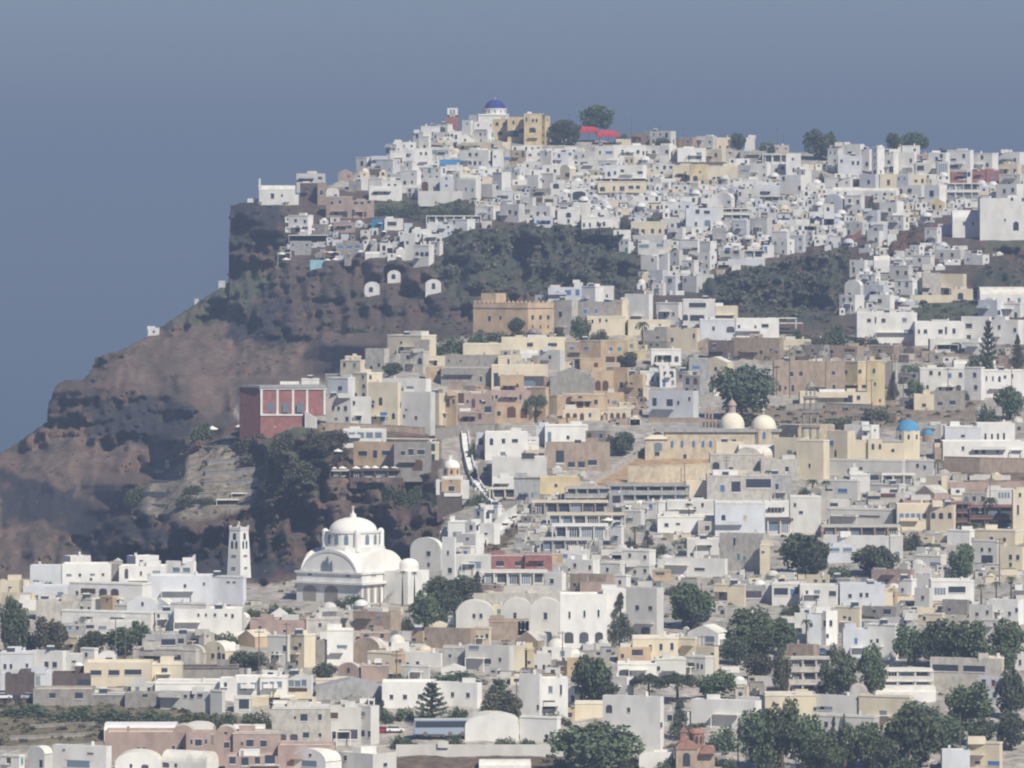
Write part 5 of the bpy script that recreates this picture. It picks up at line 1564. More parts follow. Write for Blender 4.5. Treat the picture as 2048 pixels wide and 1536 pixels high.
def wall_strip(name, pts, h0, c, label, cat, D=None, thick=.6):
    """wall or stair climbing the slope: pts are (x, y of foot), h0 its height in picture rows"""
    P = [Vector(W3(x, y, D or float(Dof(x, y)))) for x, y in pts]; o = P[0].copy()
    root = empty(name, o); m = MB(); s = K * (D or float(Dof(*pts[0])))
    for a, b in zip(P, P[1:]):
        a = a - o; b = b - o; H = h0 * s
        m.poly([a + Vector((0, 0, -2)), b + Vector((0, 0, -2)), b + Vector((0, thick, -2)), a + Vector((0, thick, -2)),
                a + Vector((0, 0, H)), b + Vector((0, 0, H)), b + Vector((0, thick, H)), a + Vector((0, thick, H))],
               [(0, 1, 5, 4), (1, 2, 6, 5), (2, 3, 7, 6), (3, 0, 4, 7), (4, 5, 6, 7)])
    m.build('masonry', MW[c], root)
    k = MB()
    for a, b in zip(P, P[1:]):
        a = a - o; b = b - o; H = h0 * s
        q = [a + Vector((0, -.1, H + .01)), b + Vector((0, -.1, H + .01)), b + Vector((0, thick + .1, H + .01)), a + Vector((0, thick + .1, H + .01))]
        k.poly(q + [v + Vector((0, 0, .25)) for v in q], [(0, 1, 5, 4), (1, 2, 6, 5), (2, 3, 7, 6), (3, 0, 4, 7), (4, 5, 6, 7), (3, 2, 1, 0)])
    k.build('coping', M_ROOFW if c in 'WwC' else MW[c], root)
    tag(root, label, cat, None, 'thing'); xs = [p[0] for p in pts]; ys = [p[1] for p in pts]; COV.append((min(xs), max(xs), min(ys) - h0, max(ys), 2000, root)); root['cov'] = [min(xs), max(xs), min(ys) - h0, max(ys)]

def ribbon(name, pts, w, label):
    P = []
    for (xa, ya), (xb, yb_) in zip(pts, pts[1:]):
        for i in range(6): P.append((xa + (xb - xa) * i / 6, ya + (yb_ - ya) * i / 6))
    P.append(pts[-1]); V = [Vector(W3(x, y, Dof(x, y) - 1.5)) for x, y in P]; o = V[0].copy(); root = empty(name, o); m = MB(); e = MB()
    for i, (a, b) in enumerate(zip(V, V[1:])):
        a = a - o + Vector((0, 0, .25)); b = b - o + Vector((0, 0, .25)); X = Vector((w, 0, 0)); st = Vector((0, 0, .18 * (i % 2)))
        m.poly([a - X + st, a + X + st, b + X + st, b - X + st, a - X - Vector((0, 0, 2)), a + X - Vector((0, 0, 2)), b + X - Vector((0, 0, 2)), b - X - Vector((0, 0, 2))], [(0, 1, 2, 3), (4, 5, 1, 0), (3, 2, 6, 7), (0, 3, 7, 4), (1, 5, 6, 2)])
        for s_ in (-1, 1):
            c0 = a + X * s_; c1 = b + X * s_; t = Vector((.3 * s_, 0, 0)); u = Vector((0, 0, .9)); d = Vector((0, 0, -2))
            e.poly([c0 + d, c0 + t + d, c1 + t + d, c1 + d, c0 + u, c0 + t + u, c1 + t + u, c1 + u], [(0, 1, 5, 4), (1, 2, 6, 5), (2, 3, 7, 6), (3, 0, 4, 7), (4, 5, 6, 7)])
    m.build('steps', MW['W'], root); e.build('parapet', MW['W'], root); tag(root, label, 'stair', None, 'thing')
    xs = [p[0] for p in pts]; ys = [p[1] for p in pts]; root['cov'] = [min(xs), max(xs), min(ys), max(ys)]
    for x, y in P: COV.append((x - 6, x + 6, y - 6, y + 4, 1500, root))

def bus():
    L = LM('coach', 886, 1472, math.radians(4), D=1552); s = L.s; h = 57 * s; zt = L.Z(1439)
    m = MB(); m.box(-h, h, 0, 2.5, .45, zt); L.part(m, 'body', mat_base('silver_blue_paint', (.30, .36, .44), .35)[0])
    m = MB(); m.box(-h + .2, h - .2, -.03, 2.53, zt * .52, zt * .9); m.box(h - .4, h + .04, .15, 2.35, zt * .4, zt * .9); L.part(m, 'window_band', M_PANE)
    m = MB(); m.box(-h, h, .05, 2.45, zt, zt + .12); L.part(m, 'roof', MW['w'])
    for x in (-h * .62, h * .25, h * .68):
        m = MB(); m.sweep([(x + .5 * math.cos(t * math.pi / 8), .5 + .5 * math.sin(t * math.pi / 8)) for t in range(16)], -.04, 2.54); L.part(m, 'wheel', M_IRON)
    tag(L.root, 'long silver-blue coach with a dark window band behind the pale wall', 'bus'); L.cov(828, 945, 1438, 1470)

CARM = {}
def car(px, py, c, label, D=None, yaw=0):
    rgb = dict(W=(.75, .75, .75), S=(.4, .42, .45), R=(.4, .03, .03), K=(.05, .05, .06), N=(.05, .12, .35))[c]
    if c not in CARM: CARM[c] = mat_base('car_paint_' + {'W': 'white', 'S': 'silver', 'R': 'red', 'K': 'black', 'N': 'blue'}[c], rgb, .3)[0]
    L = LM('parked_car', px, py, yaw, D=D)
    m = MB(); m.sweep([(-2.1, .3), (2.1, .3), (2.15, .75), (1.2, .9), (-1.9, .95), (-2.15, .8)], -.85, .85); L.part(m, 'body', CARM[c])
    m = MB(); m.sweep([(-1.7, .92), (1.0, .9), (.45, 1.38), (-1.2, 1.42)], -.72, .72); L.part(m, 'cabin', M_PANE)
    m = MB(); m.sweep([(-1.25, 1.40), (.5, 1.36), (.4, 1.46), (-1.1, 1.48)], -.7, .7); L.part(m, 'roof', CARM[c])
    for x in (-1.35, 1.3):
        for y in (-.88, .7):
            m = MB(); m.sweep([(x + .32 * math.cos(t * math.pi / 5), .32 + .32 * math.sin(t * math.pi / 5)) for t in range(10)], y, y + .18); L.part(m, 'wheel', M_IRON)
    tag(L.root, label, 'car', 'cars parked among the houses'); L.cov(px - 15, px + 15, py - 10, py)

def umbrella(px, py, r, label, group, c=None):
    """py: row of the rim"""
    D = float(Dof(px, py + 14)) - 1; s = K * D
    root = empty('parasol', W3(px, py + 12, D)); z = 12 * s
    m = MB(); m.lathe([(.03, -3), (.03, z + 1)], 0, 0, 0, 6); m.build('pole', M_IRON, root)
    R = r * s; m = MB(); m.lathe([(R, z - .15), (R, z), (.03, z + .45 * R)], 0, 0, 0, 8); m.build('canopy', M_CANVAS, root)
    tag(root, label, 'parasol', group); COV.append((px - r, px + r, py - 5, py + 2, D, root)); root['cov'] = [px - r, px + r, py - 5, py + 2]

def pole(px, yt, yb, label=None, arms=1, D=None):
    D = D or float(Dof(px, yb)); s = K * D; root = empty('utility_pole', W3(px, yb, D)); H = (yb - yt) * s
    m = MB(); m.lathe([(.17, -2), (.11, H)], 0, 0, 0, 7); m.build('post', M_IRON, root)
    for i in range(arms):
        m = MB(); m.box(-1.1, 1.1, -.08, .08, H - .6 - i * .9, H - .45 - i * .9)
        for x in (-1, -.4, .4, 1): m.box(x - .06, x + .06, -.06, .06, H - .45 - i * .9, H - .2 - i * .9)
        m.build('crossarm', M_IRON, root)
    tag(root, label, 'utility pole', 'utility poles among the houses'); root['cov'] = [px - 3, px + 3, yt, yb]; COV.append((px - 1, px + 1, yt, yb, D, root)); return root

def person(px, py, c, label, D=None, stride=.25):
    """standing figure: one skinned body mesh, clothes as children"""
    D = D or float(Dof(px, py)); root = empty('person', W3(px, py, D))
    V = [(0, 0, .95), (0, 0, 1.2), (0, 0, 1.42), (0, -.01, 1.55), (0, -.02, 1.66), (0, -.01, 1.76), (.1, 0, .9), (.11, -stride, .5), (.12, -stride * .6, .06), (.12, -stride * .6 - .16, .03),
         (-.1, 0, .9), (-.11, stride * .6, .5), (-.12, stride, .08), (-.12, stride - .15, .03), (.2, 0, 1.4), (.27, .04, 1.12), (.25, -.1, .86), (-.2, 0, 1.4), (-.27, .02, 1.12), (-.25, -.12, .88)]
    E = [(0, 1), (1, 2), (2, 3), (3, 4), (4, 5), (0, 6), (6, 7), (7, 8), (8, 9), (0, 10), (10, 11), (11, 12), (12, 13), (2, 14), (14, 15), (15, 16), (2, 17), (17, 18), (18, 19)]
    R = [.15, .14, .13, .06, .1, .08, .1, .07, .045, .04, .1, .07, .045, .04, .06, .045, .035, .06, .045, .035]
    me = bpy.data.meshes.new('body'); me.from_pydata(V, E, []); o = link(bpy.data.objects.new('body', me)); o.parent = root
    md = o.modifiers.new('skin', 'SKIN'); lay = me.skin_vertices.new() if not me.skin_vertices else me.skin_vertices[0]
    lay = me.skin_vertices[0]
    for i, r in enumerate(R): lay.data[i].radius = (r, r * .8)
    lay.data[0].use_root = True
    sd = o.modifiers.new('sub', 'SUBSURF'); sd.levels = 1; sd.render_levels = 1
    me.materials.append(MP[c])
    m = MB(); m.lathe([(.09, 1.62), (.115, 1.7), (.1, 1.8), (.02, 1.85)], 0, .02, 0, 8); m.build('hair', M_IRON, root)
    tag(root, label, 'person'); root['cov'] = [px - 4, px + 4, py - 12, py]; COV.append((px - 2, px + 2, py - 12, py, D, root))
MP = {c: mat_base('clothes_' + n, rgb)[0] for c, n, rgb in (('k', 'dark', (.03, .03, .05)), ('w', 'white', (.6, .6, .58)), ('r', 'red', (.3, .08, .08)), ('n', 'blue', (.08, .12, .25)))}

# ---------------------------------------------------------------- trees
def leaf_mesh(kind, seed):
    R = np.random.RandomState(seed); C = []; S = []; T = []
    def clump(c, r, n, size, flat=1.0):
        d = R.normal(size=(n, 3)); d /= np.linalg.norm(d, axis=1)[:, None]; rad = r * R.uniform(.45, 1.0, (n, 1)) ** .6
        p = np.array(c) + d * rad * np.array([1, 1, flat]); C.append(p); S.append(np.full(n, size) * R.uniform(.6, 1.3, n)); T.append(np.clip(R.normal(.5, .13) + R.normal(0, .1, n), 0, 1))
    # unit crown: x,y in [-1,1], z in [0,1] of the crown's height
    if kind == 'round' or kind == 'bush' or kind == 'tall':
        nc = dict(round=60, bush=34, tall=56)[kind]
        for i in range(nc):
            d = R.normal(size=3); d /= np.linalg.norm(d); q = d * R.uniform(.25, .92) ** .6
            if kind == 'bush': q[2] = abs(q[2])
            c = (q[0] * .88 + R.normal(0, .05), q[1] * .88, (.5 + q[2] * .44) if kind != 'bush' else q[2] * .72)
            clump(c, R.uniform(.2, .32), 60, .07, .55 if kind != 'bush' else .8)
    elif kind == 'cone':
        for i in range(70):
            z = R.uniform(0, 1) ** 1.15; rr = (1 - z) ** .8 * .9 * R.uniform(.5, 1); a = R.uniform(0, 6.28)
            clump((rr * math.cos(a), rr * math.sin(a), .04 + z * .92), .12 + .2 * (1 - z), 44, .06, .35)
    elif kind == 'pine':
        for i in range(60):
            a = R.uniform(0, 6.28); rr = math.sqrt(R.uniform(0, 1)) * .95; clump((rr * math.cos(a), rr * math.sin(a), .60 + .22 * (1 - rr ** 2) + R.normal(0, .05)), .22, 62, .06, .45)
    elif kind == 'arau':
        for k in range(8):
            z = .06 + k * .118; L = .95 * (1 - (k / 8.4) ** 1.3)
            for j in range(7):
                a = j * 2 * math.pi / 7 + k * .5 + R.normal(0, .12)
                for t in np.linspace(.25, 1, 6): clump((L * t * math.cos(a), L * t * math.sin(a), z + .09 * t ** 2), .10, 9, .055, .3)
        clump((0, 0, .97), .06, 20, .05, 1.5)
    if kind == 'palm':
        m = MB()
        for j in range(22):
            a = j * 2.4 + R.normal(0, .1); up = R.uniform(-.25, .9); pts = []
            for t in np.linspace(0, 1, 7): pts.append((t * .95 * math.cos(a), t * .95 * math.sin(a), .5 + up * t * .5 - .62 * t ** 2.2))
            n = Vector((-math.sin(a), math.cos(a), 0))
            for p, q, w in zip(pts, pts[1:], (.05, .09, .1, .09, .07, .04)):
                p, q = Vector(p), Vector(q); dn = Vector((0, 0, -.05))
                m.poly([p, q, q + n * w + dn, p + n * w + dn], [(0, 1, 2, 3)]); m.poly([p, q, q - n * w + dn, p - n * w + dn], [(3, 2, 1, 0)])
        me = m.mesh('palm_crown', [M_LEAF['palm']]); ca = me.color_attributes.new('tint', 'FLOAT_COLOR', 'POINT')
        ca.data.foreach_set('color', np.repeat(R.uniform(.3, .7, len(me.vertices))[:, None], 4, 1).astype(np.float32).ravel()); return me
    P = np.concatenate(C); S = np.concatenate(S); T = np.concatenate(T); n = len(P)
    u = R.normal(size=(n, 3)); u /= np.linalg.norm(u, axis=1)[:, None]; v = np.cross(u, R.normal(size=(n, 3))); v /= np.linalg.norm(v, axis=1)[:, None]
    zs = np.array([1, 1, .55 if kind != 'cone' else .4])
    q = np.stack([P - u * S[:, None] * zs, P + v * S[:, None] * .7 * zs, P + u * S[:, None] * zs, P - v * S[:, None] * .7 * zs], 1).reshape(-1, 3)
    me = bpy.data.meshes.new(kind + '_crown'); me.vertices.add(4 * n); me.vertices.foreach_set('co', q.astype(np.float32).ravel())
    me.loops.add(4 * n); me.loops.foreach_set('vertex_index', np.arange(4 * n, dtype=np.int32)); me.polygons.add(n); me.polygons.foreach_set('loop_start', np.arange(0, 4 * n, 4, dtype=np.int32)); me.update(calc_edges=True)
    ca = me.color_attributes.new('tint', 'FLOAT_COLOR', 'POINT'); ca.data.foreach_set('color', np.repeat(np.repeat(T, 4)[:, None], 4, 1).astype(np.float32).ravel())
    me.materials.append(M_LEAF[{'round': 'green', 'tall': 'green', 'bush': 'green'}.get(kind, 'dark')]); return me
def leaf_mat(name, a, b_):
    m, t, b = mat_base(name, a, .7)
    at = t.nodes.new('ShaderNodeAttribute'); at.attribute_name = 'tint'; oi = t.nodes.new('ShaderNodeObjectInfo')
    mx = t.nodes.new('ShaderNodeMix'); mx.data_type = 'RGBA'; mx.inputs[6].default_value = (*a, 1); mx.inputs[7].default_value = (*b_, 1)
    t.links.new(at.outputs['Fac'], mx.inputs[0]); hs = t.nodes.new('ShaderNodeHueSaturation')
    t.links.new(mx.outputs[2], hs.inputs['Color']); mr = t.nodes.new('ShaderNodeMapRange'); mr.inputs['To Min'].default_value = .7; mr.inputs['To Max'].default_value = 1.25
    t.links.new(oi.outputs['Random'], mr.inputs['Value']); t.links.new(mr.outputs[0], hs.inputs['Value']); mr = t.nodes.new('ShaderNodeMapRange'); mr.inputs['To Min'].default_value = .465; mr.inputs['To Max'].default_value = .515
    t.links.new(oi.outputs['Random'], mr.inputs['Value']); t.links.new(mr.outputs[0], hs.inputs['Hue']); t.links.new(hs.outputs[0], b.inputs['Base Color'])
    return m
M_LEAF = dict(green=leaf_mat('foliage_green', (.048, .070, .040), (.140, .180, .095)), dark=leaf_mat('foliage_dark', (.044, .062, .044), (.130, .162, .095)),
              brown=leaf_mat('foliage_brown', (.050, .052, .036), (.145, .142, .092)), palm=leaf_mat('foliage_palm', (.03, .045, .02), (.10, .12, .05)))
CROWN = {k: [leaf_mesh(k, 11 + i) for i in range(n)] for k, n in (('round', 3), ('bush', 3), ('tall', 2), ('cone', 2), ('pine', 2), ('arau', 1), ('palm', 2))}
M_BARK = plaster('bark', (.11, .085, .065), .6, 2.0)
def trunk_mesh(kind):
    m = MB(); top = dict(round=.55, bush=.3, tall=.6, cone=.9, pine=.72, arau=.96, palm=.93)[kind]
    m.lathe([(1, -.15), (.8, top * .4), (.45, top * .8), (.15, top)], 0, 0, 0, 7)
    if kind in ('round', 'tall', 'pine'):
        for j in range(5):
            a = j * 1.3; z0 = top * (.45 + .08 * j); r0 = .35
            p = Vector((0, 0, z0)); q = Vector((8 * math.cos(a), 8 * math.sin(a), z0 + .25))
            for i in range(3):
                t = i * 2.1; 
            m.poly([p + Vector((.4, 0, 0)), p + Vector((-.2, .35, 0)), p + Vector((-.2, -.35, 0)), q], [(0, 1, 3), (1, 2, 3), (2, 0, 3)])
    return m.mesh('trunk', [M_BARK])
TRUNK = {k: trunk_mesh(k) for k in CROWN}
TN = dict(round='broadleaf_tree', bush='bush', tall='eucalyptus_tree', cone='cypress_tree', pine='umbrella_pine', arau='norfolk_pine', palm='palm_tree')
TCAT = dict(round='tree', bush='bush', tall='tree', cone='cypress', pine='pine tree', arau='norfolk pine', palm='palm tree')
TREES = []
def tree(x0, x1, yt, yb, kind='round', leaf=None, name=None):
    r = random.Random(int(x0 * 7 + yb)); xm = (x0 + x1) / 2; D = float(Dof(xm, yb)); s = K * D; H = (yb - yt) * s; Wd = (x1 - x0) * s / 2
    root = empty(name or TN[kind], W3(xm, yb, D), r.uniform(0, 6.28) if kind != 'bush' else 0)
    me = r.choice(CROWN[kind]); 
    lo = dict(round=.06, bush=-.12, tall=.05, cone=.06, pine=.0, arau=.04, palm=0)[kind]
    if leaf:
        key = me.name + leaf
        if key not in CROWN: c2 = me.copy(); c2.materials.clear(); c2.materials.append(M_LEAF[leaf]); CROWN[key] = c2
        me = CROWN[key]
    c = link(bpy.data.objects.new('crown', me)); c.parent = root
    if kind == 'palm': 
        c.location = (0, 0, H - Wd * 1.0); c.scale = (Wd, Wd, Wd * 1.3)
    else:
        c.location = (0, 0, H * lo); c.scale = (Wd, max(Wd * .8, min(Wd, 5)), H * (1 - lo))
    if kind != 'bush':
        t = link(bpy.data.objects.new('trunk', TRUNK[kind])); t.parent = root; tr = (.3 if kind == 'palm' else min(.5, .05 * H + .05)); t.scale = (tr, tr, H)
    tag(root, None, TCAT[kind]); root['cov'] = [x0, x1, yt, yb]; TREES.append(dict(o=root, x0=x0, x1=x1, yt=yt, yb=yb, kind=kind, leaf=leaf)); COV.append((x0, x1, yt, yb, D, root))
    return root
NMAX = 300
white_cathedral(); white_belltower(); catholic_cathedral(); blue_dome_church(); red_mansion(); tan_fort(); top_church(); cliff_chapel(); orange_chapel(); brick_church(); little_blue_dome()
for T in (T_TOP, T_RIGHT, T_MID, T_MID2, T_LOWR, T_LOWL): parse(T)

TT = '''
1158 1228 208 262 round
1094 1162 238 292 round
1460 1492 262 302 round
1600 1674 258 322 tall
1648 1674 262 318 round
1772 1802 262 302 round
1798 1858 263 306 round
1516 1552 272 304 bush
1308 1342 266 290 bush
1872 1896 290 310 bush brown
1975 2002 300 330 bush
470 522 836 862 bush
1230 1262 262 284 bush
1732 1757 390 426 cone
1236 1262 426 460 bush
1294 1322 420 452 bush
1630 1664 335 372 bush brown
748 800 398 428 bush
800 850 396 432 bush
850 905 400 436 bush
900 948 400 430 bush
1140 1182 632 690 round
1178 1222 650 685 bush
1108 1130 645 675 bush
1018 1048 630 676 round
970 1020 652 684 bush
935 975 655 688 bush
880 940 656 705 bush
850 900 670 712 bush
1270 1300 640 694 palm
1420 1546 720 838 round dark
1048 1096 786 846 pine
1238 1276 702 742 round
1270 1372 720 750 bush
1360 1402 696 750 bush
1568 1612 648 690 bush
1640 1700 632 690 bush
1596 1645 655 690 bush brown
1700 1760 664 690 bush
1955 1998 642 742 arau
2018 2052 668 740 cone
1930 1990 690 740 bush
1990 2050 765 842 round
1950 2000 790 850 bush
1796 1850 715 752 bush
1846 1905 716 756 bush brown
1812 1848 758 806 round
1775 1800 742 800 cone brown
1908 1940 770 800 bush
764 804 722 752 round
690 740 655 664 bush
600 660 842 890 bush brown
640 700 850 880 bush brown
540 600 850 900 bush brown
480 545 855 900 bush brown
470 540 890 930 bush brown
560 640 900 950 bush brown
520 600 930 980 bush brown
640 700 880 905 bush brown
380 430 830 880 bush
1170 1215 855 890 bush
1212 1274 862 912 round
935 955 866 920 bush
938 958 925 960 bush
760 820 958 1000 bush
815 850 962 1000 bush
850 885 975 1010 bush
930 975 980 1012 bush
250 300 965 1000 bush
365 410 965 985 bush
345 420 985 1010 bush
400 430 985 1008 bush
1395 1450 825 870 bush
1465 1545 825 850 bush
1720 1780 800 842 bush
1560 1610 830 870 bush
1640 1720 820 860 bush
1548 1670 1058 1152 round
1580 1640 1064 1120 tall
1696 1800 1085 1152 round
1650 1705 1115 1160 bush
1800 1850 1052 1100 bush
1900 1950 1084 1168 round
1840 1890 1080 1098 bush
1920 1990 1035 1070 bush
1330 1432 1162 1256 round
1328 1360 1165 1190 bush
1456 1546 1194 1250 bush
1436 1592 1234 1312 round
1540 1592 1232 1310 round
1545 1582 1296 1400 tall brown
1488 1550 1300 1360 tall brown
1208 1274 1184 1292 cone
850 905 1146 1208 round
880 950 1160 1210 bush
935 975 1142 1200 cone
820 880 1180 1262 tall
790 830 1225 1262 bush
866 922 1200 1252 bush
662 742 1182 1216 bush
520 602 1194 1240 bush
484 530 1208 1236 bush
588 616 1140 1176 bush
0 46 1188 1312 round dark
64 126 1232 1314 round brown
30 80 1250 1310 bush
158 212 1256 1312 round
208 284 1248 1310 round
260 300 1240 1300 tall
400 482 1252 1292 bush
464 536 1298 1342 round
628 672 1320 1368 round
54 112 1146 1178 bush
243 282 1164 1206 palm
238 262 1190 1212 bush
822 905 1366 1448 arau
945 1050 1360 1452 arau
960 1045 1375 1455 round brown
788 830 1400 1442 bush
830 870 1410 1446 bush
895 945 1400 1442 bush
750 780 1400 1440 cone
738 790 1410 1444 bush
1100 1275 1434 1560 round
1230 1290 1500 1545 bush brown
1078 1130 1410 1440 bush
984 1036 1462 1500 bush
1036 1078 1468 1496 bush
776 834 1458 1496 bush
888 930 1462 1492 bush
1135 1232 1300 1412 round
1170 1232 1350 1408 round dark
1262 1332 1344 1400 pine
1310 1400 1344 1404 pine
1390 1476 1340 1402 round
1118 1146 1396 1424 cone
1108 1145 1430 1450 bush
1335 1385 1394 1480 cone
1414 1480 1436 1500 bush
1476 1560 1400 1545 tall
1520 1608 1394 1545 tall
1580 1652 1412 1545 tall
1380 1440 1490 1530 bush brown
1310 1362 1505 1550 bush
1440 1476 1500 1545 bush
1640 1722 1304 1402 round
1648 1700 1268 1330 bush brown
1714 1772 1286 1400 tall
1784 1850 1246 1332 tall
1846 1960 1228 1334 round
1930 1985 1255 1340 bush
1978 2052 1236 1330 tall
1985 2030 1280 1350 round
1890 1990 1362 1460 round
1840 1930 1430 1500 round
1930 1990 1430 1490 tall
1990 2052 1420 1500 round dark
1990 2052 1336 1440 round dark
1760 1900 1396 1540 round
1700 1790 1440 1545 round
1660 1720 1445 1545 round
1655 1680 1432 1500 cone
1682 1694 1424 1470 cone
1735 1745 1420 1450 cone
1770 1850 1500 1560 bush
1640 1664 958 1000 palm
1368 1388 1004 1062 palm
1526 1548 938 978 palm
1866 1886 916 956 palm
1610 1640 955 985 palm
1596 1620 970 992 bush
1475 1515 925 945 bush
1418 1440 928 948 cone brown
798 812 1140 1212 palm
822 836 1142 1216 palm
1950 1975 1165 1220 palm
1980 2005 1160 1215 palm
2010 2035 1150 1205 palm
1935 1960 1300 1330 cone
1600 1625 1236 1290 palm
765 860 1336 1366 bush
850 970 1334 1366 bush
1960 2000 990 1060 palm
1258 1282 1050 1090 palm
1280 1310 1060 1095 cone
1250 1276 1062 1100 bush
1300 1340 1078 1115 bush brown
1340 1400 1070 1096 bush
110 200 1402 1440 bush
190 280 1404 1444 bush
270 360 1406 1446 bush
350 430 1416 1450 bush
420 480 1414 1458 bush
476 545 1404 1460 bush
0 110 1400 1430 bush
1700 1760 1225 1240 bush
1560 1610 1200 1232 bush
1660 1720 1185 1206 bush
1100 1160 1500 1545 bush
'''
TT += '''
1720 1800 1470 1560 tall
1800 1880 1400 1480 round
1600 1690 1460 1560 tall
1840 1900 1250 1334 round dark
1900 1980 1240 1340 round
1490 1550 1250 1320 round
1440 1500 1270 1330 round dark
1360 1420 1180 1258 round dark
1600 1660 1080 1156 round dark
1730 1790 1090 1156 round dark
1160 1215 1310 1404 round
10 60 1200 1310 tall
90 140 1245 1312 tall brown
860 920 1170 1240 round
880 960 1150 1212 round dark
'''
for l in TT.strip().splitlines():
    a = l.split()
    if not a: continue
    kind = a[4]; lf = a[5] if len(a) > 5 else None
    g_ = .07 * (float(a[1]) - float(a[0])) if kind in ('round', 'tall', 'bush') else 0
    tree(float(a[0]) - g_, float(a[1]) + g_, float(a[2]), float(a[3]), kind, lf)

bus()
for i, (px, py, c, lab, yaw) in enumerate([
    (768, 1466, 'R', 'red car at the left end of the car park left of the coach', 0), (790, 1464, 'W', 'white car left of the coach, behind the pale wall', .2), (846, 1474, 'S', 'silver car in front of the rear of the coach', .1),
    (872, 1476, 'W', 'white car in front of the middle of the coach', -.1), (1668, 1010, 'W', 'white car on the flat roof terrace by a palm', 0),
    (1876, 1490, 'S', 'silver car shining in a gap between the trees, lower right', .3), (1655, 806, 'W', 'white car below the yellow mansion', 0), (1672, 806, 'S', 'silver car below the yellow mansion', 0),
    (6, 1398, 'W', 'white car at the left edge below the dark stone wall', .2), (36, 1402, 'K', 'black car below the dark stone wall', .1), (60, 1398, 'S', 'silver car left of the low garage row', 0),
    (1622, 1312, 'R', 'red car beside the blue one between trees', .3), (1645, 1308, 'N', 'blue car beside the red one between trees', .2), (1796, 1336, 'K', 'dark car under the trees right of the loggia building', 0)]):
    car(px, py, c, lab, None, yaw)
U = [(665, 936, 9), (685, 936, 9), (712, 936, 9), (733, 935, 9), (750, 935, 9), (770, 935, 8), (790, 935, 9)]
for i, (x, y, r) in enumerate(U): umbrella(x, y, r, '%s white parasol from the left in the row under the ochre restaurant' % ('first', 'second', 'third', 'fourth', 'fifth', 'sixth', 'seventh')[i], 'white parasols under the ochre restaurant')
for x, y, r, lab in [(1132, 1062, 12, 'white parasol on the stepped restaurant terraces, lower left one'), (1200, 1057, 15, 'large white parasol on the restaurant terraces, lower right one'), (1216, 1040, 12, 'upper right white parasol on the restaurant terraces'),
    (661, 451, 5, 'small white parasol above the long white awning on the promontory'), (625, 459, 6, 'white parasol beside the promontory house, right one'), (605, 462, 6, 'white parasol beside the promontory house, left one'),
    (564, 508, 8, 'upper white parasol at the left end of the promontory terraces'), (572, 519, 9, 'lower white parasol at the left end of the promontory terraces'), (661, 505, 6, 'upper white parasol over the pale green garden wall'),
    (655, 520, 7, 'white parasol at the left over the pale green garden wall'), (670, 519, 7, 'white parasol at the right over the pale green garden wall'), (760, 446, 6, 'white parasol in front of the bright blue wall'),
    (768, 463, 6, 'white parasol below the bright blue wall'), (746, 489, 7, 'white parasol above the low white dome on the cliff terraces'), (721, 503, 7, 'white parasol left of the low white dome'), (797, 513, 8, 'white parasol right of the low white dome'),
    (424, 858, 14, 'large white parasol left of and below the red mansion'), (485, 853, 16, 'large white parasol directly below the red mansion'), (1315, 1275, 6, 'small white parasol near the pale pavilion roof'), (1504, 1224, 6, 'white parasol among the round green trees'),
    (550, 853, 10, 'small white parasol at the foot of the red mansion wall'), (676, 902, 10, 'white parasol left of the ochre restaurant')]:
    umbrella(x, y, r, lab, 'parasols on terraces')
for x0, x1, y, lab in ((462, 494, 995, 'upper of two white flat shelters on the terraced slope'), (432, 478, 1008, 'lower, larger of two white flat shelters on the terraced slope')):
    house(x0, x1, y - 9, y, 'W', 's', 0, label=lab, cat='shelter', name='shelter', found=.6, D=float(Dof((x0 + x1) / 2, y)))
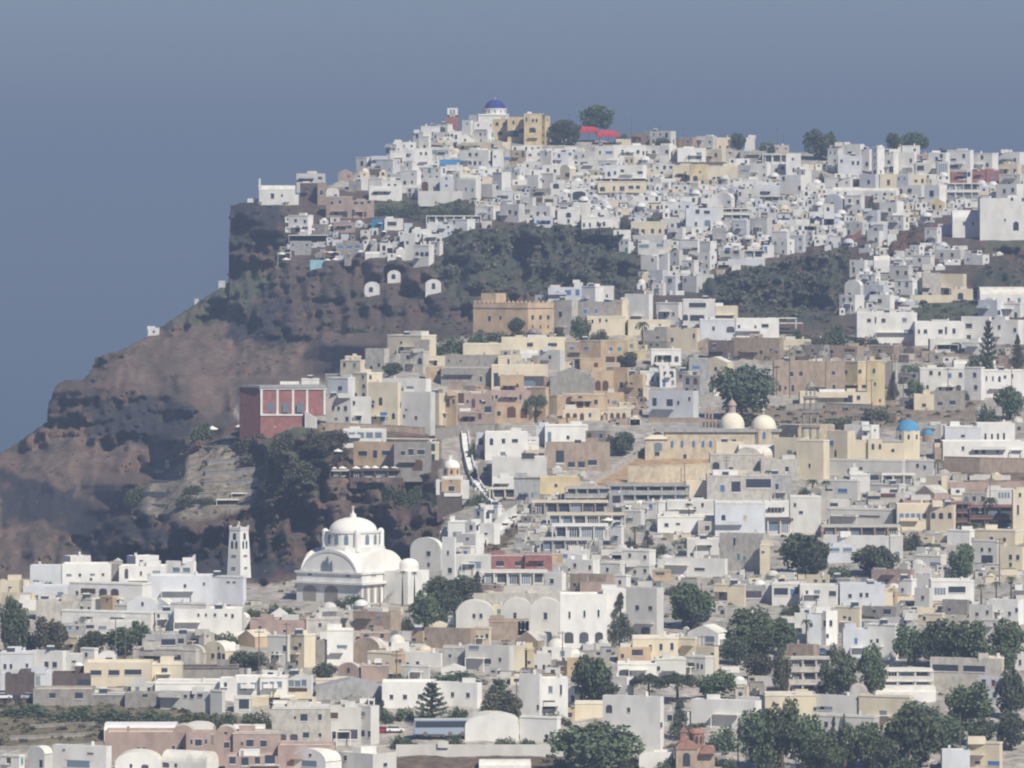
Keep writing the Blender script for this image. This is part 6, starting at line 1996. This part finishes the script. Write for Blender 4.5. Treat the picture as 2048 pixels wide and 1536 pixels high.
for px, yt, yb, lab, arms in [(1555, 254, 300, 'tall pole with crossarm standing on the skyline ridge', 2), (1367, 256, 290, 'skyline pole with crossarm above the flat ridge roofs', 1), (1263, 232, 284, 'thin skyline pole right of the crimson roofs', 0), (1321, 253, 286, 'small skyline pole between the thin one and the crossarm one', 1),
    (1511, 262, 300, 'short skyline pole left of the tall crossarm pole', 1), (1567, 266, 300, 'thin skyline pole just right of the tall crossarm pole', 0), (1139, 228, 290, 'pole rising out of the hilltop trees', 1), (1430, 588, 672, 'pole in front of the crenellated cream house', 1),
    (1579, 690, 795, 'tall pole left of the yellow mansion', 1), (1637, 690, 720, 'short pole above the yellow mansion roofline', 1), (1743, 758, 845, 'pole in front of the yellow mansion', 1), (1790, 715, 806, 'pole by the brown cypress right of the yellow mansion', 2),
    (1807, 738, 806, 'pole right of the yellow mansion, second one', 2), (1896, 735, 815, 'pole in front of the off-white corner house', 1), (2023, 735, 800, 'pole by the right edge house row', 1), (1453, 912, 1000, 'pole with crossarm in front of the beige house below the domes', 2),
    (1369, 925, 965, 'short pole on the ochre ramp', 0), (1980, 955, 1060, 'tall pole in front of the dark red-brown terraces', 1), (1999, 1076, 1172, 'thick pole with boxes above the palms', 2), (1125, 1262, 1348, 'pole left of the low ochre house', 1),
    (1013, 1278, 1342, 'pole in front of the grey cement house cluster', 1), (1403, 1165, 1250, 'lamp-like pole left of the round trees', 0), (231, 1238, 1325, 'grey pole between the dark trees, left one', 0), (251, 1250, 1325, 'grey pole between the dark trees, right one', 0),
    (518, 1260, 1360, 'pole by the ochre curved roof house', 1), (573, 1245, 1345, 'pole left of the beige vault', 1), (546, 1368, 1410, 'pole in front of the long glazed white row', 0), (793, 1300, 1368, 'pole with crossarm by the ochre house corner', 2),
    (1404, 1270, 1310, 'pole in front of the pale pavilion roof', 1), (1431, 1290, 1345, 'pole at the corner of the cream house with square windows', 0), (760, 1175, 1235, 'pole in front of the cathedral arcade', 0), (1033, 1360, 1400, 'small pole above the dark norfolk pine', 0), (1920, 1425, 1530, 'pole among the lower right trees', 0), (1476, 1440, 1530, 'pole among the eucalyptus trees', 0)]:
    pole(px, yt, yb, lab, arms)
for px, py, c, lab in [(1321, 960, 'k', 'person in dark clothes standing at the foot of the ochre ramp'), (1297, 959, 'k', 'person in dark clothes left of the other one below the ramp'), (1375, 958, 'w', 'person in white beside the pole below the ramp'),
    (1693, 944, 'w', 'person in white standing on a roof below the bell tower'), (1807, 1392, 'r', 'person in red on the white roof, lower right'), (992, 884, 'k', 'person in dark clothes by the pale house with arch window'),
    (962, 1172, 'k', 'person in dark clothes on the terrace right of the cathedral')]:
    person(px, py, c, lab)
wall_strip('stair_wall', [(908, 1112), (950, 1090), (985, 1068), (1010, 1046), (1034, 1030)], 20, 'W', 'wide white sloping wall climbing the ridge right of the cathedral', 'wall', thick=3)
ribbon('stone_stair', [(930, 868), (933, 900), (941, 935), (948, 960), (964, 984), (984, 1004), (1000, 1028)], .9, 'narrow white walled stairway winding down past the ochre domed chapel')
ribbon('stone_stair', [(1034, 1030), (1012, 1052), (978, 1078), (940, 1098), (908, 1116)], 1.6, 'broad white walled stairway climbing the ridge right of the white domed cathedral')
wall_strip('retaining_wall', [(1180, 972), (1230, 945), (1262, 925), (1292, 905)], 10, 'M', 'ochre parapet climbing along the ramp to the cream church', 'wall')
wall_strip('retaining_wall', [(1255, 966), (1330, 964), (1420, 960)], 32, 'D', 'broad ochre retaining wall below the cream church', 'wall')
wall_strip('retaining_wall', [(1370, 904), (1432, 908)], 14, 'D', 'short ochre wall under the tall blue windows of the church', 'wall')
wall_strip('retaining_wall', [(1888, 942), (1960, 944), (2050, 946)], 28, 'T', 'high rough brown stone wall at the right edge', 'wall')
wall_strip('retaining_wall', [(1900, 962), (1950, 972), (2050, 968)], 5, 'P', 'low pink wall below the brown stone wall', 'wall')
wall_strip('retaining_wall', [(650, 858), (760, 862), (850, 868)], 12, 'T', 'brown retaining wall under the off-white cliff houses', 'wall')
wall_strip('retaining_wall', [(870, 880), (930, 872), (990, 870)], 22, 'S', 'grey retaining wall below the pink arcaded house', 'wall')
wall_strip('retaining_wall', [(1296, 845), (1400, 845)], 8, 'T', 'low brown wall under the pale house with the dark roof', 'wall')
wall_strip('retaining_wall', [(1570, 818), (1650, 815), (1745, 818)], 8, 'S', 'stone terrace wall below the yellow mansion', 'wall')
wall_strip('retaining_wall', [(1690, 496), (1712, 480), (1732, 462)], 12, 'R', 'rust red sloping wall among the upper white houses', 'wall')
wall_strip('retaining_wall', [(360, 907), (420, 900), (470, 895)], 5, 'S', 'grey pergola-like wall on top of the terraced slope', 'wall')
wall_strip('retaining_wall', [(855, 845), (900, 852), (960, 850)], 6, 'S', 'low grey wall below the brown pink arcade', 'wall')
wall_strip('retaining_wall', [(1190, 1362), (1240, 1362)], 6, 'w', 'short pale wall between green trees', 'wall')
for i_, (xa, xb, ya, yb_) in enumerate([(330, 500, 925, 918), (310, 510, 945, 940), (300, 515, 966, 962), (285, 510, 988, 985), (275, 500, 1012, 1018)]):
    wall_strip('field_wall', [(xa, ya), ((xa + xb) / 2, ya + 3), (xb, yb_)], 4, 'M', ('topmost', 'second', 'third', 'fourth', 'lowest')[i_] + ' dry stone wall of five on the pale terraced spur above the bell tower', 'wall')
wall_strip('field_wall', [(0, 1500), (120, 1497), (205, 1490)], 4, 'S', 'lowest dry stone wall across the scrubby field', 'wall')
wall_strip('field_wall', [(20, 1478), (110, 1474), (200, 1470)], 4, 'S', 'middle dry stone wall across the scrubby field', 'wall')
wall_strip('field_wall', [(60, 1456), (130, 1452), (190, 1450)], 4, 'S', 'uppermost dry stone wall across the scrubby field', 'wall')
# ---------------------------------------------------------------- what covers what, seen from here, at half the photo's size
QW, QH = 1024, 768
def visible():
    idb = np.full((QH, QW), -1, int)
    order = sorted(range(len(COV)), key=lambda i: -COV[i][4])
    for i in order:
        x0, x1, yt, yb, D, o = COV[i]
        a, b_, c, d = [int(round(v / 2)) for v in (x0, x1, yt, yb)]
        idb[max(0, c):max(0, d), max(0, a):max(0, b_)] = i
    return idb
# ---------------------------------------------------------------- the rest of the houses, crowded between those above
FILL = [  # polygon, colours, width range, height range, row step, density
 ([(760, 300), (830, 275), (900, 262), (1000, 300), (1090, 300), (1350, 320), (1700, 330), (1700, 470), (1560, 515), (1400, 560), (1370, 590), (1280, 590), (1290, 520), (1240, 500), (1240, 455), (960, 450), (930, 400), (840, 398), (760, 395)], 'WWWWWwwLLC', (9, 38), (6, 16), 6.5, 1.0),
 ([(1620, 330), (2050, 330), (2050, 420), (1900, 430), (1800, 460), (1760, 520), (1700, 495), (1640, 500)], 'WWWwwLLC', (9, 36), (6, 15), 6.5, 1.0),
 ([(1740, 520), (1850, 490), (2000, 510), (1850, 545), (1840, 600), (1820, 630), (1670, 630), (1700, 590)], 'WWWwwL', (8, 30), (5, 13), 6, 1.0),
 ([(1110, 620), (1250, 690), (1360, 640), (1400, 680), (1400, 740), (1250, 750), (1000, 720)], 'CMTSwCw', (12, 34), (8, 18), 9, .9),
 ([(1400, 700), (1830, 690), (1840, 760), (1660, 720), (1550, 730)], 'STMBS', (12, 34), (6, 14), 8, .95),
 ([(1310, 860), (1180, 840), (1300, 840)], 'wSC', (12, 26), (8, 16), 10, .8),
 ([(1440, 830), (1560, 830), (1800, 815), (1800, 850), (1660, 850)], 'STMw', (12, 30), (7, 14), 9, .8),
 ([(970, 1010), (1050, 960), (1060, 940), (1300, 900), (1280, 1000), (1240, 1130), (960, 1150)], 'wSMGw', (10, 30), (6, 14), 8, .9),
 ([(1230, 1000), (1440, 1010), (1900, 950), (2050, 960), (2050, 1240), (1840, 1240), (1700, 1210), (1500, 1160), (1300, 1180), (1000, 1190), (1000, 1140), (1230, 1130)], 'wwWMCSGw', (9, 36), (6, 16), 8, .95),
 ([(1420, 1160), (2050, 1200), (2050, 1260), (1800, 1240), (1620, 1330), (1480, 1400), (1240, 1360), (1240, 1290), (1420, 1250)], 'wwWMCS', (12, 40), (8, 20), 9, .95),
 ([(0, 1190), (330, 1190), (600, 1210), (900, 1210), (1240, 1300), (1240, 1400), (1060, 1440), (760, 1440), (430, 1420), (0, 1385)], 'wwWMCSGTw', (12, 42), (8, 20), 9, .95),
 ([(1400, 1380), (1900, 1360), (1880, 1420), (1640, 1500), (1400, 1480)], 'wMWC', (18, 44), (14, 26), 14, .6),
 ([(570, 440), (820, 450), (800, 520), (560, 520)], 'WwSLG', (9, 22), (6, 12), 9, .55),
 ([(940, 675), (1100, 700), (1130, 740), (1000, 760), (940, 730)], 'CMTS', (12, 30), (8, 16), 9, .85),
 ([(870, 770), (1300, 770), (1300, 850), (880, 850)], 'OTCPM', (12, 30), (8, 16), 9, .8),
 ([(1840, 700), (2050, 700), (2050, 740), (1840, 740)], 'STwM', (14, 34), (8, 16), 10, .7),
]
idb = visible(); LMI = [i for i, c in enumerate(COV) if c[5].get('category') in ('church', 'mansion', 'bell tower', 'chapel', 'hall', 'awning') or c[5].name.startswith(('red_house', 'hotel'))]; keep = np.array([c[5].get('kind2', 0) for c in COV]); R = random.Random(5); small = []
for poly, cols, wr, hr, step, dens in FILL:
    ys = [p[1] for p in poly]; y = min(ys) + 4
    while y < max(ys) + 4:
        x = 0 + R.uniform(0, 20)
        xs = [p[0] for p in poly]; x = min(xs) + R.uniform(-5, 15)
        while x < max(xs):
            w = R.uniform(*wr); h = R.uniform(*hr); yb = y + R.uniform(-step * .45, step * .45); xm = x + w / 2
            if bool(inpoly([xm], [yb - 2], poly)[0]) and R.random() < dens and yb - h > Sil(xm) - 14:
                a, b_, c, d = int(x / 2), int((x + w) / 2), int((yb - h) / 2), int(yb / 2)
                reg = idb[max(0, c):d, max(0, a):b_]
                D = float(Dof(xm, yb)); 
                if reg.size:
                    # open only where nothing nearer or placed by hand already fills the view
                    free = float((reg < 0).mean())
                    lm = float(np.isin(reg, LMI).mean())
                    if lm < .04 and free > (.33 if poly is FILL[0][0] or poly is FILL[1][0] or poly is FILL[2][0] else .3) and (free > .3 or h < 12): small.append((x, x + w, yb - h, yb, R.choice(cols), D, free * reg.size))
            x += w * R.uniform(.75, 1.25)
        y += step
# nearest-first painting tells how much of each would show
ss = sorted(range(len(small)), key=lambda i: -small[i][5]); buf = np.full((QH, QW), -1, int); buf[idb >= 0] = -2
for i in ss:
    x0, x1, yt, yb = [int(v / 2) for v in small[i][:4]]; sub = buf[yt:yb, x0:x1]; sub[sub != -2] = i
cnt = np.bincount(buf[buf >= 0].ravel(), minlength=len(small))
rank = sorted(range(len(small)), key=lambda i: -cnt[i]); rest = [i for i in rank if cnt[i] > 6]
# the remainder: past three hundred houses, one object
mb = MB(); keys = list('WwLCMSTGBOP') ; DK = len(keys); RK = DK + 1
for i in rest:
    x0, x1, yt, yb, c, D, _ = small[i]; s = K * D; cx, cy, cz = W3((x0 + x1) / 2, yb, D); pl, fs = plan_of(x0, x1, R.choice((0, 0, 0, 0, .15, .3)), s); H = (yb - yt) * s; mi = keys.index(c)
    pw = [(p[0] + cx, p[1] + cy) for p in pl]; inn = [(p[0] + cx, p[1] + cy) for p in inset(pl, .22)]
    mb.prism(pw, cz - 3, cz + H, mi, False)
    mb.poly([(x, y, cz + H) for x, y in pw] + [(x, y, cz + H) for x, y in inn], [(k, (k + 1) % 4, (k + 1) % 4 + 4, k + 4) for k in range(4)], mi)
    mb.poly([(x, y, cz + H - .4) for x, y in inn], [(0, 1, 2, 3)], RK)
    if R.random() < .18:
        r = min(2.4, (x1 - x0) * s * .4); mb.dome(cx, cy + 2, cz + H - .3, r, r * .8, mi, 12, 4)
    for f in fs:
        L = (f.b - f.a).length; n = max(1, round(L / 3.4)); d = (f.b - f.a).normalized(); nn = Vector((d.y, -d.x, 0))
        for fl in range(max(1, round(H / 3.4))):
            for k in range(n):
                if R.random() < .3: continue
                q = f.a.lerp(f.b, (k + .5) / n) + nn * .04; w = R.uniform(.35, .65); z = cz + fl * 3.2 + R.uniform(.7, 1.2); h = min(R.uniform(1.0, 1.9), H - .5 - (z - cz))
                if h < .4: continue
                a = q - d * w; b2 = q + d * w
                mb.poly([(a.x + cx, a.y + cy, z), (b2.x + cx, b2.y + cy, z), (b2.x + cx, b2.y + cy, z + h), (a.x + cx, a.y + cy, z + h)], [(0, 1, 2, 3)], DK)
# past three hundred houses, the ones that show least join that one object
bufc = np.bincount(idb[idb >= 0].ravel(), minlength=len(COV)); area = {COV[i][5].name: int(bufc[i]) for i in range(len(COV))}
hs = sorted([h for h in HOUSES if h['cat'] == 'house' and h['typ'] not in 'sx'], key=lambda h: -area.get(h['o'].name, 0))
mats = [MW[k] for k in keys] + [M_PANE, M_ROOFW]
small_sizes = hs[NMAX:]
bpy.context.view_layer.update()
for h in small_sizes:
    for ch in list(h['o'].children):
        M = h['o'].matrix_world @ ch.matrix_parent_inverse @ ch.matrix_basis; n0 = len(mb.v)
        mb.v += [tuple(M @ v.co) for v in ch.data.vertices]
        sl_ = []
        for m_ in ch.data.materials:
            if m_ not in mats: mats.append(m_)
            sl_.append(mats.index(m_))
        for p_ in ch.data.polygons: mb.f.append([n0 + i for i in p_.vertices]); mb.m.append(sl_[p_.material_index])
        bpy.data.objects.remove(ch)
    bpy.data.objects.remove(h['o']); HOUSES.remove(h)
if mb.v:
    o = mb.build('small_houses', mats); tag(o, 'crowd of small white houses filling the gaps on the hillside', 'houses', None, 'stuff')
print('houses', len(hs), 'small', len(small), 'rest', len(rest))

# ---------------------------------------------------------------- scrub on the slopes
SCR = [([(860, 450), (1270, 445), (1300, 590), (1100, 600), (960, 590), (880, 560), (860, 520)], 420, (5, 15)), ([(1385, 550), (1700, 500), (1700, 650), (1500, 640), (1375, 600)], 330, (5, 15)),
       ([(460, 620), (780, 540), (930, 600), (940, 660), (700, 690), (480, 760)], 260, (2, 6)), ([(460, 410), (590, 405), (600, 560), (460, 560)], 90, (3, 9)), ([(740, 400), (950, 398), (950, 440), (740, 440)], 70, (4, 9)),
       ([(280, 890), (880, 860), (880, 1120), (560, 1160), (280, 1040)], 300, (3, 8)), ([(0, 900), (400, 720), (460, 850), (300, 1000), (200, 1100), (0, 1130)], 110, (2, 5)), ([(0, 1398), (440, 1410), (560, 1460), (210, 1470), (0, 1500)], 240, (4, 11)),
       ([(870, 1120), (1030, 1015), (1080, 1070), (960, 1120)], 60, (4, 10)), ([(1400, 690), (2048, 690), (2048, 720), (1400, 720)], 120, (4, 9)), ([(1440, 815), (1960, 800), (1960, 850), (1440, 860)], 120, (4, 10)), ([(1830, 600), (1960, 600), (1960, 650), (1700, 670), (1600, 680), (1830, 630)], 60, (5, 12)),
       ([(1760, 440), (1860, 440), (1860, 510), (1760, 520)], 60, (4, 9)), ([(1940, 500), (2050, 500), (2050, 590), (1950, 590)], 70, (4, 9)), ([(850, 640), (1130, 650), (1130, 690), (850, 700)], 60, (5, 11)), ([(1380, 1440), (2048, 1440), (2048, 1536), (1380, 1536)], 60, (8, 16)), ([(1090, 1480), (1380, 1490), (1380, 1536), (1090, 1536)], 30, (8, 14)),
       ([(0, 1180), (2048, 960), (2048, 1400), (0, 1400)], 420, (3, 8))]
RS = np.random.RandomState(9); q = []; tn = []
for poly, n, (r0, r1) in SCR:
    xs = [p[0] for p in poly]; ys = [p[1] for p in poly]; k = 0
    while k < n:
        x = RS.uniform(min(xs), max(xs)); y = RS.uniform(min(ys), max(ys))
        if not inpoly([x], [y], poly)[0]: continue
        k += 1
        if y < Sil(x) + 3: continue
        ci = int(np.argmin(abs(gx - x))); ri = int(np.argmin(abs(gy - y))); D = float(DD[ri, ci]); r = RS.uniform(r0, r1) * K * D; c = np.array(W3(x, y, D)); m = 26
        d = RS.normal(size=(m, 3)); d /= np.linalg.norm(d, axis=1)[:, None]; d[:, 2] = abs(d[:, 2]) * .7
        P = c + d * r * RS.uniform(.5, 1, (m, 1)); u = RS.normal(size=(m, 3)); u /= np.linalg.norm(u, axis=1)[:, None]; v = np.cross(u, RS.normal(size=(m, 3))); v /= np.linalg.norm(v, axis=1)[:, None]; S = r * .33
        q.append(np.stack([P - u * S, P + v * S * .7, P + u * S, P - v * S * .7], 1).reshape(-1, 3)); tn.append(np.full(m * 4, np.clip(RS.normal(.45, .2), 0, 1)))
q = np.concatenate(q); tn = np.concatenate(tn); n = len(q) // 4
me2 = bpy.data.meshes.new('scrub'); me2.vertices.add(4 * n); me2.vertices.foreach_set('co', q.astype(np.float32).ravel()); me2.loops.add(4 * n); me2.loops.foreach_set('vertex_index', np.arange(4 * n, dtype=np.int32)); me2.polygons.add(n); me2.polygons.foreach_set('loop_start', np.arange(0, 4 * n, 4, dtype=np.int32)); me2.update(calc_edges=True)
ca = me2.color_attributes.new('tint', 'FLOAT_COLOR', 'POINT'); ca.data.foreach_set('color', np.repeat(tn[:, None], 4, 1).astype(np.float32).ravel()); me2.materials.append(M_LEAF['brown'])
o = link(bpy.data.objects.new('scrub', me2)); tag(o, 'low dry scrub and bushes scattered over the rocky slopes', 'scrub', None, 'stuff')
# ---------------------------------------------------------------- wording: each label says how a thing looks and where it stands
LMK = [('the white domed cathedral', 706, 1125), ('the tapering white bell tower', 478, 1100), ('the twin cream domes', 1497, 850), ('the sky blue domes', 1830, 870), ('the red mansion', 565, 805), ('the tan battlemented fort', 1027, 635),
       ('the indigo hilltop dome', 990, 220), ('the cliff edge chapel', 553, 385), ('the ochre domed chapel', 903, 960), ('the brick red church', 1390, 1495), ('the crimson tent roofs', 1198, 268), ('the tall skyline pole', 1555, 275),
       ('the tiny blue hilltop dome', 1790, 290), ('the huge blank white wall', 2005, 440), ('the yellow mansion', 1700, 755), ('the big dark green tree', 1483, 775), ('the silver-blue coach', 886, 1453), ('the pink arcaded house', 1020, 815),
       ('the pink vaulted house row', 430, 1490), ('the big round foreground tree', 1187, 1490), ('the dark conifer', 1240, 1240), ('the lone norfolk pine', 1976, 690), ('the bright blue wall', 757, 450), ('the big arched white window', 1158, 390),
       ('the stepped restaurant terraces', 1150, 1045), ('the dark open red-brown terraces', 1968, 1035), ('the paired beige vaults', 740, 1300), ('the long white glazed row', 548, 1375), ('the grey villa', 345, 1305), ('the rust red sloping wall', 1711, 478),
       ('the crenellated cream house', 1442, 625), ('the round tree pair', 1700, 1110), ('the vault-fronted grey houses', 1035, 1225), ('the loggia house among trees', 1935, 1345), ('the bright yellow house front', 1059, 1315)]
ORD = ['nearest', 'second', 'third', 'fourth', 'fifth', 'sixth', 'seventh', 'eighth', 'ninth', 'tenth', 'eleventh', 'twelfth', 'thirteenth', 'fourteenth', 'fifteenth', 'sixteenth', 'seventeenth', 'eighteenth', 'nineteenth', 'twentieth'] + ['twenty-%s' % w for w in ('first', 'second', 'third', 'fourth', 'fifth', 'sixth', 'seventh', 'eighth', 'ninth')] + ['thirtieth'] + ['thirty-%s' % w for w in ('first', 'second', 'third', 'fourth', 'fifth', 'sixth', 'seventh', 'eighth', 'ninth')]
NUM = {0: 'no', 1: 'one', 2: 'two', 3: 'three', 4: 'four', 5: 'five', 6: 'six'}
def where(x, y):
    best = sorted(LMK, key=lambda l: math.hypot((l[1] - x), (l[2] - y) * 1.3))[0]; dx, dy = x - best[1], y - best[2]
    d = ('left of' if dx < 0 else 'right of') if abs(dx) > abs(dy) * 1.2 else ('above' if dy < 0 else 'below')
    return best[0], d, math.hypot(dx, dy)
SHAPE = dict(f='flat-roofed', v='barrel-vaulted', k='long vaulted', g='gabled', d='domed', l='open-fronted', s='flat', x='low')
GROUPS = {}
def word_all(items):
    """items: (object, look, noun, x, y)"""
    b = {}
    for it in items:
        lm, d, dist = where(it[3], it[4]); b.setdefault((it[1], it[2], d, lm), []).append((dist, it))
    for (look, noun, d, lm), l in b.items():
        l.sort(key=lambda e: e[0])
        for k, (dist, it) in enumerate(l):
            if len(l) == 1: it[0]['label'] = f'{look} {noun} {d} {lm}'
            else: it[0]['label'] = f'{ORD[k]} {look} {noun} {d} {lm}'
items = []
for h in HOUSES:
    if h['label']: continue
    W_, H_ = h['x1'] - h['x0'], h['yb'] - h['yt']; n = len(h['wins']) if h['wins'] is not None else h['nw']
    size = 'long' if W_ > 3.2 * H_ else 'tall' if H_ > 1.35 * W_ else 'big' if W_ * H_ > 2600 else 'small' if W_ * H_ < 500 else 'mid-sized'
    if h['typ'] == 'k' and size == 'long': size = 'low'
    if h['look']: look = h['look']; noun = ''
    else: look = f"{size} {CNAME[h['c']]} {SHAPE[h['typ']]}"
    noun = {'s': 'canopy', 'x': 'wall', 'd': 'chapel'}.get(h['typ'], 'house')
    if h['o'].name.startswith('terrace_rest'): noun = 'restaurant terrace'
    if h['o'].name.startswith('hotel'): noun = 'hotel block'
    if h['typ'] == 's': h['o']['category'] = 'canopy'; h['o']['group'] = 'canopies among the houses'
    elif h['typ'] == 'x': h['o']['category'] = 'wall'; h['o']['kind'] = 'thing'
    elif h['cat'] == 'house': h['o']['group'] = 'houses on the hillside'
    if h['look']: look = h['look'].rsplit(' ', 1)[0]; noun = h['look'].rsplit(' ', 1)[1]
    if h['typ'] == 'd' and not h['look']: look = f"{size} {CNAME[h['c']]} domed"
    items.append((h['o'], look, noun, (h['x0'] + h['x1']) / 2, (h['yt'] + h['yb']) / 2))
TL = dict(round='broad dark green', bush='low green', tall='tall loose grey-green', cone='pointed dark', pine='flat-topped', arau='tiered', palm='feathery')
TG = dict(round='trees between the houses', tall='trees between the houses', bush='bushes between the houses', cone='cypresses between the houses', pine='umbrella pines', arau='norfolk pines', palm='palms between the houses')
TW = dict(round='tree', bush='bush', tall='tree', cone='cypress', pine='pine', arau='norfolk pine', palm='palm')
for t in TREES:
    lk = TL[t['kind']]
    if t['leaf'] == 'brown': lk = {'round': 'broad brownish', 'bush': 'low brownish', 'tall': 'tall brownish', 'cone': 'pointed brownish'}[t['kind']]
    if t['kind'] in ('round', 'tall'): lk = ('large ' if (t['x1'] - t['x0']) > 75 else 'small ' if (t['x1'] - t['x0']) < 40 else 'medium ') + lk
    t['o']['group'] = TG[t['kind']]
    items.append((t['o'], lk, TW[t['kind']], (t['x0'] + t['x1']) / 2, (t['yt'] + t['yb']) / 2))
word_all(items)
